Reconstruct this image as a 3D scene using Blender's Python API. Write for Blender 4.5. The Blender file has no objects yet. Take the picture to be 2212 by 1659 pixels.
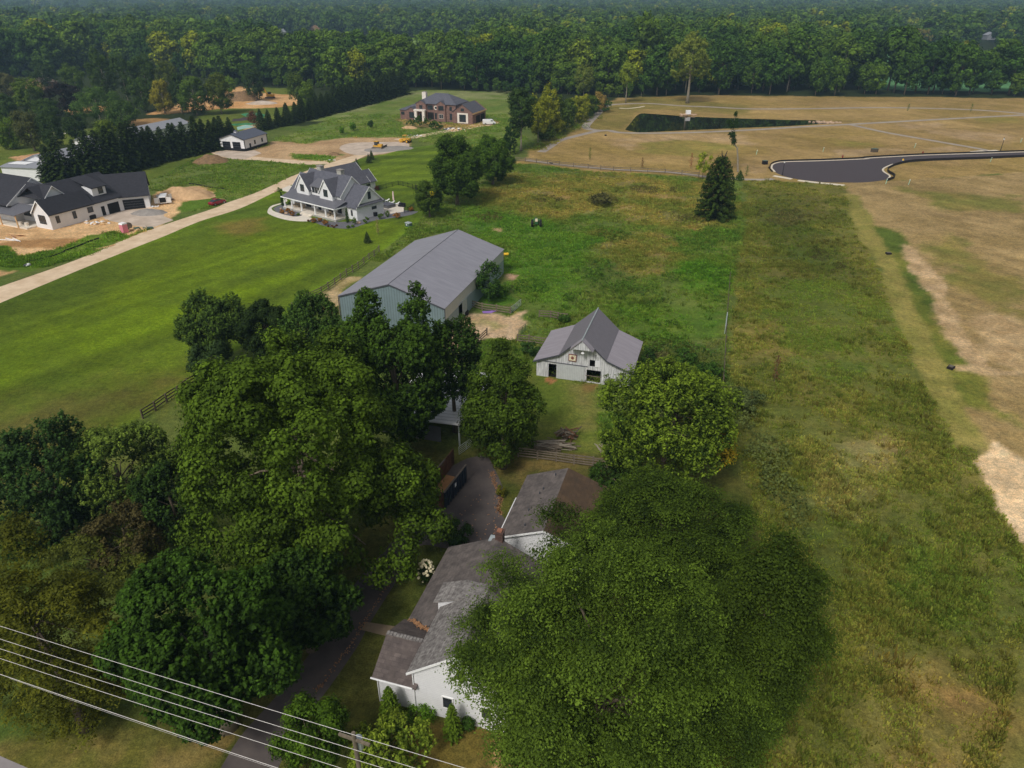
import bpy, math, random
import numpy as np
from mathutils import Vector

# ------------------------------------------------------------------ camera, world, sun
SC = bpy.context.scene
COL = SC.collection
R = math.radians
F, HOR, H = 1536.0, -13.0, 47.6          # focal length (2212 px wide picture), horizon row, eye height
PIT = math.atan((829.5 - HOR) / F)
cam = bpy.data.cameras.new('camera'); camo = bpy.data.objects.new('camera', cam); COL.objects.link(camo)
camo.location = (0, 0, H); camo.rotation_euler = (math.pi / 2 - PIT, 0, 0)
cam.sensor_width = 36; cam.lens = 36 * F / 2212; cam.clip_start = 1; cam.clip_end = 20000
SC.camera = camo
W = bpy.data.worlds.new('World'); SC.world = W; W.use_nodes = True
nt = W.node_tree; bg = nt.nodes['Background']
sky = nt.nodes.new('ShaderNodeTexSky'); sky.sky_type = 'NISHITA'; sky.sun_disc = False
SUN_EL, SUN_AZ = 48, -150                   # azimuth measured from +Y towards +X
sky.sun_elevation = R(SUN_EL); sky.sun_rotation = R(SUN_AZ); sky.dust_density = 4.0; sky.air_density = 1.3
hs = nt.nodes.new('ShaderNodeHueSaturation'); hs.inputs['Saturation'].default_value = 0.3
nt.links.new(sky.outputs[0], hs.inputs['Color']); nt.links.new(hs.outputs[0], bg.inputs['Color'])
bg.inputs['Strength'].default_value = 0.085
sl = bpy.data.lights.new('sun', 'SUN'); sl.energy = 1.75; sl.angle = R(12); sl.color = (1.0, 0.96, 0.90)
so = bpy.data.objects.new('sun', sl); COL.objects.link(so)
sd = Vector((math.sin(R(SUN_AZ)) * math.cos(R(SUN_EL)), math.cos(R(SUN_AZ)) * math.cos(R(SUN_EL)), math.sin(R(SUN_EL))))
so.rotation_euler = sd.to_track_quat('Z', 'Y').to_euler(); so.location = (0, 0, 100)
SC.render.engine = 'CYCLES'
SC.view_settings.view_transform = 'Standard'; SC.view_settings.look = 'None'
SC.view_settings.exposure = 0.1; SC.view_settings.gamma = 1.0

# ------------------------------------------------------------------ survey helpers
s_, c_ = math.sin(PIT), math.cos(PIT)
def P(x, y, z=0.0):
    """point of the picture (2212 px wide) -> place on the level z"""
    u = (x - 1106) / F; v = (y - 829.5) / F
    d = (u, c_ - v * s_, -s_ - v * c_); t = (H - z) / -d[2]
    return (d[0] * t, d[1] * t, z)
ZT = dict(a1=(0,0,2.765), a2=(700,0,2.765), a3=(1450,0,2.765), a4=(2250,0,2.691), a5=(0,400,3.456), a6=(600,350,3.456),
          a7=(1200,250,3.456), a8=(1900,280,3.16), b1=(900,650,2.765), b2=(1500,850,2.765), b3=(2200,500,2.370),
          b4=(1200,1300,3.0157), b5=(0,1750,2.458), b6=(700,1700,2.746), b7=(1400,1350,2.212), b8=(0,850,2.212),
          c1=(800,460,4.809), c2=(0,460,4.608), c3=(0,200,4.254), c4=(640,230,6.144), c5=(2500,250,3.858),
          c6=(1250,1050,5.53), c7=(2000,1150,1.4375), D=(0,0,0.72005))
def T(k, x, y):
    o = ZT[k]; return ((x / o[2] + o[0]) / 1.38879, (y / o[2] + o[1]) / 1.38879)
def G(k, x, y, z=0.0):
    return P(*T(k, x, y), z)
def GL(k, *pts):
    return [G(k, *p)[:2] for p in pts]
def zat(xy, py):
    v = (py - 829.5) / F
    return H + xy[1] * (v * c_ + s_) / (v * s_ - c_)
def depth(x, y, z):
    return y * c_ - (z - H) * s_

def lin(c):
    c = c / 255.0
    return c / 12.92 if c <= 0.04045 else ((c + 0.055) / 1.055) ** 2.4
def S(r, g, b, k=0.85):
    return (min(lin(r) / k, .85), min(lin(g) / k, .85), min(lin(b) / k, .85), 1.0)

# ------------------------------------------------------------------ tags
def tag(o, label=None, cat=None, group=None, kind=None):
    if label: o['label'] = label
    if cat: o['category'] = cat
    if group: o['group'] = group
    if kind: o['kind'] = kind
    return o
def thing(name, label, cat, loc=(0, 0, 0), rz=0.0, group=None):
    o = bpy.data.objects.new(name, None); COL.objects.link(o)
    o.location = (loc[0], loc[1], loc[2] if len(loc) > 2 else 0); o.rotation_euler = (0, 0, rz)
    o.empty_display_size = 0.5
    return tag(o, label, cat, group)
def copy_tree(o, parent=None):
    c = o.copy(); COL.objects.link(c)
    if parent is not None: c.parent = parent
    for ch in list(o.children): copy_tree(ch, c)
    return c

# ------------------------------------------------------------------ mesh builder
class MB:
    def __init__(s): s.v = []; s.f = []
    def add(s, vs, fs):
        n = len(s.v); s.v += [tuple(v) for v in vs]; s.f += [tuple(i + n for i in f) for f in fs]; return s
    def box(s, x0, x1, y0, y1, z0, z1):
        return s.add([(x0,y0,z0),(x1,y0,z0),(x1,y1,z0),(x0,y1,z0),(x0,y0,z1),(x1,y0,z1),(x1,y1,z1),(x0,y1,z1)],
                     [(0,3,2,1),(4,5,6,7),(0,1,5,4),(1,2,6,5),(2,3,7,6),(3,0,4,7)])
    def cbox(s, c, sx, sy, sz, rz=0, ry=0, rx=0):
        from mathutils import Euler
        m = Euler((rx, ry, rz)).to_matrix(); vs = []
        for z in (-.5, .5):
            for x, y in ((-.5,-.5),(.5,-.5),(.5,.5),(-.5,.5)):
                p = m @ Vector((x*sx, y*sy, z*sz)); vs.append((p.x+c[0], p.y+c[1], p.z+c[2]))
        return s.add(vs, [(0,3,2,1),(4,5,6,7),(0,1,5,4),(1,2,6,5),(2,3,7,6),(3,0,4,7)])
    def prism(s, poly, ax, a, b):
        n = len(poly)
        def m(p, t): return (t, p[0], p[1]) if ax == 'x' else ((p[0], t, p[1]) if ax == 'y' else (p[0], p[1], t))
        vs = [m(p, a) for p in poly] + [m(p, b) for p in poly]
        fs = [tuple(range(n))[::-1], tuple(range(n, 2*n))] + [(i, (i+1) % n, n+(i+1) % n, n+i) for i in range(n)]
        return s.add(vs, fs)
    def tube(s, path, rad, n=8, cap=True):
        k = len(path); vs = []
        for i, p in enumerate(path):
            p = Vector(p); a = Vector(path[max(i-1, 0)]); b = Vector(path[min(i+1, k-1)])
            d = (b - a); d = d.normalized() if d.length > 1e-9 else Vector((0, 0, 1))
            u = d.cross(Vector((0, 0, 1)));
            if u.length < 1e-3: u = Vector((1, 0, 0))
            u.normalize(); w = d.cross(u); r = rad[i] if hasattr(rad, '__len__') else rad
            vs += [tuple(p + (u * math.cos(2*math.pi*j/n) + w * math.sin(2*math.pi*j/n)) * r) for j in range(n)]
        fs = [(i*n+j, i*n+(j+1) % n, (i+1)*n+(j+1) % n, (i+1)*n+j) for i in range(k-1) for j in range(n)]
        if cap: fs += [tuple(range(n))[::-1], tuple(range((k-1)*n, k*n))]
        return s.add(vs, fs)
    def cyl(s, c, r, h, n=16, ax='z', r2=None):
        r2 = r if r2 is None else r2
        d = {'z': (0,0,h), 'x': (h,0,0), 'y': (0,h,0)}[ax]
        return s.tube([c, (c[0]+d[0], c[1]+d[1], c[2]+d[2])], [r, r2], n)
    def ball(s, c, rx, ry, rz, n=12, m=8, jit=0, seed=0):
        rg = random.Random(seed); vs = []
        for i in range(m+1):
            t = math.pi * i / m
            for j in range(n):
                p = 2*math.pi*j/n; q = 1 + rg.uniform(-jit, jit)
                vs.append((c[0]+rx*q*math.sin(t)*math.cos(p), c[1]+ry*q*math.sin(t)*math.sin(p), c[2]+rz*q*math.cos(t)))
        return s.add(vs, [(i*n+j, (i+1)*n+j, (i+1)*n+(j+1) % n, i*n+(j+1) % n) for i in range(m) for j in range(n)])
    def gable(s, x0, x1, y0, y1, ze, zr, ax='y', ov=.35, oe=.3, th=.16, c=None):
        """a gable roof; the ridge runs along ax"""
        if ax == 'y': lo, hi, a, b = x0, x1, y0, y1
        else: lo, hi, a, b = y0, y1, x0, x1
        c = (lo+hi)/2 if c is None else c
        s1 = (zr-ze)/(c-lo); s2 = (zr-ze)/(hi-c)
        poly = [(lo-ov, ze-ov*s1), (c, zr), (hi+ov, ze-ov*s2), (hi+ov, ze-ov*s2+th), (c, zr+th*1.1), (lo-ov, ze-ov*s1+th)]
        k = {'y': 'y', 'x': 'x'}[ax]
        return s.prism(poly, k, a-oe, b+oe)
    def hip(s, x0, x1, y0, y1, ze, zr, ins=None, ov=.4, th=.15):
        w = min(x1-x0, y1-y0)/2; ins = w if ins is None else ins
        x0 -= ov; x1 += ov; y0 -= ov; y1 += ov; cx, cy = (x0+x1)/2, (y0+y1)/2; k = ins+ov
        if x1-x0 >= y1-y0: r = [(x0+k, cy, zr), (x1-k, cy, zr)]
        else: r = [(cx, y0+k, zr), (cx, y1-k, zr)]
        b = [(x0,y0,ze),(x1,y0,ze),(x1,y1,ze),(x0,y1,ze)]; t = [(p[0],p[1],ze+th) for p in b]
        vs = b + t + r
        if x1-x0 >= y1-y0: fs = [(4,5,9,8),(5,6,9),(6,7,8,9),(7,4,8)]
        else: fs = [(4,5,8),(5,6,9,8),(6,7,9),(7,4,8,9)]
        return s.add(vs, fs + [(0,3,2,1),(0,1,5,4),(1,2,6,5),(2,3,7,6),(3,0,4,7)])
    def build(s, name, mat, parent=None, smooth=False, bevel=0):
        me = bpy.data.meshes.new(name); me.from_pydata(s.v, [], s.f); me.validate(); me.update()
        me.materials.append(mat)
        if smooth:
            for p in me.polygons: p.use_smooth = True
        o = bpy.data.objects.new(name, me); COL.objects.link(o)
        if parent is not None: o.parent = parent
        if bevel:
            m = o.modifiers.new('bevel', 'BEVEL'); m.width = bevel; m.segments = 2; m.limit_method = 'ANGLE'
        return o

def panel(mb, outline, holes, ax, a, b):
    """a wall in the plane of ax from a to b with the given top outline [(t,z)...] (left to right) and rectangular holes (t0,t1,z0,z1)"""
    ts = sorted(set([p[0] for p in outline] + [h[0] for h in holes] + [h[1] for h in holes]))
    def top(t):
        for p, q in zip(outline, outline[1:]):
            if p[0] <= t <= q[0] and q[0] > p[0]: return p[1] + (q[1]-p[1])*(t-p[0])/(q[0]-p[0])
        return outline[-1][1]
    for t0, t1 in zip(ts, ts[1:]):
        if t1 - t0 < 1e-4: continue
        segs = [(0.0, None)]; m = (t0+t1)/2
        for h in sorted(holes, key=lambda h: h[2]):
            if h[0] < m < h[1]:
                z0 = segs[-1][0]; segs[-1] = (z0, h[2]); segs.append((h[3], None))
        e = 1e-5
        for z0, z1 in segs:
            if z1 is None: poly = [(t0, z0), (t1, z0), (t1, top(t1-e)), (t0, top(t0+e))]
            elif z1 - z0 < 1e-3: continue
            else: poly = [(t0, z0), (t1, z0), (t1, z1), (t0, z1)]
            mb.prism(poly, ax, a, b)
    return mb

# ------------------------------------------------------------------ materials
MATS = {}
def nn(t, n, **k):
    x = t.nodes.new(n)
    for a, b in k.items(): setattr(x, a, b)
    return x
def mat(name, col, rough=0.75, noise=0.15, scale=2.0, bump=0.0, metal=0.0, spec=0.3, col2=None, det=4, stretch=None, pattern=None, per=0.3, pd=0.15):
    """plain surface with mottling; pattern: ribs_x / ribs_y / ribs_z grooves, shing_x / shing_y shingle courses, brick"""
    m = bpy.data.materials.new(name); m.use_nodes = True; t = m.node_tree; L = t.links.new
    b = t.nodes['Principled BSDF']; b.inputs['Roughness'].default_value = rough; b.inputs['Metallic'].default_value = metal
    b.inputs['Specular IOR Level'].default_value = spec
    tc = nn(t, 'ShaderNodeTexCoord'); src = tc.outputs['Object']
    mp = nn(t, 'ShaderNodeMapping'); L(src, mp.inputs[0]); mp.inputs['Scale'].default_value = stretch or (1, 1, 1)
    n = nn(t, 'ShaderNodeTexNoise'); n.inputs['Scale'].default_value = scale; n.inputs['Detail'].default_value = det; n.inputs['Roughness'].default_value = .65
    L(mp.outputs[0], n.inputs['Vector'])
    cr = nn(t, 'ShaderNodeMixRGB'); cr.inputs[1].default_value = tuple(c*(1-noise) for c in col[:3]) + (1,)
    c2 = col2 or tuple(min(1, c*(1+noise)) for c in col[:3]); cr.inputs[2].default_value = tuple(c2[:3]) + (1,)
    rmp = nn(t, 'ShaderNodeMapRange'); rmp.inputs[1].default_value = .35; rmp.inputs[2].default_value = .65
    L(n.outputs[0], rmp.inputs[0]); L(rmp.outputs[0], cr.inputs[0]); out = cr.outputs[0]; hgt = n.outputs[0]
    if pattern:
        sp = nn(t, 'ShaderNodeSeparateXYZ'); L(src, sp.inputs[0])
        if pattern.startswith('ribs'):
            ax = pattern[-1].upper(); mu = nn(t, 'ShaderNodeMath', operation='MULTIPLY'); mu.inputs[1].default_value = 1/per; L(sp.outputs[ax], mu.inputs[0])
            fr = nn(t, 'ShaderNodeMath', operation='FRACT'); L(mu.outputs[0], fr.inputs[0])
            g = nn(t, 'ShaderNodeMath', operation='LESS_THAN'); g.inputs[1].default_value = .22; L(fr.outputs[0], g.inputs[0])
            fac = g.outputs[0]
        else:
            cb = nn(t, 'ShaderNodeCombineXYZ')
            ax = pattern[-1].upper(); br = nn(t, 'ShaderNodeTexBrick')
            if ax == 'W':    # brick wall: run along x+y, up z
                ad = nn(t, 'ShaderNodeMath', operation='ADD'); L(sp.outputs['X'], ad.inputs[0]); L(sp.outputs['Y'], ad.inputs[1]); L(ad.outputs[0], cb.inputs[0])
                k = 1.0
            else: L(sp.outputs[ax], cb.inputs[0]); k = 1.6
            mz = nn(t, 'ShaderNodeMath', operation='MULTIPLY'); mz.inputs[1].default_value = k; L(sp.outputs['Z'], mz.inputs[0]); L(mz.outputs[0], cb.inputs[1])
            L(cb.outputs[0], br.inputs['Vector']); br.inputs['Scale'].default_value = 1/per
            br.inputs['Brick Width'].default_value = 1.1; br.inputs['Row Height'].default_value = .5; br.inputs['Mortar Size'].default_value = .04
            br.inputs['Color1'].default_value = (0, 0, 0, 1); br.inputs['Color2'].default_value = (1, 1, 1, 1); br.inputs['Mortar'].default_value = (1, 1, 1, 1)
            fac = br.outputs['Color']
        mx = nn(t, 'ShaderNodeMixRGB', blend_type='MULTIPLY'); mx.inputs[0].default_value = 1
        rr = nn(t, 'ShaderNodeMapRange'); rr.inputs[3].default_value = 1.0; rr.inputs[4].default_value = 1 - pd
        L(fac, rr.inputs[0]); L(out, mx.inputs[1]); L(rr.outputs[0], mx.inputs[2]); out = mx.outputs[0]
        bp = nn(t, 'ShaderNodeBump'); bp.inputs['Strength'].default_value = .5; bp.inputs['Distance'].default_value = .03; L(fac, bp.inputs['Height']); L(bp.outputs[0], b.inputs['Normal'])
    elif bump:
        bp = nn(t, 'ShaderNodeBump'); bp.inputs['Strength'].default_value = bump; bp.inputs['Distance'].default_value = .1; L(hgt, bp.inputs['Height']); L(bp.outputs[0], b.inputs['Normal'])
    L(out, b.inputs['Base Color'])
    MATS[name] = m
    return m
def leafmat(name, trans=.3, rnd=0.0, rough=.55, ramp=None):
    m = bpy.data.materials.new(name); m.use_nodes = True; t = m.node_tree; L = t.links.new
    b = t.nodes['Principled BSDF']; out = t.nodes['Material Output']
    b.inputs['Roughness'].default_value = .7; b.inputs['Specular IOR Level'].default_value = .12
    at = nn(t, 'ShaderNodeAttribute', attribute_name='tint'); oi = nn(t, 'ShaderNodeObjectInfo')
    mx = nn(t, 'ShaderNodeMixRGB', blend_type='MULTIPLY'); mx.inputs[0].default_value = 1
    L(at.outputs['Color'], mx.inputs[1]); L(oi.outputs['Color'], mx.inputs[2]); c = mx.outputs[0]
    if ramp:
        cr = nn(t, 'ShaderNodeValToRGB'); e = cr.color_ramp; e.elements[0].color = ramp[0][1] + (1,); e.elements[0].position = ramp[0][0]
        e.elements[1].color = ramp[-1][1] + (1,); e.elements[1].position = ramp[-1][0]
        for p_, q_ in ramp[1:-1]:
            x = e.elements.new(p_); x.color = q_ + (1,)
        m2 = nn(t, 'ShaderNodeMixRGB', blend_type='MULTIPLY'); m2.inputs[0].default_value = 1
        ta = nn(t, 'ShaderNodeAttribute', attribute_name='tone', attribute_type='INSTANCER'); L(ta.outputs['Fac'], cr.inputs[0]); L(c, m2.inputs[1]); L(cr.outputs[0], m2.inputs[2]); c = m2.outputs[0]
    mg = nn(t, 'ShaderNodeMixRGB', blend_type='MULTIPLY'); mg.inputs[0].default_value = 1; mg.inputs[2].default_value = (.90, .93, .66, 1); L(c, mg.inputs[1]); c = mg.outputs[0]
    L(c, b.inputs['Base Color'])
    tr = nn(t, 'ShaderNodeBsdfTranslucent'); L(c, tr.inputs['Color'])
    ms = nn(t, 'ShaderNodeMixShader'); ms.inputs[0].default_value = trans
    L(b.outputs[0], ms.inputs[1]); L(tr.outputs[0], ms.inputs[2]); L(ms.outputs[0], out.inputs['Surface'])
    MATS[name] = m
    return m
WHITE = S(222, 220, 216)
M = dict(
    siding=mat('white_siding', (.80,.80,.81,1), noise=.03, pattern='ribs_z', per=.2, pd=.08),
    whitewall=mat('white_wall', (.78,.78,.79,1), noise=.04, scale=.7),
    whitetrim=mat('white_trim', S(228,225,220), noise=.03),
    barnwood=mat('weathered_white_boards', S(172,173,174), noise=.14, scale=1.6, col2=S(212,212,212), stretch=(3,3,.4), pattern='ribs_x', per=.32, pd=.22),
    barnwoody=mat('weathered_white_side_boards', S(165,165,162), noise=.16, scale=1.6, col2=S(200,198,194), stretch=(3,3,.4), pattern='ribs_y', per=.32, pd=.22),
    metaldoor=mat('ribbed_grey_door', S(178,181,181), noise=.05, pattern='ribs_x', per=.25, pd=.16, rough=.5),
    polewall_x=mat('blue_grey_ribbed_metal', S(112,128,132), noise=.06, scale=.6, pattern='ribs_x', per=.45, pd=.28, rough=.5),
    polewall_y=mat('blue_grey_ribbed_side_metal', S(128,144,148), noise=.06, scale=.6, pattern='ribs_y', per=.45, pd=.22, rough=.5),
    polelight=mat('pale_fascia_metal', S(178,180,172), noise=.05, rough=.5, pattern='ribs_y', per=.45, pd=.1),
    poleroof=mat('grey_metal_roof', S(134,133,141), noise=.09, scale=.7, stretch=(.25,1.6,1), pattern='ribs_y', per=.45, pd=.1, rough=.5, spec=.4),
    barnroof=mat('mauve_grey_metal_roof', S(142,136,142), noise=.1, scale=.9, stretch=(.3,1.8,.3), pattern='ribs_y', per=.45, pd=.13, rough=.5, spec=.4),
    shedroof=mat('galvanised_roof', S(222,222,226), noise=.1, scale=.6, pattern='ribs_y', per=.7, pd=.28, rough=.45, spec=.5),  # the sky's reflection on the metal is put into this pale colour
    darktrim=mat('dark_metal_trim', S(72,74,80), noise=.05, rough=.5),
    shing_grey=mat('grey_brown_shingles_old', S(92,86,84), noise=.14, scale=1.2, col2=S(112,104,100), pattern='shing_y', per=.5, pd=.22, rough=.95),
    shing_greyx=mat('grey_brown_wing_shingles', S(88,80,78), noise=.14, scale=1.2, col2=S(106,96,92), pattern='shing_x', per=.5, pd=.25, rough=.95),
    shing_light=mat('mottled_grey_shingles', S(112,106,104), noise=.2, scale=3.0, col2=S(150,146,142), pattern='shing_y', per=.55, pd=.3, rough=.95),
    shing_rust=mat('brown_stained_shingles', S(82,68,56), noise=.14, scale=.9, col2=S(92,74,56), pattern='shing_y', per=.5, pd=.18, rough=.95),
    shing_dark=mat('charcoal_shingles', S(52,52,58), noise=.12, scale=2.0, pattern='shing_x', per=.6, pd=.18, rough=.95),
    shing_slate=mat('slate_shingles', S(90,91,100), noise=.12, scale=1.6, pattern='shing_x', per=.6, pd=.18, rough=.95),
    shing_slatey=mat('slate_cross_shingles', S(86,86,94), noise=.12, scale=1.6, pattern='shing_y', per=.6, pd=.18, rough=.95),
    seam=mat('standing_seam_metal', S(98,98,104), noise=.05, pattern='ribs_x', per=.5, pd=.28, rough=.45),
    navyroof=mat('navy_metal_roof', S(82,86,98), noise=.05, pattern='ribs_y', per=.6, pd=.1, rough=.5),
    black=mat('black_paint', S(26,27,32), noise=.1, rough=.5),
    glass=mat('window_glass', S(44,50,56), noise=.3, scale=.8, rough=.12, spec=.8),
    dark=mat('near_black_shade', S(22,19,17), noise=.2),  # near-black colour standing for the shade inside openings
    brick=mat('red_brown_brick', S(118,92,84), noise=.16, scale=1.4, col2=S(138,108,98), pattern='brick_w', per=.5, pd=.22),
    stone=mat('grey_stone', S(160,158,152), noise=.22, scale=2.2, det=2),
    limestone=mat('pale_limestone', S(214,206,196), noise=.08),
    chim=mat('chimney_brick', S(94,74,68), noise=.2, scale=4, pattern='brick_w', per=.3, pd=.3),
    terracotta=mat('clay_flue', S(140,96,76), noise=.1),
    wood=mat('weathered_grey_wood', S(108,98,84), noise=.22, scale=5, stretch=(1,1,.3)),
    wooddk=mat('dark_weathered_wood', S(84,74,62), noise=.22, scale=5),
    lumber=mat('fresh_lumber', S(205,170,125), noise=.1, scale=3),
    concrete=mat('concrete', S(205,196,182), noise=.07, scale=.8),
    kerb=mat('new_concrete_kerb', S(206,196,178), noise=.05, scale=.8),
    gravel=mat('pale_gravel', S(198,172,140), noise=.1, scale=.35, col2=S(212,190,162), bump=.2, det=8),
    gravel2=mat('grey_gravel', S(178,160,142), noise=.14, scale=.3, col2=S(196,180,164), det=8),
    rockbed=mat('dark_rock_mulch', S(98,98,102), noise=.3, scale=4, bump=.4, det=8),
    asphalt=mat('old_driveway_asphalt', S(76,70,70), noise=.14, scale=.35, col2=S(92,84,80), det=10, rough=.95),
    newasphalt=mat('fresh_black_asphalt', S(66,59,62), noise=.1, scale=3.5, col2=S(78,71,74), det=10, rough=.95),
    trail=mat('trail_asphalt', S(140,130,122), noise=.1, scale=.2, col2=S(160,150,138), det=8, rough=.95),
    roadgrey=mat('street_asphalt', S(140,134,134), noise=.08, scale=.6, rough=.95),
    soil=mat('bare_soil', S(176,142,104), noise=.16, scale=.7, col2=S(196,162,122), bump=.5, det=8),
    soilbrown=mat('brown_brush_soil', S(120,96,68), noise=.3, scale=1.2, bump=.7, det=8),
    stonepile=mat('crushed_stone', S(138,132,126), noise=.15, scale=1.5, bump=.4, det=8),
    boulder=mat('tan_boulder', S(172,146,122), noise=.2, scale=1.5),
    bark=mat('bark', S(92,80,66), noise=.3, scale=3, col2=S(120,108,92), stretch=(1,1,.25), bump=.4),
    barkpale=mat('pale_bark', S(165,155,138), noise=.25, scale=2, col2=S(120,112,98)),
    barkdead=mat('charred_bark', S(52,44,40), noise=.3, scale=3),
    red=mat('dark_red_car_paint', S(128,24,34), noise=.03, rough=.25, spec=.6),
    whitepaint=mat('white_vehicle_paint', S(215,215,215), noise=.03, rough=.3, spec=.5),
    tyre=mat('tyre_rubber', S(30,30,30), noise=.1, rough=.9),
    rim=mat('wheel_rim', S(150,150,152), noise=.05, rough=.35, metal=.6),
    yellow=mat('machine_yellow', S(196,150,52), noise=.14, scale=2, rough=.5),
    steel=mat('worn_steel', S(96,88,80), noise=.2, scale=2, rough=.5),
    galv=mat('galvanised_steel', S(178,186,188), noise=.1, rough=.35, metal=.4),
    green=mat('tractor_green', S(44,92,48), noise=.1, rough=.4),
    pink=mat('pink_plastic', S(214,128,142), noise=.05, rough=.5),
    greyplastic=mat('grey_plastic', S(92,92,96), noise=.08, rough=.5),
    navy=mat('navy_steel', S(40,48,60), noise=.15, scale=1.5, rough=.6),
    rust=mat('rusty_steel', S(88,62,48), noise=.3, scale=1.6, col2=S(116,80,56), stretch=(1,1,.4)),
    rustfloor=mat('rusty_floor', S(160,118,78), noise=.15, scale=1.5),
    leaves=mat('fallen_leaves', S(146,108,76), noise=.25, scale=6),
    purple=mat('purple_plastic', S(138,108,176), noise=.05),
    yplastic=mat('yellow_plastic', S(228,178,48), noise=.05, rough=.4),
    utilgreen=mat('utility_box_green', S(70,92,82), noise=.06, rough=.5),
    silt=mat('black_silt_fabric', S(30,26,28), noise=.2, scale=2),
    tarpgreen=mat('green_erosion_blanket', S(56,126,84), noise=.14, scale=.25),
    wire=mat('bright_cable', S(215,210,205), noise=.02, rough=.4),
    whiteplastic=mat('white_plastic', S(225,225,228), noise=.04),
    teal=mat('pale_teal_stake', S(150,200,180), noise=.04),
    wicker=mat('tan_wicker', S(150,136,116), noise=.15, scale=5),
    decor_red=mat('dark_red_paint', S(112,44,40), noise=.1), cream=mat('cream_paint', S(215,205,176), noise=.05),
    roofbrown=mat('brown_far_roof', S(112,96,84), noise=.1), rooftan=mat('tan_far_roof', S(150,118,88), noise=.1),
    roofgrey=mat('grey_far_roof', S(134,136,142), noise=.08),
)
M['leaf'] = leafmat('broad_leaf', .3)
M['leafwood'] = leafmat('woodland_leaf', .25, ramp=[(0, (.40,.56,.62)), (.2, (.52,.68,.64)), (.36, (.68,.82,.74)), (.5,(.84,.94,.8)), (.66, (1.1,1.08,.84)), (.84, (1.25,1.28,1.0)), (.93, (1.5,1.3,1.0)), (.97, (2.2,1.6,.7)), (1, (2.6,1.8,.7))])
M['needle'] = leafmat('needle', .12)
M['grassblade'] = leafmat('grass_blade', .35)
# pond
m = bpy.data.materials.new('pond_water'); m.use_nodes = True; t = m.node_tree; b = t.nodes['Principled BSDF']
b.inputs['Base Color'].default_value = (.012, .014, .008, 1); b.inputs['Roughness'].default_value = .03; b.inputs['IOR'].default_value = 1.33
n = nn(t, 'ShaderNodeTexNoise'); n.inputs['Scale'].default_value = .6; bp = nn(t, 'ShaderNodeBump'); bp.inputs['Strength'].default_value = .03; bp.inputs['Distance'].default_value = .05
t.links.new(n.outputs[0], bp.inputs['Height']); t.links.new(bp.outputs[0], b.inputs['Normal']); M['water'] = m
# ------------------------------------------------------------------ the ground
_rg = np.random.default_rng(11); _LAT = _rg.random((6, 256, 256))
def vnoise(x, y, k=0):
    xi = np.floor(x); yi = np.floor(y); fx = x-xi; fy = y-yi; fx = fx*fx*(3-2*fx); fy = fy*fy*(3-2*fy)
    a = xi.astype(int) & 255; b = yi.astype(int) & 255; a1 = (a+1) & 255; b1 = (b+1) & 255; Lq = _LAT[k]
    return (Lq[a,b]*(1-fx)+Lq[a1,b]*fx)*(1-fy) + (Lq[a,b1]*(1-fx)+Lq[a1,b1]*fx)*fy
def fbm(x, y, s, k=0, o=4):
    t = 0; a = 1; n = 0
    for i in range(o):
        t = t + a*vnoise(x/s+17*i, y/s+31*i, (k+i) % 6); n += a; a *= .55; s /= 2.1
    return t/n                      # 0..1
def sdist(poly, X, Y):
    """distance to the outline, positive inside"""
    d = np.full(X.shape, 1e18); ins = np.zeros(X.shape, bool); n = len(poly)
    for i in range(n):
        ax, ay = poly[i]; bx, by = poly[(i+1) % n]; ex, ey = bx-ax, by-ay
        t = np.clip(((X-ax)*ex+(Y-ay)*ey)/(ex*ex+ey*ey+1e-9), 0, 1)
        d = np.minimum(d, (X-ax-t*ex)**2 + (Y-ay-t*ey)**2)
        if ay != by:
            c = ((ay > Y) != (by > Y)) & (X < (bx-ax)*(Y-ay)/(by-ay)+ax); ins ^= c
    return np.where(ins, 1, -1)*np.sqrt(d)
def line_poly(pts, w):
    """a strip of width w along pts"""
    Lf, Rt = [], []
    for i, p in enumerate(pts):
        a = pts[max(i-1, 0)]; b = pts[min(i+1, len(pts)-1)]; dx, dy = b[0]-a[0], b[1]-a[1]; l = math.hypot(dx, dy) or 1
        ww = w[i] if hasattr(w, '__len__') else w
        nx, ny = -dy/l*ww/2, dx/l*ww/2; Lf.append((p[0]+nx, p[1]+ny)); Rt.append((p[0]-nx, p[1]-ny))
    return Lf + Rt[::-1]
def D(*p): return GL('D', *[(a*1.0*1, b*1.0) for a, b in p])
ZT['D'] = (0, 0, 1/1.38879)
def cA(*p): return p
REG = []      # (outline, colour a, colour b, softness, warp, roughness of the growth)
def reg(poly, a, b=None, soft=1.5, warp=2.0, tall=0.0, sc=9.0): REG.append((poly, a, b or a, soft, warp, tall, sc))
reg([(-420,-200),(420,-200),(420,120),(160,300),(-40,320),(-130,300),(-420,300)], S(74,92,38), S(86,98,46), 4, 6, 0, 10)
lawn = D((-600,860),(0,640),(432,478),(600,412),(765,346),(900,318),(962,310),(1010,400),(950,432),(905,480),(822,545),(665,650),(430,815),(300,905),(0,1160),(-600,1600))
reg(lawn, S(82,108,26), S(96,122,24), .8, .6, 0, 22)
reg(D((-400,990),(300,800),(440,800),(300,905),(0,1160),(-600,1500)), S(92,98,38), S(108,106,46), 14, 6, 0, 14)
reg(D((-300,830),(0,730),(350,590),(560,500),(840,470),(800,520),(520,590),(300,690),(0,830)), S(108,136,16), S(96,124,20), 9, 5, 0, 12)
reg(D((130,720),(500,620),(700,560),(650,600),(420,700),(200,760)), S(104,134,18), None, 5, 3)
reg(D((450,480),(560,475),(600,500),(500,510)), S(122,118,46), S(110,118,36), 5, 4)
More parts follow.
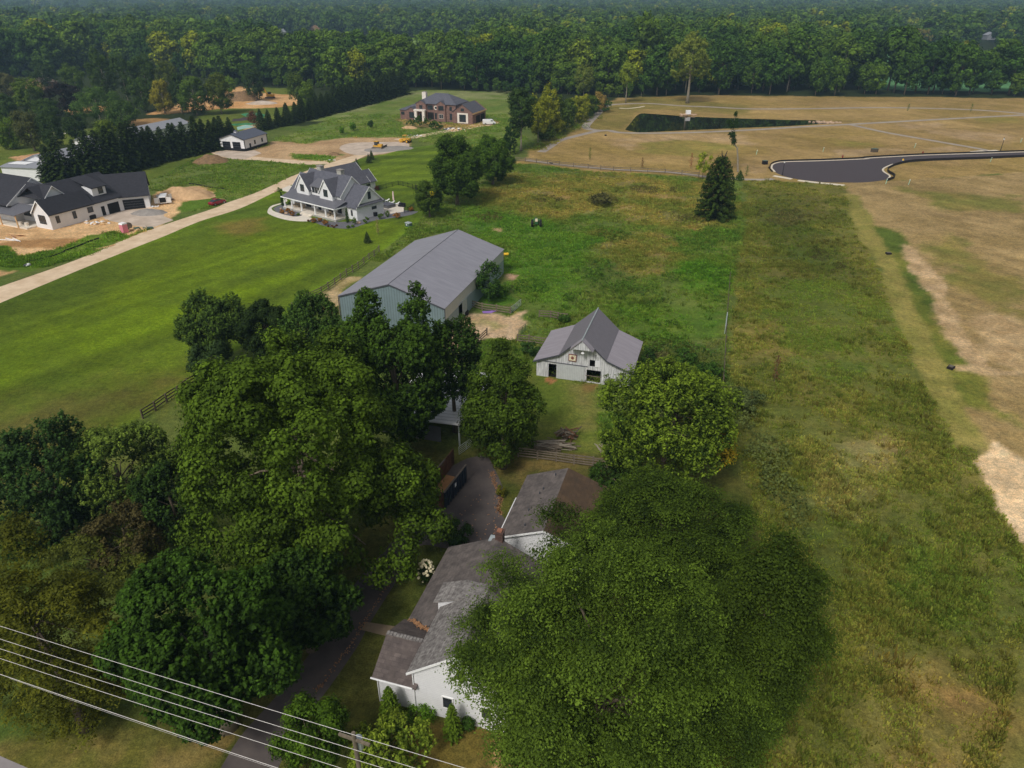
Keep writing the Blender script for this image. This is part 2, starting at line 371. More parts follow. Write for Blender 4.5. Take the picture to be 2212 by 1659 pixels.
for i in range(7):
    y = 330+i*14; reg(D((815+i*4,y),(960,y-4),(965,y+2),(818+i*4,y+7)), S(104,132,28), None, 1.2, .5)
reg(D((540,325),(620,292),(700,262),(870,203),(905,193),(1000,196),(1105,202),(1130,300),(1100,345),(962,314),(885,300),(690,315)), S(86,106,44), S(104,116,58), 1.5, 3, .5, 10)
reg(D((640,260),(870,196),(1105,198),(1100,215),(900,212),(700,262)), S(92,112,46), S(122,128,84), 5, 4)
reg(GL('a6',(-420,700),(150,430),(330,440),(1250,500),(950,610),(650,770),(260,895),(100,960),(-130,1000),(-120,900),(60,800),(-100,700)), S(84,102,38), S(98,114,50), 1.2, 2, .3)
reg(D((300,395),(470,322),(480,335),(420,365),(310,400)), S(74,96,34), None, 1, 2)
reg(GL('c3',(1750,1330),(2212,1180),(2400,1110),(2420,1160),(2212,1240),(1830,1340)), S(150,112,70), S(160,128,86), 1.5, 1)
reg(GL('a6',(120,360),(330,355),(470,360),(700,300),(720,255),(1130,285),(1250,250),(1600,212),(2100,217),(2180,300),(1900,395),(1300,475),(900,462),(330,430),(180,420)), S(152,126,94), S(172,146,112), 1.2, 2)
reg(GL('a6',(-250,470),(60,430),(210,340),(0,350),(-250,400)), S(144,108,68), S(120,96,60), 1.5, 2)
reg(GL('a6',(930,380),(1250,400),(1420,415),(1350,468),(950,440)), S(78,104,36), S(92,114,44), .8, 1.5, .5)
reg(GL('a6',(1400,370),(1480,385),(1500,405),(1440,405)), S(80,104,38), None, .6, 1)
reg(D((-400,560),(-100,480),(60,480),(315,440),(345,405),(440,402),(462,420),(470,432),(400,458),(335,498),(200,540),(0,600),(-400,760)), S(176,144,104), S(200,168,126), 1.2, 2, 0, 5)
reg(GL('c2',(0,1280),(200,1300),(700,1330),(1300,1230),(1250,1160),(600,1190),(0,1230)), S(150,116,76), None, 1.2, 2)
reg(GL('a5',(-300,1220),(0,1170),(90,1180),(200,1260),(350,1240),(640,1180),(900,1060),(1200,1010),(1330,1070),(1500,990),(1570,990),(1300,1095),(900,1262),(300,1450),(0,1430),(-300,1500)), S(76,100,28), S(94,116,40), .7, 1.5, .4)
reg(GL('a5',(1830,770),(1900,710),(2212,620),(2330,600),(2212,740),(2000,800),(1850,830)), S(76,102,30), None, .7, 1)
reg(GL('a5',(1500,420),(1900,250),(2212,180),(2212,570),(1960,520),(1700,600),(1540,590)), S(80,98,42), S(98,110,52), 1.2, 2, .5)
mead = D((1000,392),(1112,352),(1300,368),(1520,384),(1600,388),(1612,480),(1578,720),(1572,1000),(1400,1000),(1300,1000),(1120,990),(1000,900),(960,760),(1060,700),(1130,650),(1085,540),(985,495),(890,520),(822,560),(905,478),(950,430))
reg(mead, S(76,96,38), S(94,106,50), 1.5, 2.5, .8, 7)
reg(D((1060,380),(1300,372),(1580,400),(1590,470),(1500,500),(1300,470),(1130,470),(1020,440)), S(126,114,66), S(98,102,50), 8, 8, 1.0, 6)
reg(D((1280,500),(1420,500),(1470,560),(1350,600),(1260,560)), S(120,110,64), S(96,100,48), 6, 8, 1.0, 6)
reg(D((1000,440),(1140,470),(1280,520),(1290,600),(1240,660),(1150,650),(1100,560),(1010,500)), S(72,100,34), S(86,110,40), 6, 6, .5, 6)
reg(D((1240,650),(1330,650),(1560,660),(1572,740),(1400,740),(1340,690)), S(70,96,32), S(84,104,38), 4, 6, .6, 6)
reg(D((1480,570),(1575,560),(1575,660),(1490,650)), S(74,106,30), S(82,100,36), 4, 5, .6)
reg(D((1400,740),(1572,730),(1600,830),(1600,1000),(1420,900)), S(70,84,42), S(88,94,50), 3, 4, 1.0, 4)
reg(D((1150,800),(1300,850),(1300,990),(1125,990),(1120,880)), S(84,100,36), S(98,106,46), 2, 3, 0, 5)
reg(GL('b2',(780,870),(640,860),(560,980),(700,1100),(640,1200),(780,1200)), S(112,108,60), None, 4, 4)
reg(GL('b2',(385,790),(470,800),(430,830),(390,815)), S(150,106,70), None, .4, .4)
reg(GL('b2',(680,830),(800,850),(790,900),(700,910)), S(132,100,66), S(96,96,46), .6, 1.0)
reg(GL('b1',(1420,815),(1600,800),(1720,825),(1830,790),(1880,765),(1890,780),(1850,830),(1920,880),(1840,960),(1800,1035),(1560,1025),(1500,1060),(1400,1120),(1150,1130),(1100,1050),(1300,900)), S(164,142,112), S(178,156,128), .6, 1.2, 0, 4)
reg(GL('b1',(1500,850),(1850,870),(1820,940),(1560,960)), S(136,130,88), S(172,146,114), 2, 4, 0, 1.5)
reg(GL('b1',(140,690),(330,560),(420,520),(330,640),(330,810),(250,830)), S(120,112,62), S(160,142,108), 1.5, 3, 0, 3)
reg(GL('b1',(1600,90),(1690,100),(1680,135),(1610,120)), S(150,132,96), None, .5, .8)
reg(GL('b1',(1725,480),(1800,485),(1790,520),(1720,515)), S(170,140,116), None, .4, .6)
reg(GL('b1',(1480,640),(1700,640),(1780,700),(1600,740),(1480,700)), S(66,100,28), None, 1.5, 2, .4)
strip = D((1600,388),(1830,398),(1900,560),(2000,780),(2110,960),(2212,1160),(2700,1900),(2700,3000),(600,3000),(1000,1560),(1600,1000),(1575,720),(1612,480))
reg(strip, S(87,91,41), S(105,103,52), 1.2, 2, .62, 6)
reg(D((1640,420),(1760,420),(1860,560),(1900,700),(1700,640),(1640,520)), S(88,88,44), S(78,86,38), 8, 8, .75)
reg(GL('b3',(250,850),(700,830),(1000,980),(1150,1150),(1160,1420),(900,1460),(450,1380),(280,1200)), S(84,96,40), S(96,102,46), 8, 12, .5)
reg(D((1840,1150),(2000,1120),(2130,1250),(2100,1400),(1950,1350)), S(74,92,36), S(90,98,44), 8, 12, .6)
reg(D((1760,1000),(1900,980),(1960,1060),(1880,1120),(1760,1080)), S(128,116,74), S(104,104,54), 5, 8, 1.0)
reg(D((1820,1420),(2000,1380),(2212,1500),(2300,1800),(1900,1800)), S(124,108,62), S(98,98,48), 9, 10, 1.0)
north = D((1120,352),(1150,320),(1290,226),(1335,212),(1500,206),(2000,210),(3200,226),(3400,330),(2400,360),(1830,400),(1660,388),(1600,390),(1300,372))
reg(north, S(132,114,66), S(148,126,82), 1.5, 3, 0, 14)
reg(GL('a3',(1000,860),(1300,800),(2212,870),(2212,960),(1300,900),(1150,1100),(870,1070)), S(112,104,54), S(126,112,64), 4, 3)
for q in (GL('a3',(1050,1150),(1350,1120),(2212,1110),(2212,1200),(1500,1160),(1200,1240)), GL('a8',(0,400),(700,420),(1000,470),(400,470)), GL('c5',(700,470),(1250,450),(1250,520),(2000,590),(2207,640),(1900,720),(1300,600),(850,530)),
          GL('a8',(1080,680),(1250,700),(1260,780),(1060,790)), GL('c5',(0,760),(900,770),(1400,740),(1500,780),(600,830),(0,850))):
    reg(q, S(158,136,102), S(146,124,84), 3, 5, 0, 6)
for q in (GL('a8',(0,470),(500,450),(1000,500),(600,600),(100,560)), GL('c5',(1600,390),(2207,380),(2207,470),(1800,460)), GL('c5',(0,640),(500,700),(300,740),(0,720))):
    reg(q, S(118,112,56), S(132,118,64), 5, 5, 0, 6)
reg(GL('a3',(350,1244),(1040,830),(1080,850),(960,930),(830,1040),(700,1120),(520,1244)), S(96,102,46), S(112,108,54), 1.5, 2, .3)
east = D((1830,398),(2000,385),(2400,362),(3400,330),(3600,1500),(2700,1900),(2212,1160),(2110,960),(2000,780),(1900,560))
reg(east, S(134,116,76), S(150,130,90), 1.5, 2, 0, 8)
for q in (GL('b3',(1240,170),(2067,200),(2067,300),(1600,330),(1400,290)), GL('b3',(1500,480),(1900,700),(2067,1000),(2067,1200),(1800,1100),(1600,800),(1350,560))):
    reg(q, S(108,108,54), S(124,114,62), 5, 7, 0, 5)
reg(GL('b3',(950,400),(1180,440),(1300,660),(1480,900),(1510,1100),(1600,1250),(1850,1560),(2067,1850),(1500,1660),(1380,1380),(1250,1100),(1100,760),(960,560)), S(88,98,38), S(108,108,48), 2.0, 3, 0, 5)
reg(GL('b3',(980,420),(1160,450),(1220,600),(1050,600)), S(78,94,36), None, 2, 3)
reg(GL('b3',(1200,750),(1330,760),(1480,960),(1500,1090),(1330,1000),(1250,860)), S(74,90,34), None, 2.5, 3)
reg(line_poly(GL('b3',(850,200),(960,500),(1100,720),(1180,900),(1260,1080),(1400,1400),(1540,1700),(1700,2000)), 4.0), S(132,124,68), S(118,116,58), 1.4, 1.5, 0, 3)
reg(line_poly(GL('b3',(1240,560),(1330,720),(1490,960),(1520,1080),(1680,1330),(1760,1440)), [1,3,4,5,3,1]), S(176,152,118), S(158,136,100), 1.2, 2.5, 0, 2)
reg(GL('b3',(1560,1430),(1700,1420),(2067,1450),(2067,1500),(1750,1480)), S(168,146,110), None, 1.0, 2)
reg(GL('b3',(1560,1120),(1700,1150),(1900,1400),(2067,1440),(2067,1100),(1800,1000)), S(152,130,94), S(166,144,108), 4, 4, 0, 2)
reg(GL('c7',(1345,345),(1415,252),(1470,290),(1541,365),(1800,560),(1900,900),(1600,700),(1541,665),(1450,540),(1400,410)), S(204,180,144), S(188,164,128), .7, 1.8, 0, 2)
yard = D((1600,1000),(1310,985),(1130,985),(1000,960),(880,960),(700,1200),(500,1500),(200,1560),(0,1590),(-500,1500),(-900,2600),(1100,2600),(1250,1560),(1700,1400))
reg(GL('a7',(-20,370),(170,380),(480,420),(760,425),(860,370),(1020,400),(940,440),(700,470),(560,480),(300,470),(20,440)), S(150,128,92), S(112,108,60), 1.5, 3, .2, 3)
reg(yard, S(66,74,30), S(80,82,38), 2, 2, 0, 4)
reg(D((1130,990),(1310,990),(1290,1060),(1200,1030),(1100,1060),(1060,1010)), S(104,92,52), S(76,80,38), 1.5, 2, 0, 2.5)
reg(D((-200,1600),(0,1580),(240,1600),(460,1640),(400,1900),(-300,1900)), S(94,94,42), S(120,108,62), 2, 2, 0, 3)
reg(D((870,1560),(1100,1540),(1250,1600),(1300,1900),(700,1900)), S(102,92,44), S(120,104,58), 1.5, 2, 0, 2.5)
reg(D((1070,1590),(1088,1590),(1080,1680),(1060,1680)), S(172,142,100), None, .3, .5)
reg(D((470,1570),(510,1590),(480,1620),(430,1600)), S(140,110,72), S(92,88,42), .5, .8)
# land beyond the woods
farfield = D((522,84),(560,80),(1080,84),(1100,88),(1050,112),(960,146),(600,146),(520,112))
reg(farfield, S(112,138,66), None, 6, 6); rfield = D((1880,108),(2212,113),(2350,118),(2350,198),(2000,196),(1900,193),(1870,140))
reg(rfield, S(84,128,84), None, 6, 6)
park = D((-200,240),(0,270),(200,290),(420,260),(500,190),(640,190),(650,230),(520,310),(300,395),(0,450),(-200,480))
reg(park, S(82,98,36), S(98,108,44), 2, 3)
reg(D((480,196),(520,185),(560,200),(640,205),(650,225),(600,232),(480,236),(300,250),(380,225)), S(178,136,88), S(196,158,112), 1.5, 3)
reg(D((140,236),(250,226),(250,240),(150,250)), S(188,146,96), None, 1.5, 2)
reg(D((250,262),(330,255),(420,262),(300,275)), S(150,120,80), None, 1.5, 2)
reg(D((520,268),(560,262),(562,282),(530,288)), S(190,160,120), None, 1.5, 1)
reg(D((20,340),(90,330),(95,345),(40,352)), S(186,146,110), None, 1, 1)
def groundcol(X, Y):
    n0 = fbm(X, Y, 40, 0); base = np.stack([np.full(X.shape, v) for v in S(40,50,24)[:3]], -1)
    tall = np.zeros(X.shape); col = base
    wx = fbm(X, Y, 9, 1)-.5; w2 = fbm(X, Y, 2.2, 2, 3)-.5
    for poly, a, b, soft, warp, tl, sc in REG:
        px = [p[0] for p in poly]; py = [p[1] for p in poly]; mg = soft+warp*2+1
        k = (X > min(px)-mg) & (X < max(px)+mg) & (Y > min(py)-mg) & (Y < max(py)+mg)
        if not k.any(): continue
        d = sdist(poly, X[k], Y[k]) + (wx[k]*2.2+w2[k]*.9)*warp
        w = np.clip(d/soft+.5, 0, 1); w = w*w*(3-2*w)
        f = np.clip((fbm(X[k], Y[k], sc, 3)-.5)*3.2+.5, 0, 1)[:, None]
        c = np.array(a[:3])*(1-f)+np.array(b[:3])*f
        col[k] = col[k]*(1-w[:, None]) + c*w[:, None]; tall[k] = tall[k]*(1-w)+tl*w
    return col, tall
def build_ground():
    ys = [-160.0]
    while ys[-1] < 6700: ys.append(ys[-1] + (2.5 if ys[-1] < 12 else max(.5, .0052*(ys[-1]+38))))
    ys = np.array(ys); NX = 460; t = np.linspace(-1, 1, NX); hw = .84*np.maximum(ys, 0)+46
    X = t[None, :]*hw[:, None]; Y = np.repeat(ys[:, None], NX, 1); NY = len(ys)
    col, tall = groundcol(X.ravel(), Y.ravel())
    x, y = X.ravel(), Y.ravel()
    # two scales of patchiness that belong to the turf itself
    f = 1 + .22*(fbm(x, y, 26, 4)-.5)*2 + .30*(fbm(x, y, 3.2, 5, 3)-.5)*(.5+tall)
    n = (fbm(x, y, 7, 2)-.5)*tall
    col = col*f[:, None]; col[:, 0] *= 1+n*.9; col[:, 2] *= 1+n*.6; col[:, 1] *= 1+n*.25
    # mowing lines of the left lawn run with its road
    a = R(56); q = -math.sin(a)*x + math.cos(a)*y
    inl = np.clip(sdist(lawn, x, y)/3, 0, 1)
    st = (vnoise(q/1.5, x*0+3, 3)-.5)*.34 + (vnoise(q/4.5, x*0+9, 4)-.5)*.22 + (vnoise(q/14, (x+y)/120, 1)-.5)*.22
    col *= (1+st*inl)[:, None]
    ein = np.clip(sdist(east, x, y)/3, 0, 1)+np.clip(sdist(north, x, y)/3, 0, 1)
    a = R(118); q = -math.sin(a)*x + math.cos(a)*y; r_ = math.cos(a)*x+math.sin(a)*y
    st = (vnoise(q/1.6, r_/18, 3)-.5)*.26+(fbm(x/4, y, 5, 2)-.5)*.3
    col *= (1+st*ein)[:, None]
    col[:, :3] *= 1-inl[:, None]*np.array([.22, .29, .02])
    col = np.clip(col, .003, .8)
    V = np.zeros((NX*NY, 3), np.float32); V[:, 0] = x; V[:, 1] = y
    i = np.arange(NY-1)[:, None]*NX + np.arange(NX-1)[None, :]
    Fq = np.stack([i, i+1, i+NX+1, i+NX], -1).reshape(-1, 4)
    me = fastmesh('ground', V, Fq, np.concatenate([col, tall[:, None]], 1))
    o = bpy.data.objects.new('ground', me); COL.objects.link(o); tag(o, kind='structure')
    m = bpy.data.materials.new('turf_and_soil'); m.use_nodes = True; t = m.node_tree; L = t.links.new; b = t.nodes['Principled BSDF']
    b.inputs['Roughness'].default_value = 1; b.inputs['Specular IOR Level'].default_value = .1
    at = nn(t, 'ShaderNodeAttribute', attribute_name='tint'); tc = nn(t, 'ShaderNodeTexCoord'); c = at.outputs['Color']
    hts = []
    for sc, amt, d in ((1.8, .36, 8), (.35, .24, 5), (7, .42, 4)):
        n = nn(t, 'ShaderNodeTexNoise'); n.inputs['Scale'].default_value = sc; n.inputs['Detail'].default_value = d; n.inputs['Roughness'].default_value = .7
        L(tc.outputs['Object'], n.inputs['Vector'])
        r = nn(t, 'ShaderNodeMapRange'); r.inputs[1].default_value = .3; r.inputs[2].default_value = .7; r.inputs[3].default_value = 1-amt; r.inputs[4].default_value = 1+amt
        L(n.outputs[0], r.inputs[0]); x_ = nn(t, 'ShaderNodeMixRGB', blend_type='MULTIPLY'); x_.inputs[0].default_value = 1; L(c, x_.inputs[1]); L(r.outputs[0], x_.inputs[2]); c = x_.outputs[0]; hts.append(n)
    # straw and weeds: hue drift
    n = nn(t, 'ShaderNodeTexNoise'); n.inputs['Scale'].default_value = .9; n.inputs['Detail'].default_value = 7; L(tc.outputs['Object'], n.inputs['Vector'])
    r = nn(t, 'ShaderNodeMapRange'); r.inputs[1].default_value = .35; r.inputs[2].default_value = .65; L(n.outputs[0], r.inputs[0])
    h1 = nn(t, 'ShaderNodeMixRGB', blend_type='MULTIPLY'); h1.inputs[2].default_value = (1.10, 1.03, .96, 1); L(r.outputs[0], h1.inputs[0]); L(c, h1.inputs[1])
    L(h1.outputs[0], b.inputs['Base Color'])
    bp = nn(t, 'ShaderNodeBump'); bp.inputs['Strength'].default_value = .5; bp.inputs['Distance'].default_value = .25; L(hts[0].outputs[0], bp.inputs['Height']); L(bp.outputs[0], b.inputs['Normal'])
    me.materials.append(m)
    return o
def fastmesh(name, V, Fq, tint=None):
    """numpy arrays -> mesh; Fq is (n, k); tint is (verts, 3 or 4)"""
    me = bpy.data.meshes.new(name); k = Fq.shape[1]; nf = len(Fq)
    me.vertices.add(len(V)); me.vertices.foreach_set('co', np.ascontiguousarray(V, np.float32).ravel())
    me.loops.add(nf*k); me.loops.foreach_set('vertex_index', np.ascontiguousarray(Fq, np.int32).ravel())
    me.polygons.add(nf); me.polygons.foreach_set('loop_start', np.arange(0, nf*k, k, dtype=np.int32))
    try: me.polygons.foreach_set('loop_total', np.full(nf, k, np.int32))
    except Exception: pass
    me.update(calc_edges=True)
    if tint is not None:
        a = me.attributes.new('tint', 'FLOAT_COLOR', 'POINT')
        q = np.ones((len(V), 4), np.float32); q[:, :3] = tint[:, :3]; a.data.foreach_set('color', q.ravel())
    return me
build_ground()

def sheet(name, pts, z, mt, kind='structure', label=None, cat=None):
    """a flat sheet with the given outline, 2D points"""
    me = bpy.data.meshes.new(name); n = len(pts)
    from mathutils.geometry import tessellate_polygon
    tr = tessellate_polygon([[Vector((p[0], p[1], 0)) for p in pts]])
    me.from_pydata([(p[0], p[1], z) for p in pts], [], [tuple(q) for q in tr]); me.update()
    for p in me.polygons:
        if p.normal.z < 0: p.flip()
    me.materials.append(mt); o = bpy.data.objects.new(name, me); COL.objects.link(o); tag(o, label, cat, kind=kind); return o
def smoothline(pts, n=6):
    out = []
    for i in range(len(pts)-1):
        p0 = pts[max(i-1, 0)]; p1 = pts[i]; p2 = pts[i+1]; p3 = pts[min(i+2, len(pts)-1)]
        for k in range(n):
            t = k/n; out.append(tuple(.5*((2*p1[j])+(-p0[j]+p2[j])*t+(2*p0[j]-5*p1[j]+4*p2[j]-p3[j])*t*t+(-p0[j]+3*p1[j]-3*p2[j]+p3[j])*t**3) for j in range(2)))
    return out+[tuple(pts[-1][:2])]
def ribbon(name, pts, w, z, mt, kind='structure', n=6, jit=0.0):
    c = smoothline(pts, n); ws = w
    if hasattr(w, '__len__'): ws = np.interp(np.linspace(0, 1, len(c)), np.linspace(0, 1, len(w)), w)
    else: ws = [w]*len(c)
    pl = line_poly(c, list(ws)); k = len(c); rg = random.Random(5)
    if jit: pl = [(p[0]+rg.uniform(-jit, jit), p[1]+rg.uniform(-jit, jit)) for p in pl]
    Lf, Rt = pl[:k], pl[k:][::-1]; me = bpy.data.meshes.new(name)
    me.from_pydata([(p[0], p[1], z) for p in Lf]+[(p[0], p[1], z) for p in Rt], [], [(i, k+i, k+i+1, i+1) for i in range(k-1)]); me.update()
    for p in me.polygons:
        if p.normal.z < 0: p.flip()
    me.materials.append(mt); o = bpy.data.objects.new(name, me); COL.objects.link(o); tag(o, kind=kind); return o
def wall_along(mb, pts, w, h, z0=0.0):
    """upright strip: kerb, silt fence"""
    for a, b in zip(pts, pts[1:]):
        dx, dy = b[0]-a[0], b[1]-a[1]; l = math.hypot(dx, dy)
        if l < 1e-3: continue
        nx, ny = -dy/l*w/2, dx/l*w/2
        vs = [(a[0]-nx,a[1]-ny),(b[0]-nx,b[1]-ny),(b[0]+nx,b[1]+ny),(a[0]+nx,a[1]+ny)]
        mb.add([(x, y, z0) for x, y in vs]+[(x, y, z0+h) for x, y in vs], [(0,3,2,1),(4,5,6,7),(0,1,5,4),(1,2,6,5),(2,3,7,6),(3,0,4,7)])

# roads, paths, water (4 mm apart where they overlap)
up = [T('a5',60,1570), T('a5',850,1290), T('a5',1500,1020), T('a5',2212,780), T('a6',260,900), T('a6',600,780), T('a6',950,620), T('a6',1260,510), T('a6',1600,400)]
lo = [T('a5',400,1592), T('a5',1300,1225), T('a5',1700,1068), T('a6',0,1085), T('a6',420,950), T('a6',800,772), T('a6',1150,625), T('a6',1500,505), T('a6',1730,398)]
far_l = [(-500, 790)] ; far_r = [(-460, 850)]
upw = [P(*p)[:2] for p in far_l+up]; low = [P(*p)[:2] for p in far_r+lo]
sheet('gravel_road', smoothline(upw)+smoothline(low)[::-1], .012, M['gravel'])
cul = [T('a6',*p) for p in ((1445,330),(1470,300),(1560,275),(1680,266),(1800,265),(2000,262),(2110,262),(2170,290),(2130,330),(1950,375),(1760,398),(1700,400),(1600,395),(1500,368))]
sheet('gravel_turnaround', smoothline([P(*p)[:2] for p in cul+cul[:1]])[:-1], .008, M['gravel2'])
ribbon('gravel_drive', [P(*T('a6',*p))[:2] for p in ((230,352),(330,400),(520,430),(900,462),(1130,480),(1330,470))], [9,7,5,4.4,5,6], .016, M['gravel'])
sheet('gravel_apron', GL('a6',(150,380),(240,350),(460,362),(560,345),(640,380),(470,440),(330,440),(220,410)), .020, M['gravel2'])
ribbon('dirt_track', [P(*T('a7',*p))[:2] for p in ((-40,588),(200,550),(350,520),(600,480),(800,440),(900,420),(1000,405))], [4,4,4.5,5,6,8,7], .024, M['gravel'], jit=.3)
sheet('farmhouse_driveway', GL('a6',(930,712),(1000,735),(1010,790),(940,790),(862,770),(830,755)), .016, M['concrete'])
sheet('building_site_gravel', GL('a5',(1060,860),(1255,800),(1540,775),(1700,800),(1700,860),(1800,900),(1560,985),(1300,940),(1100,900)), .008, M['gravel2'])
sheet('porch_walk', smoothline(GL('a6',(1060,1010),(1000,1035),(880,1015),(780,985),(745,960),(760,935),(900,880),(880,850),(850,890),(740,925),(702,975),(715,1010),(830,1055),(960,1080),(1115,1085),(1180,1060)))[:], .008, M['concrete'])
sheet('planting_bed', smoothline(GL('a6',(760,950),(830,915),(890,900),(950,960),(1060,1012),(1000,1036),(880,1018),(790,985),(760,950)))[:-1], .012, M['rockbed'])
sheet('side_planting_bed', smoothline(GL('a6',(1120,1085),(1200,1050),(1400,1090),(1660,1070),(1900,990),(2000,960),(2212,980),(2260,985),(2180,1020),(2000,1050),(1800,1080),(1690,1120),(1560,1158),(1400,1155),(1260,1125),(1190,1095)))[:], .008, M['rockbed'])
sheet('patio', GL('a6',(1880,905),(2060,900),(2120,930),(2110,985),(1960,1010),(1890,985)), .016, M['concrete'])
drive = D((1010,990),(1050,985),(1068,1012),(1085,1050),(1088,1068),(1076,1100),(1095,1130),(1088,1172),(1010,1180),(965,1185),(905,1180),(860,1250),(800,1345),(770,1400),(700,1500),(640,1570),(560,1720),(380,1760),(450,1700),(520,1590),(600,1500),(700,1370),(760,1270),(830,1190),(905,1100),(960,1020))
sheet('asphalt_driveway', smoothline(drive+drive[:1], 4)[:-1], .008, M['asphalt'])
sheet('garden_walk', GL('b6',(1090,455),(1420,505),(1250,570),(1050,520)), .012, mat('tan_walk', S(124,108,88), noise=.1))
sheet('street', D((-400,1460),(0,1633),(60,1659),(180,1720),(-200,1900),(-900,1700)), .008, M['roadgrey'])
cs = [G('a8',*p)[:2] for p in ((1310,712),(1318,680),(1365,660),(1450,650),(1800,640),(2212,622))]+[G('c5',*p)[:2] for p in ((400,868),(1000,835),(1600,815),(2207,795),(3000,765))]
ce = [G('c5',*p)[:2] for p in ((3000,815),(2207,845),(1700,868),(1200,885),(850,905),(690,938),(610,970),(572,1000),(590,1030),(640,1060),(655,1080),(640,1098),(560,1125),(350,1147),(120,1148))]+[G('a8',*p)[:2] for p in ((1800,842),(1560,815),(1430,785),(1340,745))]
sheet('fresh_asphalt_street', smoothline(cs+ce+cs[:1], 4)[:-1], .010, M['newasphalt'])
mb = MB(); wall_along(mb, smoothline(cs, 5), .5, .13); wall_along(mb, smoothline(ce[5:12], 5), .5, .13); wall_along(mb, smoothline([ce[-1], cs[0]], 3), .5, .13)
tag(mb.build('kerb', M['kerb']), kind='structure')
mb = MB(); wall_along(mb, GL('a8',(1330,782),(1500,812)), 1.6, .05); wall_along(mb, GL('a8',(1560,826),(1750,848),(2005,872)), 1.6, .05)
wall_along(mb, GL('c5',(1600,792),(1740,782)), 1.5, .05); wall_along(mb, GL('c5',(1790,782),(1900,776)), 1.5, .05)
tag(mb.build('pavement', M['kerb']), kind='structure')
ribbon('trail_path', [P(*T('a3',*p))[:2] for p in ((480,1262),(560,1210),(620,1170),(720,1140),(850,1108),(950,1087),(1040,1083),(1120,1098),(1300,1104),(1700,1100),(2212,1078))]+[P(*T('a4',*p))[:2] for p in ((400,1025),(800,1004),(1500,965),(2212,928),(2700,905))], 3.0, .012, M['trail'])
ribbon('pond_path', [P(*T('a3',*p))[:2] for p in ((990,1086),(880,1072),(850,1050),(880,1010),(960,930),(1010,885),(1070,868),(1250,859),(1400,860),(1650,878),(1900,888),(2212,903))]+[P(*T('a4',*p))[:2] for p in ((500,877),(1000,869),(1500,876),(1900,892),(2212,918))], 3.4, .016, M['trail'])
ribbon('cross_path', [P(*T('a4',*p))[:2] for p in ((780,1006),(850,1015),(1100,1070),(1500,1140),(1900,1211))]+[P(*T('c5',*p))[:2] for p in ((1690,785),)], 2.6, .020, M['trail'])
ribbon('fence_path', [P(*T('a7',*p))[:2] for p in ((1310,792),(1600,838),(1900,868),(2212,892))]+[P(*T('a8',*p))[:2] for p in ((300,745),(620,782),(900,808),(1200,818),(1330,812))], 2.2, .008, M['trail'])
pond = [T('a3',*p) for p in ((1175,1075),(1210,1035),(1290,948),(1400,945),(1650,962),(1900,975),(2212,985))]+[T('a4',*p) for p in ((300,968),(550,972),(640,985),(720,992),(560,1003),(300,1018),(0,1030))]+[T('a3',*p) for p in ((1900,1072),(1500,1090),(1280,1097))]
sheet('pond', smoothline([P(*p)[:2] for p in pond+pond[:1]], 4)[:-1], .006, M['water'])
def blanket(name, pts, z, mt): return sheet(name, pts, z, mt)
blanket('green_erosion_slope', GL('c4',(500,690),(640,668),(840,665),(960,700),(900,800),(760,830),(700,760),(600,740)), .012, M['tarpgreen'])
sheet('settling_pool', GL('c4',(430,930),(600,890),(760,910),(700,940),(540,965),(450,985)), .016, mat('pale_teal_water', S(150,190,180), noise=.08, rough=.3))
ribbon('green_bank', GL('c4',(380,870),(440,885),(620,870),(760,880)), 5, .014, M['tarpgreen'])
ribbon('dark_haul_road', GL('c4',(350,800),(480,795),(620,775),(700,750)), 7, .012, mat('dark_ground', S(66,58,60), noise=.2, scale=.5))
sheet('park_path', line_poly(GL('c3',(640,850),(900,852)), 1.5), .012, M['concrete'])
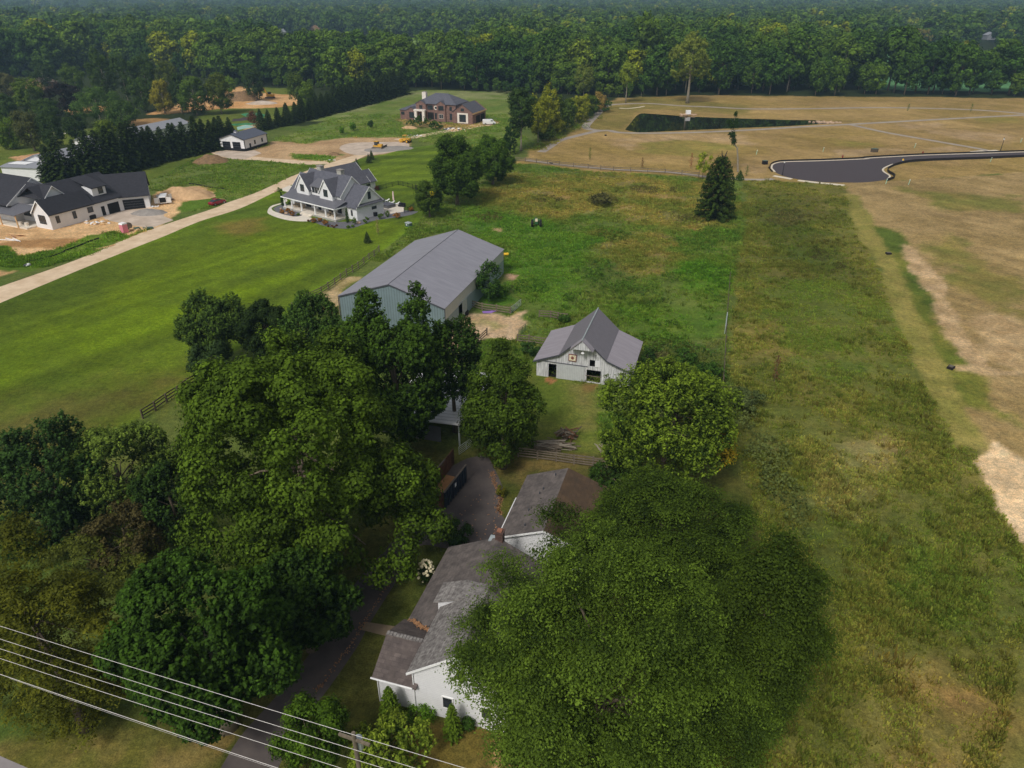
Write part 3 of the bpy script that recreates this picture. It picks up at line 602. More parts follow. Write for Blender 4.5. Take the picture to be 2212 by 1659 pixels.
# ------------------------------------------------------------------ trees
def unit(a): return a/np.maximum(np.linalg.norm(a, axis=1, keepdims=True), 1e-9)
def leaves_mesh(name, C, N, size, tint, rg, mt, wid=.6):
    """one small folded leaf spray per centre"""
    n = len(C); r = rg.normal(size=(n, 3)); Tn = unit(np.cross(N, r)); Bn = np.cross(N, Tn)
    L_ = (size*rg.uniform(.7, 1.35, n))[:, None]; Wd = L_*wid
    V = np.stack([C-Tn*L_*.5, C+Bn*Wd*.5-N*L_*.06, C+Tn*L_*.5, C-Bn*Wd*.5-N*L_*.06], 1).reshape(-1, 3)
    me = fastmesh(name, V, np.arange(4*n).reshape(-1, 4), np.repeat(tint, 4, 0)); me.materials.append(mt); return me
def crown_pts(rg, r3, n, style='broad', lobes=16, per=26, clump=.8, gap=.0, lobe_r=(.26,.42), low=-.75, sub=6, blobs=None):
    """centres, normals and a 0..1 shoot value for the leaves of a crown: boughs, each carrying smaller leaf masses; blobs = extra bough centres"""
    r3 = np.array(r3); k = lobes
    i = np.arange(k)+.5; ph = np.arccos(1-2*i/k*(.96)); th = np.pi*(1+5**.5)*i+rg.uniform(0, 6)
    d = np.stack([np.cos(th)*np.sin(ph), np.sin(th)*np.sin(ph), np.cos(ph)], 1); d = unit(d+rg.normal(0, .2, (k, 3)))
    lr = rg.uniform(*lobe_r, k); lc = d*((1.0-lr*.95)*rg.uniform(.68, 1.02, k))[:, None]
    if blobs is not None: lc = np.vstack([lc, blobs[0]]); lr = np.append(lr, blobs[1]); k = len(lr)
    kk = k*sub; pd_ = unit(rg.normal(size=(kk, 3))+np.repeat(unit(lc+1e-6), sub, 0)*.7+[0, 0, .25]); pl = np.repeat(lr, sub)
    sc = np.repeat(lc, sub, 0)+pd_*(pl*rg.uniform(.55, .85, kk))[:, None]; sr = pl*rg.uniform(.3, .52, kk)
    sc = np.vstack([sc, lc*.9, [[0, 0, -.05]]]); sr = np.concatenate([sr, lr*.62, [.5]]); ks = len(sr)
    m = int(n/per*2.0)+8; w = sr**1.7; w[kk:] *= .45; w[-1] *= .3; j = rg.choice(ks, m, p=w/w.sum())
    dd = unit(rg.normal(size=(m, 3))+unit(sc[j]+1e-6)*.6+np.array([0, 0, .3]))
    q = sc[j]+dd*sr[j][:, None]*rg.uniform(.8, 1.1, (m, 1))
    keep = np.ones(m, bool)
    if style == 'fan':       # deep folds between the boughs
        u_ = unit(q+1e-6); o_ = rg.uniform(0, 50); f_ = .5*vnoise(u_[:, 0]*3.4+o_, u_[:, 2]*4.2+o_, 1)+.5*vnoise(u_[:, 1]*3.4+o_, u_[:, 2]*3.4-u_[:, 0]*2+o_, 2)
        q = q*(1+.34*(f_-.56))[:, None]; keep &= (f_ > .40) | (rg.random(m) < .35)
    for a in range(ks): keep &= ~((((q-sc[a])**2).sum(1) < (sr[a]*.72)**2) & (j != a))
    keep &= q[:, 2] > low
    if gap > 0: keep &= rg.random(m) > gap*(.5+.5*np.sin(q[:, 0]*9+sr[j]*40)*np.cos(q[:, 2]*8))
    q = q[keep]; dd = dd[keep]; j = j[keep]
    P0 = q*r3; nc = len(P0); pr = max(4, int(n/max(nc, 1)))
    lt = rg.random(ks); tv = .55*lt[j]+.45*rg.random(nc)
    a = np.repeat(np.arange(nc), pr); g = rg.normal(size=(len(a), 3))
    if style == 'shoot':
        ax = unit(dd*.7+np.array([0, 0, .9])); s = rg.random(len(a))**.8
        C = P0[a]+ax[a]*(s*clump*1.7)[:, None]+g*clump*(.34-.2*s)[:, None]
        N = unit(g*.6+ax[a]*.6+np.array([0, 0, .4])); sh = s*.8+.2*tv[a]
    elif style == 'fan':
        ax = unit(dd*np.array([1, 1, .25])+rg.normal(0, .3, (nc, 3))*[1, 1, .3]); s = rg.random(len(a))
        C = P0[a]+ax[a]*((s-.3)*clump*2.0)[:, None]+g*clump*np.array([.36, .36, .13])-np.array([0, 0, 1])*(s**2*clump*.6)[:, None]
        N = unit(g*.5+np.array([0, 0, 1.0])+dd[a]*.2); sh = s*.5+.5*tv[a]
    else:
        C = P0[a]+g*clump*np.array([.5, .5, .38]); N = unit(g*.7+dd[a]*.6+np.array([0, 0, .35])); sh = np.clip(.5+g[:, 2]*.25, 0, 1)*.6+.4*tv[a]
    return C, N, np.clip(sh, 0, 1), tv[a], lc*r3
def conifer_pts(rg, r, h, n, z0=.3, power=.9, droop=.18, whorl=26, ragged=.25):
    """drooping boughs in uneven whorls"""
    nb = int(whorl*7); hh = (np.arange(nb)+rg.random(nb))/nb; hh = 1-(1-hh)**1.15; hh = hh*.985
    az = np.arange(nb)*2.399+rg.normal(0, .2, nb); R0 = r*(1-hh)**power*(1-ragged*rg.random(nb)**1.4)+.04*r
    w = R0**1.5; j = rg.choice(nb, n, p=w/w.sum()); s = rg.random(n)**.55
    zz = z0+hh*(h-z0)
    rad = R0[j]*s; wd = (rg.random(n)-.5)*R0[j]*.34*(1.15-s)
    dx, dy = np.cos(az[j]), np.sin(az[j])
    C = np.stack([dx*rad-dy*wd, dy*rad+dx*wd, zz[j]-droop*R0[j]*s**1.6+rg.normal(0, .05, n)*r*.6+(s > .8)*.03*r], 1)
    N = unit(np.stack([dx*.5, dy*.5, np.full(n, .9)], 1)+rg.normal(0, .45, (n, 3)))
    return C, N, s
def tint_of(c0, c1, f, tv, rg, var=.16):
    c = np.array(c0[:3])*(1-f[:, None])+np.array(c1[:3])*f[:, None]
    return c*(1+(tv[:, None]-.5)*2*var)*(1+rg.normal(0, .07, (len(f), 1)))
def trunk_mb(rg, h, r, targets, bend=.3, n=9, flare=1.5, fork=.45):
    mb = MB(); k = 5; pts = []; bx, by = rg.normal(0, bend, 2)
    for i in range(k+1):
        t = i/k; pts.append((bx*t*t, by*t*t, h*t))
    mb.tube(pts, [r*(flare if i == 0 else 1)*(1-.62*i/k) for i in range(k+1)], n)
    for tg in targets:
        t = fork+(.95-fork)*rg.random(); st = (bx*t*t, by*t*t, h*t); md = tuple(st[a]*.5+tg[a]*.5+(0, 0, .5)[a]*rg.random() for a in range(3)); rr = r*(1-.6*t)*.5
        mb.tube([st, md, tuple(st[a]*.25+tg[a]*.75 for a in range(3))], [rr, rr*.6, rr*.2], 6)
    return mb
class Spec: pass
def px_crown(cx, cy, a, b, zb, sy=1.0, dz=None, by=None):
    """size and place of a crown whose outline has centre cx,cy and half sizes a,b (picture px) and whose foliage starts at zb"""
    zc = zb+3
    if by is not None:          # the foot of the tree stands at picture row by
        y = P(cx, by)[1]; z = zat((0, y), cy); dp = depth(0, y, z); s = Spec(); s.x = (cx-1106)/F*dp; s.y = y; s.z = z; s.r = a*dp/F; s.ry = s.r*sy; s.rz = b*dp/F; return s
    for _ in range(30):
        x, y, z = P(cx, cy, zc); dp = depth(x, y, zc); r = a*dp/F; bm = b*dp/F
        th = math.atan2(H-zc, math.hypot(x, y)); ry = r*sy
        rz2 = (bm*bm-(ry*math.sin(th))**2)/math.cos(th)**2; rz = math.sqrt(max(rz2, (.38*r)**2)); zc = .5*zc+.5*(zb+rz)
    s = Spec(); s.x, s.y = P(cx, cy, zc)[:2]; s.z, s.r, s.ry, s.rz = zc, r, ry, rz; return s
TREE_N = 0
def tree(name, cat, label, px, c0, c1, n, leaf=.34, style='broad', lobes=16, clump=.8, gap=0.0, seed=None, zb=1.2, tr=.3, group=None, low=-.97, var=.16, sy=1.0, per=26, bark='bark', lobe_r=(.26,.42), trans='leaf', lean=(0,0), patch=None, wid=.6, extra=None, by=None):
    global TREE_N; TREE_N += 1; rg = np.random.default_rng(seed or 100+TREE_N)
    s = px_crown(*px, zb, sy, by=by); root = thing(name, label, cat, (s.x+lean[0], s.y+lean[1]), 0, group)
    bl_ = None
    if extra:
        cs_, rs_ = [], []
        for ex_, ey_, er_, ez_ in extra:
            x_, y_, z_ = P(ex_, ey_, ez_); cs_.append(((x_-s.x)/s.r, (y_-s.y)/s.ry, (z_-s.z)/s.rz)); rs_.append(er_*depth(x_, y_, z_)/F/s.r)
        bl_ = (np.array(cs_), np.array(rs_))
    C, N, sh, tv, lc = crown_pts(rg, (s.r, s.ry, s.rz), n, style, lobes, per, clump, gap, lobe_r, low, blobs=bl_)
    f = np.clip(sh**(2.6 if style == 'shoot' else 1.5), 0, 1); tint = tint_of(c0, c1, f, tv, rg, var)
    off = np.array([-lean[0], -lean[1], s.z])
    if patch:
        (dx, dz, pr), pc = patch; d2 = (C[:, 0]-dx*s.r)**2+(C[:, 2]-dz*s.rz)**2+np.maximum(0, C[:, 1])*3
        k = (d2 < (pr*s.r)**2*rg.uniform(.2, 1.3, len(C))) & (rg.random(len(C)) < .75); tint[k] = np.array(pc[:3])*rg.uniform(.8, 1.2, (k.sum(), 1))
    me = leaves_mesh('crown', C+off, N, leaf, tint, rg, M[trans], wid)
    o = bpy.data.objects.new('crown', me); COL.objects.link(o); o.parent = root
    tg = [tuple(v+off) for v in lc[:: max(1, len(lc)//9)]]
    trunk_mb(rg, s.z+s.rz*.25, tr, tg).build('trunk', M[bark], root, smooth=True)
    return root
def bush(name, cat, label, px, c0, c1, n=2500, leaf=.22, zb=.05, group=None, style='broad', clump=.35, seed=None, gap=0, trans='leaf', var=.16, low=-.95, tr=.05, lobes=9):
    return tree(name, cat, label, px, c0, c1, n, leaf, style, lobes, clump, gap, seed, zb, tr, group, low=low, var=var, per=14, trans=trans)
def G_(r, g, b, k=.62): return S(r, g, b, k)   # foliage colour seen in soft light -> leaf colour

DK0, DK1 = G_(36,52,20), G_(66,88,30)
MD0, MD1 = G_(44,62,22), G_(86,108,34)
# the big sycamore and its neighbours, left foreground
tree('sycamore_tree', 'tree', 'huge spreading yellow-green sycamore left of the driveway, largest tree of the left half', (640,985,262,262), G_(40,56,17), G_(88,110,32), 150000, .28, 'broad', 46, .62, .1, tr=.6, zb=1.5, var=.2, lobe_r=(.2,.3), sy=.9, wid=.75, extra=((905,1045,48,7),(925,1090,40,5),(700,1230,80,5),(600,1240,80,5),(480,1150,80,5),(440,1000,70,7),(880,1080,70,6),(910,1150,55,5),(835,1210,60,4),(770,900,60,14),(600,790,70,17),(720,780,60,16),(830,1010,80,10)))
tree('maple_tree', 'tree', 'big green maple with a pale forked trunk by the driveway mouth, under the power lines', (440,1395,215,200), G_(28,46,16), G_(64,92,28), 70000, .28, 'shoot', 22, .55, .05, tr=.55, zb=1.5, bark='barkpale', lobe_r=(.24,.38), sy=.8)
tree('maple_tree', 'tree', 'dark maple over the driveway between the sycamore and the pale-trunked maple', (655,1300,115,110), G_(28,46,18), G_(60,84,28), 30000, .28, 'shoot', 18, .5, .04, tr=.35, zb=.8, sy=.8)
tree('larch_tree', 'tree', 'olive-yellow feathery conifer at the left edge behind the power lines', (95,1370,165,232), G_(56,62,20), G_(96,96,28), 52000, .22, 'fan', 22, .55, .1, tr=.35, zb=.8, sy=.6, wid=.45, lobe_r=(.2,.34), extra=((40,1480,80,2.5),(150,1500,75,2.5),(90,1560,60,1.6),(200,1440,50,4),(165,1545,66,2)))
tree('bronze_tree', 'tree', 'small bronze-leaved tree between the larch and the sycamore', (265,1150,100,78), G_(50,46,32), G_(82,74,46), 12000, .25, 'broad', 12, .5, tr=.2, zb=1)
tree('larch_tree', 'tree', 'low olive-green feathery tree behind the left-edge conifer, below the pale-tipped maple', (215,1195,120,75), G_(58,64,26), G_(92,98,40), 12000, .24, 'fan', 12, .5, tr=.2, zb=1)
tree('maple_tree', 'tree', 'dark blue-green broad tree at the far left above the bronze tree', (105,1030,135,128), G_(28,46,24), G_(62,88,42), 30000, .27, 'shoot', 16, .5, .05, tr=.35, zb=1, sy=.8)
tree('maple_tree', 'tree', 'maple with pale yellow-green shoot tips right of the dark tree at the left lawn edge', (262,1025,120,115), G_(34,52,22), G_(116,134,60), 30000, .25, 'shoot', 14, .6, .1, tr=.3, zb=1, sy=.85)
tree('maple_tree', 'tree', 'added dark low tree filling the trunk shadow below the two lawn-edge trees', (95,1130,120,70), G_(26,42,18), G_(56,80,32), 15000, .27, 'shoot', 13, .5, .05, tr=.25, zb=.5)  # added dark crown standing in for the shadow among the trunks
tree('maple_tree', 'tree', 'dark filler maple between the pale-tipped maple and the sycamore', (375,1090,75,85), G_(28,44,18), G_(58,82,30), 13000, .27, 'shoot', 12, .5, .05, tr=.25, zb=.5)
tree('maple_tree', 'tree', 'round dark maple with light tips at the lawn edge left of the grey metal barn', (466,712,80,76), G_(32,48,20), G_(84,106,46), 30000, .3, 'shoot', 18, .6, 0, tr=.28, zb=1)
tree('oak_tree', 'tree', 'small blue-green tree below the round light-tipped maple, beside the fence', (455,785,50,48), G_(36,52,30), G_(60,78,46), 9000, .3, 'broad', 10, .5, tr=.2, zb=.6)
tree('oak_tree', 'tree', 'very dark dense oval tree in the middle of the lawn-edge trio by the barn', (573,716,70,74), G_(22,36,16), G_(46,62,26), 26000, .3, 'broad', 18, .5, 0, tr=.28, zb=1)
tree('maple_tree', 'tree', 'mid green tree between the very dark oval tree and the barn gable', (672,722,66,82), G_(34,54,22), G_(78,104,44), 26000, .3, 'shoot', 18, .6, 0, tr=.25, zb=1)
tree('silver_maple_tree', 'tree', 'tall dark silver maple overlapping the near gable of the grey metal barn', (858,800,122,170), G_(32,50,18), G_(74,100,34), 80000, .3, 'shoot', 24, .55, .08, tr=.5, zb=1.2, sy=.8, lobe_r=(.24,.38))
tree('silver_maple_tree', 'tree', 'lacy dark maple whose boughs hang over the pale metal shed roof', (978,795,72,106), G_(30,48,20), G_(64,88,34), 26000, .28, 'shoot', 16, .55, .12, tr=.3, zb=2.5, sy=.7, lobe_r=(.24,.36))
tree('linden_tree', 'tree', 'dense upright oval tree between the pale metal shed and the barn lawn', (1086,880,82,128), G_(34,50,17), G_(80,100,30), 40000, .28, 'broad', 20, .55, .05, tr=.35, zb=.8, sy=.9, extra=((1085,965,62,2.2),(1115,930,55,3),(1050,930,50,3)))
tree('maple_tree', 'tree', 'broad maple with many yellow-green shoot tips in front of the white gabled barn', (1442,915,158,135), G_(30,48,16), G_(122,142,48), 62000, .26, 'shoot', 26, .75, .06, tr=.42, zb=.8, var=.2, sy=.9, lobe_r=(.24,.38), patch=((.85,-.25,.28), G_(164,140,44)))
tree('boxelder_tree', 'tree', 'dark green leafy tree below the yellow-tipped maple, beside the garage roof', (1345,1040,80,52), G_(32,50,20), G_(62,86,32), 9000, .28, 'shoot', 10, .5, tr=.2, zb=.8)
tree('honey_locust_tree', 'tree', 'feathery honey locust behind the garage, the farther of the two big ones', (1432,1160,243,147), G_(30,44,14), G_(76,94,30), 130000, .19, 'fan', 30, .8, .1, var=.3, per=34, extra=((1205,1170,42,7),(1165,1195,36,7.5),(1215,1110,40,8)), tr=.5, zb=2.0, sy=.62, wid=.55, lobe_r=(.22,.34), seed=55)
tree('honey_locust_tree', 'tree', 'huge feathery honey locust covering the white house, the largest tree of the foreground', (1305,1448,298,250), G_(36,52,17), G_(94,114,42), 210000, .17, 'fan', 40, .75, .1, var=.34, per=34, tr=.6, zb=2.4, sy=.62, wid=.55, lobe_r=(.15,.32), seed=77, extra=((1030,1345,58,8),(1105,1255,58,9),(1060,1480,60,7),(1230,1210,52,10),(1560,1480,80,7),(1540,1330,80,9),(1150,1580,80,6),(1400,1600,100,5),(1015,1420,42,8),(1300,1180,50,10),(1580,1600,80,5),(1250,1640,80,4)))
tree('honey_locust_tree', 'tree', 'dim olive honey locust at the meadow edge, right of the foreground pair', (1655,1390,118,215), G_(34,48,15), G_(74,90,28), 70000, .19, 'fan', 24, .8, .1, per=34, tr=.3, zb=.8, sy=.6, wid=.55, lobe_r=(.22,.34))
tree('young_maple_tree', 'tree', 'leafy green young tree on the driveway edge at the bottom, left of the yellow-green one', (672,1585,84,92), G_(34,54,18), G_(82,108,30), 16000, .2, 'broad', 12, .4, .05, tr=.12, zb=.5)
tree('young_maple_tree', 'tree', 'yellow-green young tree at the bottom edge under the wires, right of the utility pole', (838,1625,92,68), G_(58,76,24), G_(128,142,54), 11000, .2, 'shoot', 11, .45, .2, tr=.1, zb=.5)
bush('holly_bush', 'bush', 'round dark evergreen bush at the lower left corner of the parking court', (985,1153,32,28), G_(24,40,20), G_(54,76,32), 4500, .2)
bush('forsythia_bush', 'bush', 'leafy bush against the far right corner of the grey metal barn', (1055,612,28,42), G_(34,56,22), G_(72,102,40), 3500, .34, style='shoot', clump=.6)
bush('elder_bush', 'bush', 'low leafy bush at the left foot of the white gabled barn', (1146,752,22,16), G_(36,58,28), G_(62,88,38), 1600, .26)
bush('elder_bush', 'bush', 'dark bush at the right wall of the white gabled barn', (1402,770,16,24), G_(30,50,22), G_(56,80,30), 1500, .26)
bush('yew_bush', 'bush', 'small golden clipped yew beside the garage gutter', (1082,1062,11,13), G_(70,74,24), G_(104,98,36), 1100, .14, clump=.2)
bush('grey_dogwood_bush', 'bush', 'grey-green twiggy bush in front of the white gabled barn', (1330,812,36,24), G_(72,84,52), G_(104,114,78), 2600, .24, gap=.3)
bush('grey_dogwood_bush', 'bush', 'grey-green twiggy bush at the meadow edge right of the yellow-tipped maple', (1612,862,46,30), G_(64,76,48), G_(92,102,66), 4200, .24, gap=.2)
bush('grey_dogwood_bush', 'bush', 'grey-green bush between the garage roof and the farther honey locust', (1362,1030,28,18), G_(64,80,46), G_(92,104,66), 1800, .22, gap=.1)
# farmhouse neighbourhood and mid field
tree('walnut_tree', 'tree', 'large dark round tree in the field right of the farmhouse, nearer of the close pair', (985,362,62,70), G_(36,54,18), G_(74,98,30), 30000, .5, 'broad', 24, .8, .02, tr=.4, zb=1.2, sy=.9)
tree('walnut_tree', 'tree', 'round mid green tree, farther of the close pair right of the farmhouse', (1064,344,46,50), G_(40,60,18), G_(80,106,30), 20000, .5, 'broad', 18, .8, 0, tr=.35, zb=.6)
tree('ash_tree', 'tree', 'smaller tree with one golden branch, in front of the close pair right of the farmhouse', (926,425,31,36), G_(40,56,20), G_(74,92,32), 10000, .42, 'broad', 14, .7, .04, tr=.2, zb=1.0, patch=((.35,.35,.2), G_(170,146,44)))
tree('poplar_tree', 'tree', 'tall dark-crowned tree with a long bare trunk at the start of the tree row', (1126,245,33,54), G_(38,56,26), G_(66,86,38), 9000, .6, 'broad', 16, 1.0, .1, tr=.3, bark='barkpale', by=326)
bush('elm_tree', 'tree', 'low dark tree under the tall bare-trunked one', (1103,303,19,30), G_(30,50,20), G_(52,74,30), 2500, .5)
for i, (x, y, a, b, ye, yb, lb) in enumerate(((1163,252,26,50,1,308,'tallest yellow-green tree at the near end of the slender row'),(1188,236,22,50,1,296,'second yellow-green tree of the slender row'),(1208,248,19,38,0,285,'third tree, green, in the slender row'),(1228,243,19,33,0,274,'fourth tree, green, in the slender row'),(1246,236,18,30,1,265,'fifth tree, yellow-green, in the slender row'),
    (1262,232,17,27,1,257,'sixth tree, yellow-green, in the slender row'),(1278,228,17,24,0,249,'seventh tree, green, in the slender row'),(1296,222,17,20,2,241,'rusty-leaved tree at the far end of the slender row'),(1180,282,20,22,0,305,'low green tree at the foot of the slender row'),(1200,268,18,20,1,292,'low yellow-green tree under the third one of the slender row'))):
    c0, c1 = ((G_(48,66,22), G_(84,100,34)), (G_(84,98,28), G_(146,142,44)), (G_(110,96,54), G_(150,124,74)))[ye]
    tree('locust_tree', 'tree', lb, (x,y,a,b), c0, c1, 5200, .6, 'broad', 11, .9, .1, tr=.14, bark='barkpale', group='row of slender trees beside the trail', by=yb)
tree('sapling_tree', 'tree', 'bright yellow-green sapling behind the dark cedar', (1521,352,17,28), G_(96,110,28), G_(150,156,48), 1500, .4, 'broad', 8, .6, tr=.08, zb=1)
def conifer(name, label, base, top, halfw, c0, c1, n, leaf=.4, power=.9, group=None, cat='conifer', ragged=.25, droop=.18, z0=.3, whorl=26):
    global TREE_N; TREE_N += 1; rg = np.random.default_rng(400+TREE_N)
    x, y, _ = P(*base); h = zat((x, y), top); r = halfw*depth(x, y, h*.3)/F
    root = thing(name, label, cat, (x, y), rg.uniform(0, 6), group)
    C, N, s = conifer_pts(rg, r, h, n, z0, power, droop, whorl, ragged)
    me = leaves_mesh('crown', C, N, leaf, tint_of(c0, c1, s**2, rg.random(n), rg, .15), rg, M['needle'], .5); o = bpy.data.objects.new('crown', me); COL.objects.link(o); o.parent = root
    MB().tube([(0,0,0),(0,0,h*.5),(0,0,h*.96)], [r*.07+.06, r*.04+.03, .02], 7).build('trunk', M['bark'], root)
    return root
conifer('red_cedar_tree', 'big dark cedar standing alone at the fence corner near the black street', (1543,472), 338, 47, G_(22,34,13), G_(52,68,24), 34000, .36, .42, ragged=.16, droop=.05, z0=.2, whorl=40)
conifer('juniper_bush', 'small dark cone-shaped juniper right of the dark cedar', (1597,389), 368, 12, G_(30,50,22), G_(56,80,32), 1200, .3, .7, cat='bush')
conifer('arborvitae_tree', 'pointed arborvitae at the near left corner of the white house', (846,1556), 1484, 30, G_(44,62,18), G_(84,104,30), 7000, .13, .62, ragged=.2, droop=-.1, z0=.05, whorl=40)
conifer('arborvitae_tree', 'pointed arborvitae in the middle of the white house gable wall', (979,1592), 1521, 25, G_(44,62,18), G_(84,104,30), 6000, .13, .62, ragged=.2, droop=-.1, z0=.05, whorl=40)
conifer('young_spruce_tree', 'small lone spruce in the lawn between the farmhouse and the metal barn', (794,525), 500, 10, G_(34,46,24), G_(58,70,36), 1500, .25, .9)
conifer('young_spruce_tree', 'small dark spruce just behind the farmhouse roof peak', (771,361), 341, 7, G_(34,46,26), G_(52,64,36), 800, .3, .9)
conifer('young_spruce_tree', 'small dark spruce beyond the farmhouse, nearer of the touching pair', (797,352), 331, 8, G_(34,46,24), G_(52,64,34), 900, .3, .9)
conifer('young_spruce_tree', 'small dark spruce beyond the farmhouse, farther of the touching pair', (803,345), 324, 8, G_(34,46,24), G_(52,64,34), 900, .3, .9)
# spruce rows
rgs = random.Random(3)
def spruce_row(pts, n, lab, group, w, seed, hh=None):
    protos = []
    for k in range(4):
        rg = np.random.default_rng(seed+k); C, N, s = conifer_pts(rg, 1.0*3.6, 13.0, 6500, .4, .85, .2, 26, .3)
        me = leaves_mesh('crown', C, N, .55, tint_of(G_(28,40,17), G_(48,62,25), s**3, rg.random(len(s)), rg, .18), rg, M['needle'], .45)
        tm = MB().tube([(0,0,0),(0,0,12.4)], [.22,.03], 7); protos.append((me, tm))
    done = {}; nth = ['first','second','third','fourth','fifth','sixth','seventh','eighth','ninth','tenth','eleventh','twelfth','thirteenth','fourteenth','fifteenth','sixteenth','seventeenth','eighteenth','nineteenth','twentieth','twenty-first','twenty-second','twenty-third','twenty-fourth']
    L_ = [0]
    for a, b in zip(pts, pts[1:]): L_.append(L_[-1]+math.hypot(b[0]-a[0], b[1]-a[1]))
    for i in range(n):
        d = L_[-1]*(i+rgs.uniform(-.15, .15)+.5)/n; d = max(0, d)
        x = float(np.interp(d, L_, [p[0] for p in pts])); y = float(np.interp(d, L_, [p[1] for p in pts])); hgt = float(np.interp(d, L_, hh))
        k = rgs.randrange(4); me, tm = protos[k]; x += rgs.uniform(-.8, .8); y += rgs.uniform(-.8, .8)
        if k in done:
            root = copy_tree(done[k]); root.location = (x, y, 0)
        else:
            root = thing('spruce_tree', lab, 'conifer', (x, y), 0, group); o = bpy.data.objects.new('crown', me); COL.objects.link(o); o.parent = root; tm.build('trunk', M['bark'], root); done[k] = root
        root.rotation_euler = (0, 0, rgs.uniform(0, 6)); root['label'] = nth[i]+' '+lab; s = hgt/13*rgs.uniform(.86, 1.1); root.scale = (s*w, s*w, s)
p = [P(*q)[:2] for q in ((106,400),(170,393),(250,376),(330,352),(420,333),(505,312))]
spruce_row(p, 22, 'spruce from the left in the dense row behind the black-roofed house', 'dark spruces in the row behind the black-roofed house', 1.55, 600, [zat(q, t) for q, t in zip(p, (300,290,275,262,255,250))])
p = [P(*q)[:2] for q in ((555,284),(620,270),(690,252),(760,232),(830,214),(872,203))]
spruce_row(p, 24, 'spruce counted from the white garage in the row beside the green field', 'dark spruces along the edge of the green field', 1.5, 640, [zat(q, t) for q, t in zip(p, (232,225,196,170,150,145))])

# --- woodland: the nearest three hundred trees are things, the far wood is one mass
open_polys = [farfield, park, east, north, lawn, mead, strip, D((540,325),(620,292),(700,262),(868,200),(905,193),(1000,196),(1105,204),(1330,212),(1330,260),(1100,345),(700,330)), rfield]
HOUSES = [T('a2',390,298), T('a2',240,298), T('a2',672,262), T('a2',985,362), T('a2',378,392), T('a1',1726,250), T('a1',320,735), T('a4',1300,318), T('a4',1950,322), T('a1',840,235)]
HOUSES += [(x, y+9) for x, y in ((22,17),(78,14),(98,21),(112,14),(125,24),(140,19),(152,13),(172,20),(185,27),(240,20),(292,19),(322,18),(352,22),(410,22),(444,20))]
for hx, hy in HOUSES:       # gardens and lanes open towards the south of each far house
    q = P(hx, hy); k_ = .68 if q[1] < 1400 else .86; w_ = 11 if q[1] < 1400 else 16
    open_polys.append([(q[0]*k_-w_*.8, q[1]*k_), (q[0]*k_+w_*.8, q[1]*k_), (q[0]+w_, q[1]+16), (q[0]-w_, q[1]+16)])
front = [P(*q)[:2] for q in ((-2500,180),(-500,175),(0,168),(120,168),(200,150),(420,168),(470,178),(540,192),(640,188),(700,196),(760,196),(870,195),(1000,197),(1105,204),(1200,205),(1330,211),(1500,212),(1700,219),(1900,222),(2212,226),(2700,232),(4500,235))]
fx = np.array([q[0]/q[1] for q in front]); fr = np.array([q[1] for q in front]); od = np.argsort(fx); fx = fx[od]; fr = fr[od]
rgw = np.random.default_rng(9)
def inopen(x, y, mg=3.0):
    k = np.zeros(x.shape, bool)
    for pl in open_polys: k |= sdist(pl, x, y) > -mg
    return k
pts = []
d = 300.0
for ring in range(1000):
    if d > 6300: break
    sp = 11.0 if d < 900 else (14 if d < 2000 else 20)
    half = .80*d+40; n = int(2*half/sp); x = np.linspace(-half, half, n)+rgw.uniform(-sp*.42, sp*.42, n); y = d+rgw.uniform(-sp*.42, sp*.42, n); pts.append(np.stack([x, y], 1)); d += sp*(1.0 if d < 2000 else 1.5)
pts = np.vstack(pts); k = (pts[:, 1] > np.interp(pts[:, 0]/pts[:, 1], fx, fr)+2) & ~inopen(pts[:, 0], pts[:, 1])
pts = pts[k]; fy_ = []
for q in np.arange(-.75, .75, .0135):
    y_ = np.interp(q, fx, fr)+rgw.uniform(-1, 5); fy_.append((q*y_+rgw.uniform(-1, 1), y_))
fy_ = np.array(fy_); fy_ = fy_[~inopen(fy_[:, 0], fy_[:, 1], 1.0)]; nlow = len(fy_); pts = np.vstack([fy_, pts])
dist = pts[:, 1]
clear = fbm(pts[:, 0], pts[:, 1], 230, 2); kk = (clear < .66) | (dist < 800); nlow = int(kk[:nlow].sum()); pts = pts[kk]
scl = (.62+1.0*rgw.random(len(pts))**1.3)*(.95+.5*fbm(pts[:, 0], pts[:, 1], 60, 3)); scl *= np.where(pts[:, 1] > 2000, 1.25, 1)
scl[:nlow] = rgw.uniform(.28, .5, nlow)
tone = np.clip(.5*rgw.random(len(pts))+.5*np.clip((fbm(pts[:, 0], pts[:, 1], 38, 1)-.5)*3.2+.5, 0, 1)+np.where(rgw.random(len(pts)) < .035, 1, 0), 0, 1)
def wood_proto(seed, r, rz, zb, n, leaf, lobes, style='broad', cl=1.1, col=None):
    rg = np.random.default_rng(seed); C, N, sh, tv, lc = crown_pts(rg, (r, r, rz), n, style, lobes, 14, cl, .04, (.26,.42), -.9, sub=4)
    c0, c1 = col or (G_(46,64,24), G_(92,114,44)); zc = zb+rz
    me = leaves_mesh('crown', C+np.array([0, 0, zc]), N, leaf, tint_of(c0, c1, sh**1.4, tv, rg, .3), rg, M['leafwood'], .7)
    return me, trunk_mb(rg, zc+rz*.2, .28, [tuple(v+np.array([0, 0, zc])) for v in lc[::4]], n=6, flare=1.2)
hi = [wood_proto(900+i, r*1.05, rz, zb, 4200, .85, lb) for i, (r, rz, zb, lb) in enumerate(((5.4,7.4,1.5,18),(6.2,6.4,2.2,18),(4.8,8.2,1.2,18),(6.6,7.2,1.4,22),(4.2,6.0,7,12),(5.8,7.6,.8,18),(5.2,5.4,7,14)))]
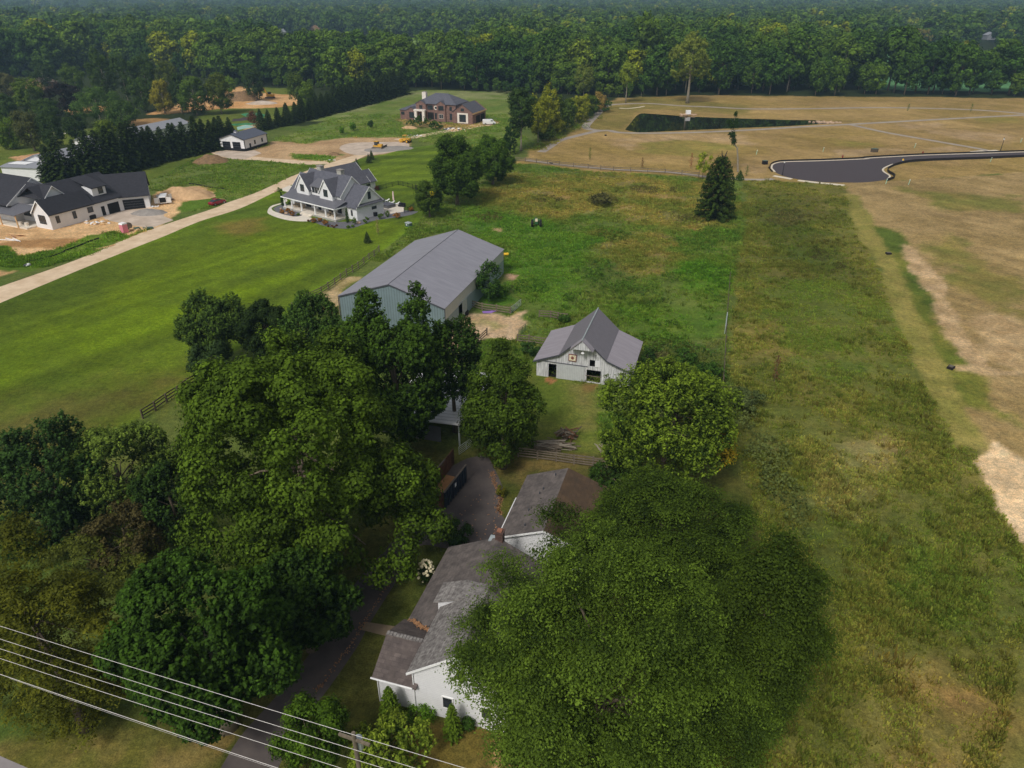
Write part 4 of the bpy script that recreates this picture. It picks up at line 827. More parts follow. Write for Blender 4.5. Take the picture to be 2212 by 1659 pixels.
lowp = [wood_proto(950+i, r*1.1, rz, zb, 900, 1.7, lb, cl=1.2) for i, (r, rz, zb, lb) in enumerate(((6.0,7.2,1,14),(6.8,6.4,1.5,14),(5.2,8.0,1,14),(6.4,7.4,1,16)))]
order = np.argsort(np.hypot(pts[:, 0], pts[:, 1])+np.where(np.abs(pts[:, 0]) > pts[:, 1]*.75, 500, 0))
near = order[:300]; far = order[300:]
protos = {}
SEG = ((-9, 'at the far left edge'), (120, 'behind the park at the left'), (330, 'behind the tall park trees'), (500, 'behind the excavated clearing'), (620, 'behind the columnar trees by the clearing'), (720, 'behind the middle of the field spruce row'), (800, 'behind the far end of the field spruce row'),
       (870, 'behind the brick house chimney'), (940, 'behind the brick house roof'), (1010, 'right of the brick house, beyond the field'), (1080, 'behind the tall bare-trunked tree'), (1150, 'behind the yellow end of the slender row'), (1220, 'behind the middle of the slender row'), (1290, 'above the far bend of the pond path'),
       (1350, 'behind the twin-trunked yellow tree'), (1400, 'above the left tip of the pond'), (1450, 'left of the tall cottonwood'), (1500, 'right of the tall cottonwood'), (1560, 'behind the middle of the pond'), (1620, 'right of the white pump housing'), (1680, 'behind the right part of the pond'), (1740, 'behind the right tip of the pond'),
       (1800, 'right of the pond, under the golden crown'), (1870, 'behind the paving spur of the far path'), (1940, 'below the right far green field, left end'), (2010, 'below the middle of the right far green field'), (2080, 'under the golden crown by the far green field'), (2150, 'at the right picture edge'))
TONES = ((.16, 'dark blue-green'), (.34, 'dark green'), (.5, 'mid green'), (.66, 'olive green'), (.84, 'light green'), (.93, 'pale olive'), (2, 'yellow'))
def wood_label(x, y, t):
    bd = y-float(np.interp(x/y, fx, fr)); row = ' front-row' if bd < 9 else (' second-row' if bd < 21 else ' set-back'); px_ = 1106+F*x/depth(x, y, 10); sg = [s for s in SEG if s[0] <= max(px_, -8)][-1][1]; return next(n_ for l_, n_ in TONES if t < l_)+row+' wood-edge tree '+sg
for q, i in enumerate(near):
    x, y = map(float, pts[i]); low_ = q >= 285; kdx = (4000+q%4) if low_ else (q if q < 7 else (int(rgw.integers(7)) if x/y > .1 else int(rgw.choice([0,1,2,3,5]))))
    if kdx not in protos:
        me, tm = (lowp[kdx-4000] if low_ else hi[kdx]); root = thing('broadleaf_tree', 'x', 'tree', (x, y)); o = bpy.data.objects.new('crown', me); COL.objects.link(o); o.parent = root
        tm.build('trunk', M['barkpale' if kdx in (4, 6) else 'bark'], root, smooth=True); protos[kdx] = root
    else: root = copy_tree(protos[kdx]); root.location = (x, y, 0)
    s = float(scl[i])*1.0; root.scale = (s, s, s*float(rgw.uniform(.9, 1.12))); root.rotation_euler = (0, 0, float(rgw.uniform(0, 6.28)))
    root['label'] = wood_label(x, y, float(tone[i])).replace('wood-edge tree', 'wood-edge sapling') if i < nlow else wood_label(x, y, float(tone[i])); root['group'] = 'nearest trees of the woodland'
    for kid in root.children: kid['tone'] = float(tone[i])
# specimens that stand out of the wood
def specimen(label, px, by, c0, c1, n=9000, leaf=.6, tr=.3, gap=.06, lobes=18, name='broadleaf_tree', bark='barkpale', low=-.97, **k):
    return tree(name, 'tree', label, px, c0, c1, n, leaf, 'broad', lobes, 1.1, gap, None, 1, tr, bark=bark, by=by, low=low, **k)
specimen('tall yellow-green cottonwood with a long pale trunk at the wood edge behind the pond', (1495,128,48,52), 223, G_(84,96,38), G_(128,134,60), 11000, .8, .7, .12, 22)
specimen('slim yellow-leaved tree with pale trunks at the wood edge left of the cottonwood', (1356,160,19,30), 222, G_(90,106,34), G_(136,146,54), 3600, .7, .25)
specimen('slim half-yellow tree at the wood edge beyond the slender row', (1262,172,24,34), 212, G_(76,90,38), G_(118,124,56), 4200, .7, .22)
specimen('golden-olive round crown rising in the wood right of the cottonwood', (1712,108,38,26), 190, G_(104,100,48), G_(136,126,66), 6000, .8)
specimen('golden crown standing above the far green field at the right', (2082,128,32,36), 200, G_(100,104,42), G_(138,130,56), 6000, .8)
specimen('tawny crown in the distance above the right green field', (1990,80,26,20), 108, G_(106,98,58), G_(128,116,70), 2600, 1.3)
GRN, MIDG, DKG = (G_(54,74,28), G_(86,106,40)), (G_(44,62,26), G_(70,90,38)), (G_(34,50,24), G_(56,74,34))
specimen('mid green cottonwood, leftmost of the tall clump in the left park', (217,163,28,50), 228, *MIDG)
specimen('mid green cottonwood, second of the tall clump in the left park', (264,165,30,50), 226, *MIDG)
specimen('mid green cottonwood, third of the tall clump in the left park', (312,163,28,46), 222, *MIDG)
specimen('broad olive-green cottonwood at the right end of the tall clump in the left park', (362,172,34,40), 222, G_(56,68,28), G_(86,96,40))
specimen('grey-green park tree left of the yellow maple in the left park', (306,202,28,34), 242, *MIDG, 6000)
specimen('golden yellow maple at the middle of the left park', (349,208,25,36), 245, G_(104,100,34), G_(142,132,50), 6500)
specimen('green park tree with dark limbs right of the golden maple', (417,205,32,42), 250, *GRN)
specimen('dark green park tree between the golden maple and the pale-limbed tree', (385,200,20,42), 246, *DKG, 6000)
specimen('olive park tree nearest the earth heap', (471,202,32,38), 246, G_(60,72,28), G_(92,102,38))
specimen('bright green small tree behind the earth heap', (492,184,15,18), 205, G_(70,96,30), G_(110,132,44), 3000)
specimen('soft pale green pine in front of the cottonwood clump', (208,226,56,40), 276, G_(54,78,40), G_(86,108,56), 13000, .5)
specimen('soft green pine right of the pale one', (262,246,34,30), 280, G_(48,70,34), G_(80,100,48), 8000, .5)
specimen('dark purple-leaved beech beside the sandy clearing at the left', (137,214,44,34), 250, G_(22,20,24), G_(38,30,36), 9000, .6)
specimen('green tree directly above the purple beech', (158,168,30,28), 212, *GRN, 7000)
specimen('dark green tree above the brown roof at the left', (92,160,34,24), 196, *DKG, 6000)
specimen('yellow-green tree right of the brown-grey one at the left edge', (62,205,36,40), 252, G_(60,80,28), G_(96,112,38), 9000)
specimen('brown-grey half-bare tree at the left edge', (14,190,24,36), 232, G_(74,76,54), G_(98,96,70), 6000, gap=.2)
specimen('blue-green tree at the left edge below the brown-grey one', (5,232,30,30), 270, *MIDG, 7000)
specimen('brownish half-bare tree on the lawn at the left edge', (62,280,32,44), 326, G_(56,62,36), G_(82,84,50), 8000, .5, gap=.2)
specimen('round yellow-green tree on the lawn at the left edge', (18,290,26,34), 322, G_(60,84,26), G_(100,118,38), 8000, .5)
specimen('dark cone-like tree right of the brownish half-bare one', (110,285,26,42), 328, *DKG, 7000, .5)
specimen('dark tree behind the brownish half-bare one', (98,240,30,30), 272, *MIDG, 7000)
specimen('yellow-topped green tree above the shed roofs', (229,290,25,32), 335, G_(62,82,30), G_(104,116,44), 7000, .5)
specimen('dark slender tree left of the yellow-topped one', (160,272,24,32), 310, *DKG, 6000, .5)
specimen('dark columnar tree beside the orange excavator', (548,184,22,34), 218, *DKG, 6500, .6)
specimen('yellow-green columnar tree at the near end of the spruce line', (662,210,17,34), 250, G_(68,88,32), G_(96,114,42), 5000, .6)
specimen('green columnar tree behind the first spruces of the field row', (640,190,20,36), 232, G_(56,74,34), G_(84,98,44), 5500, .6)
specimen('small dark red plum tree behind the white garage', (545,254,11,12), 272, G_(78,50,42), G_(104,66,50), 1800, .4, .1)
# far wood
V = np.zeros((len(far), 3), np.float32); V[:, :2] = pts[far]
me = bpy.data.meshes.new('far_woodland'); me.vertices.add(len(V)); me.vertices.foreach_set('co', V.ravel())
for nm, tp, ar in (('scl', 'FLOAT', scl[far].astype(np.float32)), ('rot', 'FLOAT', rgw.uniform(0, 6.28, len(far)).astype(np.float32)), ('tone', 'FLOAT', tone[far].astype(np.float32)), ('pick', 'INT', np.where(pts[far][:, 1] < 620, rgw.choice([0,1,2,3,5], len(far)), 7+rgw.integers(0, 4, len(far))).astype(np.int32))):
    a = me.attributes.new(nm, tp, 'POINT'); a.data.foreach_set('value', ar)
wood = bpy.data.objects.new('far_woodland', me); COL.objects.link(wood); tag(wood, 'hazy mixed woodland rolling to the horizon', 'woodland', kind='stuff')
ng = bpy.data.node_groups.new('woodland', 'GeometryNodeTree'); ng.interface.new_socket('Geometry', in_out='INPUT', socket_type='NodeSocketGeometry'); ng.interface.new_socket('Geometry', in_out='OUTPUT', socket_type='NodeSocketGeometry')
gi = ng.nodes.new('NodeGroupInput'); go = ng.nodes.new('NodeGroupOutput'); jn = ng.nodes.new('GeometryNodeJoinGeometry'); infos = []
crowns = [[c for c in protos[k_].children if c.name.startswith('crown')][0] for k_ in list(range(7))+[4000, 4001, 4002, 4003] if k_ in protos]
for c in crowns:
    oi = ng.nodes.new('GeometryNodeObjectInfo'); oi.inputs['Object'].default_value = c; oi.inputs['As Instance'].default_value = True; oi.transform_space = 'ORIGINAL'; infos.append(oi)
for oi in infos[::-1]: ng.links.new(oi.outputs['Geometry'], jn.inputs[0])
ip = ng.nodes.new('GeometryNodeInstanceOnPoints'); ip.inputs['Pick Instance'].default_value = True
def nattr(nm, tp):
    a = ng.nodes.new('GeometryNodeInputNamedAttribute'); a.data_type = tp; a.inputs['Name'].default_value = nm; return [s for s in a.outputs if s.enabled and s.name == 'Attribute'][0]
cx = ng.nodes.new('ShaderNodeCombineXYZ'); ng.links.new(nattr('rot', 'FLOAT'), cx.inputs[2]); ng.links.new(cx.outputs[0], ip.inputs['Rotation'])
cs_ = ng.nodes.new('ShaderNodeCombineXYZ'); sa = nattr('scl', 'FLOAT')
for i in range(3): ng.links.new(sa, cs_.inputs[i])
ng.links.new(cs_.outputs[0], ip.inputs['Scale']); ng.links.new(nattr('pick', 'INT'), ip.inputs['Instance Index'])
ng.links.new(gi.outputs[0], ip.inputs['Points']); ng.links.new(jn.outputs[0], ip.inputs['Instance']); ng.links.new(ip.outputs[0], go.inputs[0])
md = wood.modifiers.new('wood', 'NODES'); md.node_group = ng
print('WOOD', len(far), 'protos', len(crowns))

# ------------------------------------------------------------------ tall meadow growth
def tufts(name, label, n, lo_, hi_, wid, seed, area, minT=.45, gain=1.0, blades=7):
    rg = np.random.default_rng(seed); out = []
    tot = 0
    while tot < n:
        u = rg.random(n*3); y = area[2]+(area[3]-area[2])*u**1.25; x = rg.uniform(-1, 1, n*3)*(.78*y+10)
        k = (x > area[0]) & (x < area[1]); x, y = x[k], y[k]
        c, t = groundcol(x, y); dens = (t > minT) & (rg.random(len(x)) < np.clip(fbm(x, y, 5, 4)*2.6-.75, .05, 1)); out.append((x[dens], y[dens], c[dens], t[dens])); tot += dens.sum()
        if len(out) > 12: break
    x, y, c, t = [np.concatenate([o[i] for o in out])[:n] for i in range(4)]; n = len(x)
    a = np.repeat(np.arange(n), blades); m = len(a); big = np.where(rg.random(n) < .03, 1.9, 1.0)
    h = (rg.uniform(lo_, hi_, n)*big)[a]*rg.uniform(.6, 1.1, m); th = rg.uniform(0, 6.28, m); rd = rg.random(m)**.5*wid[0]*big[a]
    bx = x[a]+np.cos(th)*rd; by = y[a]+np.sin(th)*rd; le = rg.uniform(.1, .6, m)*h; th2 = th+rg.normal(0, .6, m); w = wid[1]*rg.uniform(.6, 1.4, m)
    V = np.zeros((m, 4, 3)); cxp, cyp = -np.sin(th2), np.cos(th2)
    V[:, 0] = np.stack([bx-cxp*w, by-cyp*w, np.zeros(m)], 1); V[:, 1] = np.stack([bx+cxp*w, by+cyp*w, np.zeros(m)], 1)
    V[:, 2] = np.stack([bx+cxp*w*.7+np.cos(th2)*le, by+cyp*w*.7+np.sin(th2)*le, h], 1); V[:, 3] = np.stack([bx-cxp*w*.7+np.cos(th2)*le, by-cyp*w*.7+np.sin(th2)*le, h*.96], 1)
    hue = rg.random((n, 1)); tc = c*(1.0+.55*(rg.random((n, 1))-.35))*np.where(hue < .12, [[1.22, 1.15, 1.1]], np.where(hue < .5, [[.86, 1.02, .8]], np.where(hue < .58, [[.9, .75, .7]], [[1.06, 1.04, 1]])))*gain
    me = fastmesh(name, V.reshape(-1, 3), np.arange(4*m).reshape(-1, 4), np.repeat(tc[a], 4, 0)); me.materials.append(M['grassblade'])
    o = bpy.data.objects.new(name, me); COL.objects.link(o); tag(o, label, 'grass', kind='stuff'); return o
tufts('tall_meadow_grass', 'tall tangled meadow grass and weeds of the fields', 75000, .06, .26, (.35, .06), 21, (-60, 160, 22, 215), .4, 1.9)
tufts('field_grass', 'rough grass of the verges and the field before the brick house', 42000, .12, .4, (.5, .09), 23, (-230, 60, 135, 340), .15, 1.7, 6)
tufts('tall_weeds', 'taller brown and green weed clumps standing in the meadow', 3600, .3, .65, (.4, .05), 22, (-60, 160, 26, 215), .55, 1.25, 14)
# ------------------------------------------------------------------ buildings
def win(par, ax, c, a, z, w, h, sgn=-1, frame='black', pane='glass', name='window', mull=0, fw=.09):
    """window centred at a on the wall plane c of axis ax"""
    f = MB(); p = MB(); o = .05*sgn
    def bx(m, a0, a1, z0, z1, d0, d1):
        lo, hi = sorted((c+d0*sgn, c+d1*sgn))
        if ax == 'y': m.box(a0, a1, lo, hi, z0, z1)
        else: m.box(lo, hi, a0, a1, z0, z1)
    for (a0, a1, z0, z1) in ((a-w/2, a+w/2, z+h-fw, z+h), (a-w/2, a+w/2, z, z+fw), (a-w/2, a-w/2+fw, z+fw, z+h-fw), (a+w/2-fw, a+w/2, z+fw, z+h-fw)): bx(f, a0, a1, z0, z1, -.02, .07)
    for i in range(mull):
        q = a-w/2+w*(i+1)/(mull+1); bx(f, q-.03, q+.03, z+fw, z+h-fw, -.02, .055)
    bx(p, a-w/2+fw, a+w/2-fw, z+fw, z+h-fw, -.02, .03)
    fo = f.build(name, M[frame], par); p.build('pane', M[pane], fo); return fo
def garage_door(par, ax, c, a, w, h, sgn=-1, m='black'):
    d = MB(); n = 4
    for i in range(n):
        z0 = .02+h*i/n; z1 = h*(i+1)/n-.02; lo, hi = sorted((c-.02*sgn, c+.04*sgn))
        if ax == 'y': d.box(a-w/2, a+w/2, lo, hi, z0, z1)
        else: d.box(lo, hi, a-w/2, a+w/2, z0, z1)
    return d.build('garage_door', M[m], par)
def rakes(par, x0, x1, y0, y1, ze, zr, ax='y', ov=.35, oe=.3, c=None, ends=(1, 1), mt='whitetrim'):
    m = MB()
    for k, e in enumerate((y0-oe-.05, y1+oe) if ax == 'y' else (x0-oe-.05, x1+oe)):
        if not ends[k]: continue
        if ax == 'y': m.gable(x0, x1, e, e+.05, ze-.12, zr-.12, 'y', ov+.02, 0, .32, c)
        else: m.gable(e, e+.05, y0, y1, ze-.12, zr-.12, 'x', ov+.02, 0, .32, c)
    return m.build('rake_trim', M[mt], par)
PA = R(-16.6)      # the farm's buildings all stand square to this heading
# --- grey metal pole barn
A = P(732,638.6,4.75); Bq = P(959.7,666.4,4.75)
pb = thing('pole_barn', 'long grey metal barn with a pale grey low gable roof and blue-grey ribbed walls', 'barn', (A[0], A[1]), R(-17.0))
w_, l_, ze, zr = 18.35, 30.4, 4.75, 7.75
m = MB(); m.prism([(0,0),(w_,0),(w_,ze),(w_/2,zr),(0,ze)], 'y', 0, .12); m.build('front_wall', M['polewall_x'], pb)
m = MB(); m.prism([(0,0),(w_,0),(w_,ze),(w_/2,zr),(0,ze)], 'y', l_-.12, l_); m.build('back_wall', M['polewall_x'], pb)
m = MB(); m.box(0, .12, .12, l_-.12, 0, ze); m.build('side_wall', M['polewall_y'], pb)
m = MB(); panel(m, [(.12, 2.75), (l_-.12, 2.75)], [(6.0, 9.2, 0, 2.74)], 'x', w_-.12, w_); m.build('side_wall', M['polewall_y'], pb)
m = MB(); m.box(w_-.125, w_+.01, .12, l_-.12, 2.755, ze); m.build('light_panel', M['polelight'], pb)
m = MB(); m.box(w_+.02, w_+.10, 7.5, 9.6, .05, 2.9); m.box(w_+.01, w_+.12, 5.8, 12.2, 2.9, 3.0); m.build('sliding_door', M['galv'], pb)
m = MB(); m.box(w_-5, w_-.2, 5.4, 10.5, .01, .05); m.box(w_-5.1, w_-5, 5.4, 10.5, .01, 3.5); m.build('barn_interior', M['dark'], pb)  # floor and wall coloured near-black in place of indoor shade
m = MB(); m.gable(0, w_, 0, l_, ze, zr, 'y', .12, .12, .08); m.build('roof', M['poleroof'], pb)
m = MB(); m.tube([(w_/2, -.14, zr+.07), (w_/2, l_+.14, zr+.07)], .06, 6); m.build('ridge_cap', M['darktrim'], pb)
m = MB(); s = (zr-ze)/(w_/2)
for q in (-.145,):
    m.prism([(-.13, ze-.13*s-.18), (w_/2, zr-.18), (w_+.13, ze-.13*s-.18), (w_+.13, ze-.13*s+.03), (w_/2, zr+.03), (-.13, ze-.13*s+.03)], 'y', q-.03, q)
m.box(-.14, -.02, -.17, -.05, 0, ze); m.box(w_+.02, w_+.14, -.17, -.05, 0, ze-.05); m.build('trim', M['darktrim'], pb)
# --- white gabled (monitor) barn
mb0 = P(1156.9, 811.3)
bw, bl = 13.2, 10.0; c0 = bw*.50
wb = thing('hay_barn', 'old white board barn with a steep centre gable, low side roofs and a hay hood', 'barn', (mb0[0]+.1, mb0[1]+.1), PA)
e, k1, k2, r0 = 2.5, 3.8, 5.0, 6.9; xl, xr = c0-3.3, c0+3.3      # steep centre part between xl and xr
m = MB(); out = [(0, e), (xl, k1), (xl+.9, k1+.75), (c0, r0-.35), (xr-.9, k1+.75), (xr, k1), (bw, e)]
out = [(0, e), (xl, k1), (c0, r0-.2), (xr, k1), (bw, e)]
panel(m, out, [(1.75, 2.9, 0, 2.15), (7.2, 9.2, .15, 2.0), (7.55, 8.3, 2.55, 3.55)], 'y', 0, .12); m.build('front_wall', M['barnwood'], wb)
m = MB(); panel(m, out, [], 'y', bl-.12, bl); m.build('back_wall', M['barnwood'], wb)
m = MB(); m.box(0, .12, .12, bl-.12, 0, e); m.build('side_wall', M['barnwoody'], wb)
m = MB(); m.box(bw-.12, bw, .12, bl-.12, 0, e); m.build('side_wall', M['barnwoody'], wb)
m = MB(); m.box(.2, bw-.2, 5.0, 5.1, 0, 2.35); m.box(.2, bw-.2, .2, 5, .01, .03); m.box(.2, bw-.2, .3, 5, 2.36, 2.4); m.box(7, 9, .9, 1.0, 2.4, 4.0); m.build('barn_interior', M['dark'], wb)  # lining carries the barn's inner shade in its colour
m = MB(); m.box(2.95, 6.9, -.12, -.03, .05, 2.35); m.build('sliding_door', M['metaldoor'], wb)
m = MB(); m.tube([(1.2, -.1, 2.5), (7.3, -.1, 2.5)], .05, 6); m.build('door_rail', M['darktrim'], wb)
m = MB(); m.box(8.32, 9.05, -.08, -.02, 2.6, 3.5); m.build('loft_door', M['whitewall'], wb)
m = MB(); m.box(7.1, 9.3, -.06, -.01, 1.05, 1.15); m.build('door_bar', M['wood'], wb)
th = .1
m = MB()
def slopeprism(m, x0, z0, x1, z1, y0, y1, t=.1): m.prism([(x0, z0), (x1, z1), (x1, z1+t), (x0, z0+t)], 'y', y0, y1)
sl_ = (k1-e)/xl; slopeprism(m, -.4, e-.4*sl_, xl, k1, -.35, bl+.3); srr = (k1-e)/(bw-xr); slopeprism(m, xr, k1, bw+.4, e-.4*srr, -.35, bl+.3)
m.build('side_roof', M['barnroof'], wb)
m = MB(); g = (r0-k1)/(c0-xl); slopeprism(m, xl, k1+.06, c0, r0, -.35, bl+.3); slopeprism(m, c0, r0, xr, k1+.06, -.35, bl+.3)
m.build('roof', mat('grey_steep_metal_roof', S(112,108,114), noise=.06, pattern='ribs_y', per=.45, pd=.14, rough=.5), wb)
m = MB(); zz = r0-1.75*g; slopeprism(m, c0-1.6, r0-1.6*g, c0, r0+.02, -1.5, -.35); slopeprism(m, c0, r0+.02, c0+1.6, r0-1.6*g, -1.5, -.35); m.build('hay_hood', M['barnroof'], wb)
m = MB(); m.prism([(c0-1.3, r0-1.5*g), (c0+1.3, r0-1.5*g), (c0, r0-.1)], 'y', -1.35, -1.25); m.build('hood_gable', M['barnwood'], wb)
m = MB(); m.tube([(c0, -1.5, r0+.12), (c0, bl+.3, r0+.12)], .09, 6); m.build('ridge_cap', M['galv'], wb)
m = MB()
for a, b in (((-.42, e-.42*sl_), (xl, k1)), ((xr, k1), (bw+.42, e-.42*srr)), ((xl, k1), (c0-1.3, r0-1.3*g)), ((c0+1.3, r0-1.3*g), (xr, k1))):
    m.prism([(a[0], a[1]-.1), (b[0], b[1]-.1), (b[0], b[1]+.12), (a[0], a[1]+.12)], 'y', -.41, -.36)
m.build('rake_trim', M['darktrim'], wb)
q = MB(); q.box(5.15-.55, 5.15+.55, -.16, -.10, 3.05, 4.1); qo = q.build('barn_quilt', M['decor_red'], wb); qo['label'] = 'square painted quilt panel with a red and gold star'
q = MB(); q.box(4.7, 5.6, -.18, -.165, 3.15, 4.0); q.build('panel_ground', M['cream'], qo)
q = MB()
for i in range(8):
    a = i*math.pi/4; cx_, cz_ = 5.15, 3.575
    q.add([(cx_, -.19, cz_), (cx_+.17*math.cos(a-.35), -.19, cz_+.17*math.sin(a-.35)), (cx_+.38*math.cos(a), -.19, cz_+.38*math.sin(a)), (cx_+.17*math.cos(a+.35), -.19, cz_+.17*math.sin(a+.35))], [(0,1,2,3)])
q.build('star', M['decor_red'], qo)
q = MB(); q.ball((c0+.1, -1.0, r0-2.0), .24, .24, .16); q.tube([(c0+.1, -1.0, r0-1.8), (c0+.1, -.5, r0-1.4), (c0, -.2, r0-1.5)], .04, 6); q.build('barn_lamp', M['whiteplastic'], wb)
# --- pale metal roofed shed among the trees
sh0 = P(992.5, 919.5, 3.0); sw, sl2 = 7.2, 13.5
u = (math.cos(PA), math.sin(PA)); sho = (sh0[0]-u[0]*sw, sh0[1]-u[1]*sw)
sd_ = thing('machine_shed', 'shed with a bright galvanised ribbed roof half hidden by trees', 'shed', sho, PA)
m = MB(); m.prism([(0, 2.6), (sw, 3.0), (sw, 3.08), (0, 2.68)], 'y', 0, sl2); m.prism([(-3.5, 2.1), (0, 2.6), (0, 2.68), (-3.5, 2.18)], 'y', 0, sl2); m.build('roof', M['shedroof'], sd_)
m = MB(); m.box(-3.3, -3.2, .4, sl2-.3, 0, 2.05); m.box(-3.3, sw-.2, sl2-.3, sl2-.2, 0, 2.1); m.box(-3.2, sw-2.6, .3, .4, 0, 2.1); m.build('wall', M['greyplastic'], sd_)
for y in (.3, 4.6, 8.9, 13.2): MB().box(sw-.28, sw-.1, y-.09, y+.09, 0, 2.9).build('post', M['galv'], sd_)
# --- white house in front
FH = P(822.6, 1512.5)
wh = thing('white_house', 'white clapboard farmhouse with grey shingle roofs under the big locust', 'house', (FH[0], FH[1]), PA)
m = MB(); m.prism([(0,0),(0,2.9),(0,2.9),(0,2.9)], 'x', 0, .01)
m = MB(); m.prism([(0, 0), (5.2, 0), (5.2, 2.95), (2.6, 4.35), (0, 2.95)], 'x', 0, 3.2); m.build('entry_wing', M['siding'], wh)
m = MB(); m.gable(0, 3.0, 0, 5.2, 2.95, 4.35, 'x', .35, .3, .14); m.build('entry_roof', M['shing_greyx'], wh)
m = MB()
for i in range(12): m.box(-.28+i*.27, -.05+i*.27, 2.42, 2.78, 4.47, 4.55)
m.build('ridge_shingles', M['shing_light'], wh)
x0, x1, hz, hr = 3.0, 10.6, 4.5, 7.4; cx0 = (x0+x1)/2
m = MB(); m.prism([(x0, 0), (x1, 0), (x1, hz), (cx0, hr), (x0, hz)], 'y', -.02, 6.0); m.build('front_wall', M['siding'], wh)
m = MB(); m.gable(x0, x1, 0, 6.0, hz, hr, 'y', .4, .3, .16); m.build('front_roof', M['shing_light'], wh)
m = MB(); g2 = (hr-hz)/(cx0-x0)
for sx in (-1, 1): m.prism([(cx0, hr-.05), (cx0, hr+.17), (cx0+sx*(cx0-x0+.42), hz-.42*g2+.17), (cx0+sx*(cx0-x0+.42), hz-.42*g2-.05)], 'y', -.36, -.305)
m.tube([(-.36, -.42, 2.9), (3.0, -.42, 2.9)], .07, 6); m.box(-.33, -.28, -.35, 5.5, 2.8, 2.86); m.tube([(2.97,-.1,0),(2.97,-.1,4.2)], .05, 6); m.tube([(-.02,-.08,0),(-.02,-.08,2.8)], .045, 6)
m.build('white_trim', M['whitetrim'], wh)
win(wh, 'y', -.02, 5.6, 1.2, .9, 1.3, frame='whitetrim'); win(wh, 'y', -.02, 8.6, 1.2, .9, 1.3, frame='whitetrim'); win(wh, 'y', -.02, cx0, 4.6, .8, 1.1, frame='whitetrim')
bx0, bx1, by0, by1 = .3, 9.4, 5.0, 14.5; bc = 4.8
m = MB(); m.prism([(bx0, 0), (bx1, 0), (bx1, 2.75), (bc, 4.95), (bx0, 2.75)], 'y', by0, by1); m.build('rear_wall', M['siding'], wh)
m = MB(); m.gable(bx0, bx1, by0, by1, 2.75, 4.95, 'y', .35, .3, .14, c=bc); m.build('rear_roof', M['shing_grey'], wh)
m = MB(); m.prism([(2.4, 3.4), (6.0, 3.4), (6.0, 5.6), (4.3, 5.6), (2.4, 4.9)], 'y', 6.4, 8.0); m.build('dormer', M['siding'], wh)
m = MB(); m.prism([(2.1, 4.75), (4.3, 5.65), (6.2, 5.65), (6.2, 5.8), (4.25, 5.8), (2.1, 4.9)], 'y', 6.2, 8.4); m.build('dormer_roof', M['shing_light'], wh)
m = MB(); rl = random.Random(2)
for i in range(160):
    t = rl.random(); m.cbox((.5+2.7*t+rl.gauss(0,.12), 5.3-1.6*t+rl.gauss(0,.1), 3.28+.9*t+rl.uniform(0,.03)), .12, .09, .02, rl.uniform(0,3))
m.build('leaf_litter', M['leaves'], wh)
ch = MB(); cxx, cyy = 5.0, 14.75; ch.box(cxx-.34, cxx+.34, cyy-.34, cyy+.34, 4.4, 5.8); cho = ch.build('chimney', M['chim'], wh)
m = MB(); m.box(cxx-.4, cxx+.4, cyy-.4, cyy+.4, 5.8, 5.92); m.build('chimney_crown', M['chim'], cho)
ch = MB(); ch.box(cxx-.22, cxx+.22, cyy-.22, cyy+.22, 5.92, 6.05); ch.build('chimney_cap', M['terracotta'], cho)
m = MB(); m.box(cxx-1.0, cxx-.45, cyy-.3, cyy+.5, 4.75, 4.85); m.build('flashing', M['galv'], cho)
# garage behind
g0 = P(1080, 1157.7, 2.8)
gr = thing('garage', 'detached garage with a grey left roof slope and a brown stained right slope', 'garage', (g0[0]+.3, g0[1]+.2), PA)
gw, gl_ = 8.4, 9.6; gc = 4.0
m = MB(); m.prism([(0, 0), (gw, 0), (gw, 2.7), (gc, 4.35), (0, 2.7)], 'y', 0, gl_); m.build('wall', M['siding'], gr)
sg = (4.35-2.7)/gc; sg2 = (4.35-2.7)/(gw-gc)
m = MB(); slopeprism(m, -.4, 2.7-.4*sg, gc, 4.35, -.35, gl_+.35, .15); m.build('left_roof_slope', M['shing_grey'], gr)
m = MB(); slopeprism(m, gc, 4.35, gw+.4, 2.7-.4*sg2, -.35, gl_+.35, .15); m.build('right_roof_slope', M['shing_rust'], gr)
m = MB(); m.tube([(-.47, -.35, 2.58), (-.47, gl_*.62, 2.58)], .07, 6); m.build('gutter', M['whitetrim'], gr)
m = MB(); m.prism([(-.4, 2.7-.4*sg-.02), (gc, 4.33), (gw+.4, 2.7-.4*sg2-.02), (gw+.4, 2.7-.4*sg2+.16), (gc, 4.52), (-.4, 2.7-.4*sg+.16)], 'y', -.41, -.36); m.build('rake_board', M['whitetrim'], gr)
for (x, y) in ((2.9, 8.9), (2.2, 6.6), (2.0, 5.9), (1.6, 3.2), (1.9, .8)):
    z = 2.85+x*sg; MB().cbox((x, y, z+.12), .1, .1, .35).build('roof_vent', M['darktrim'], gr)
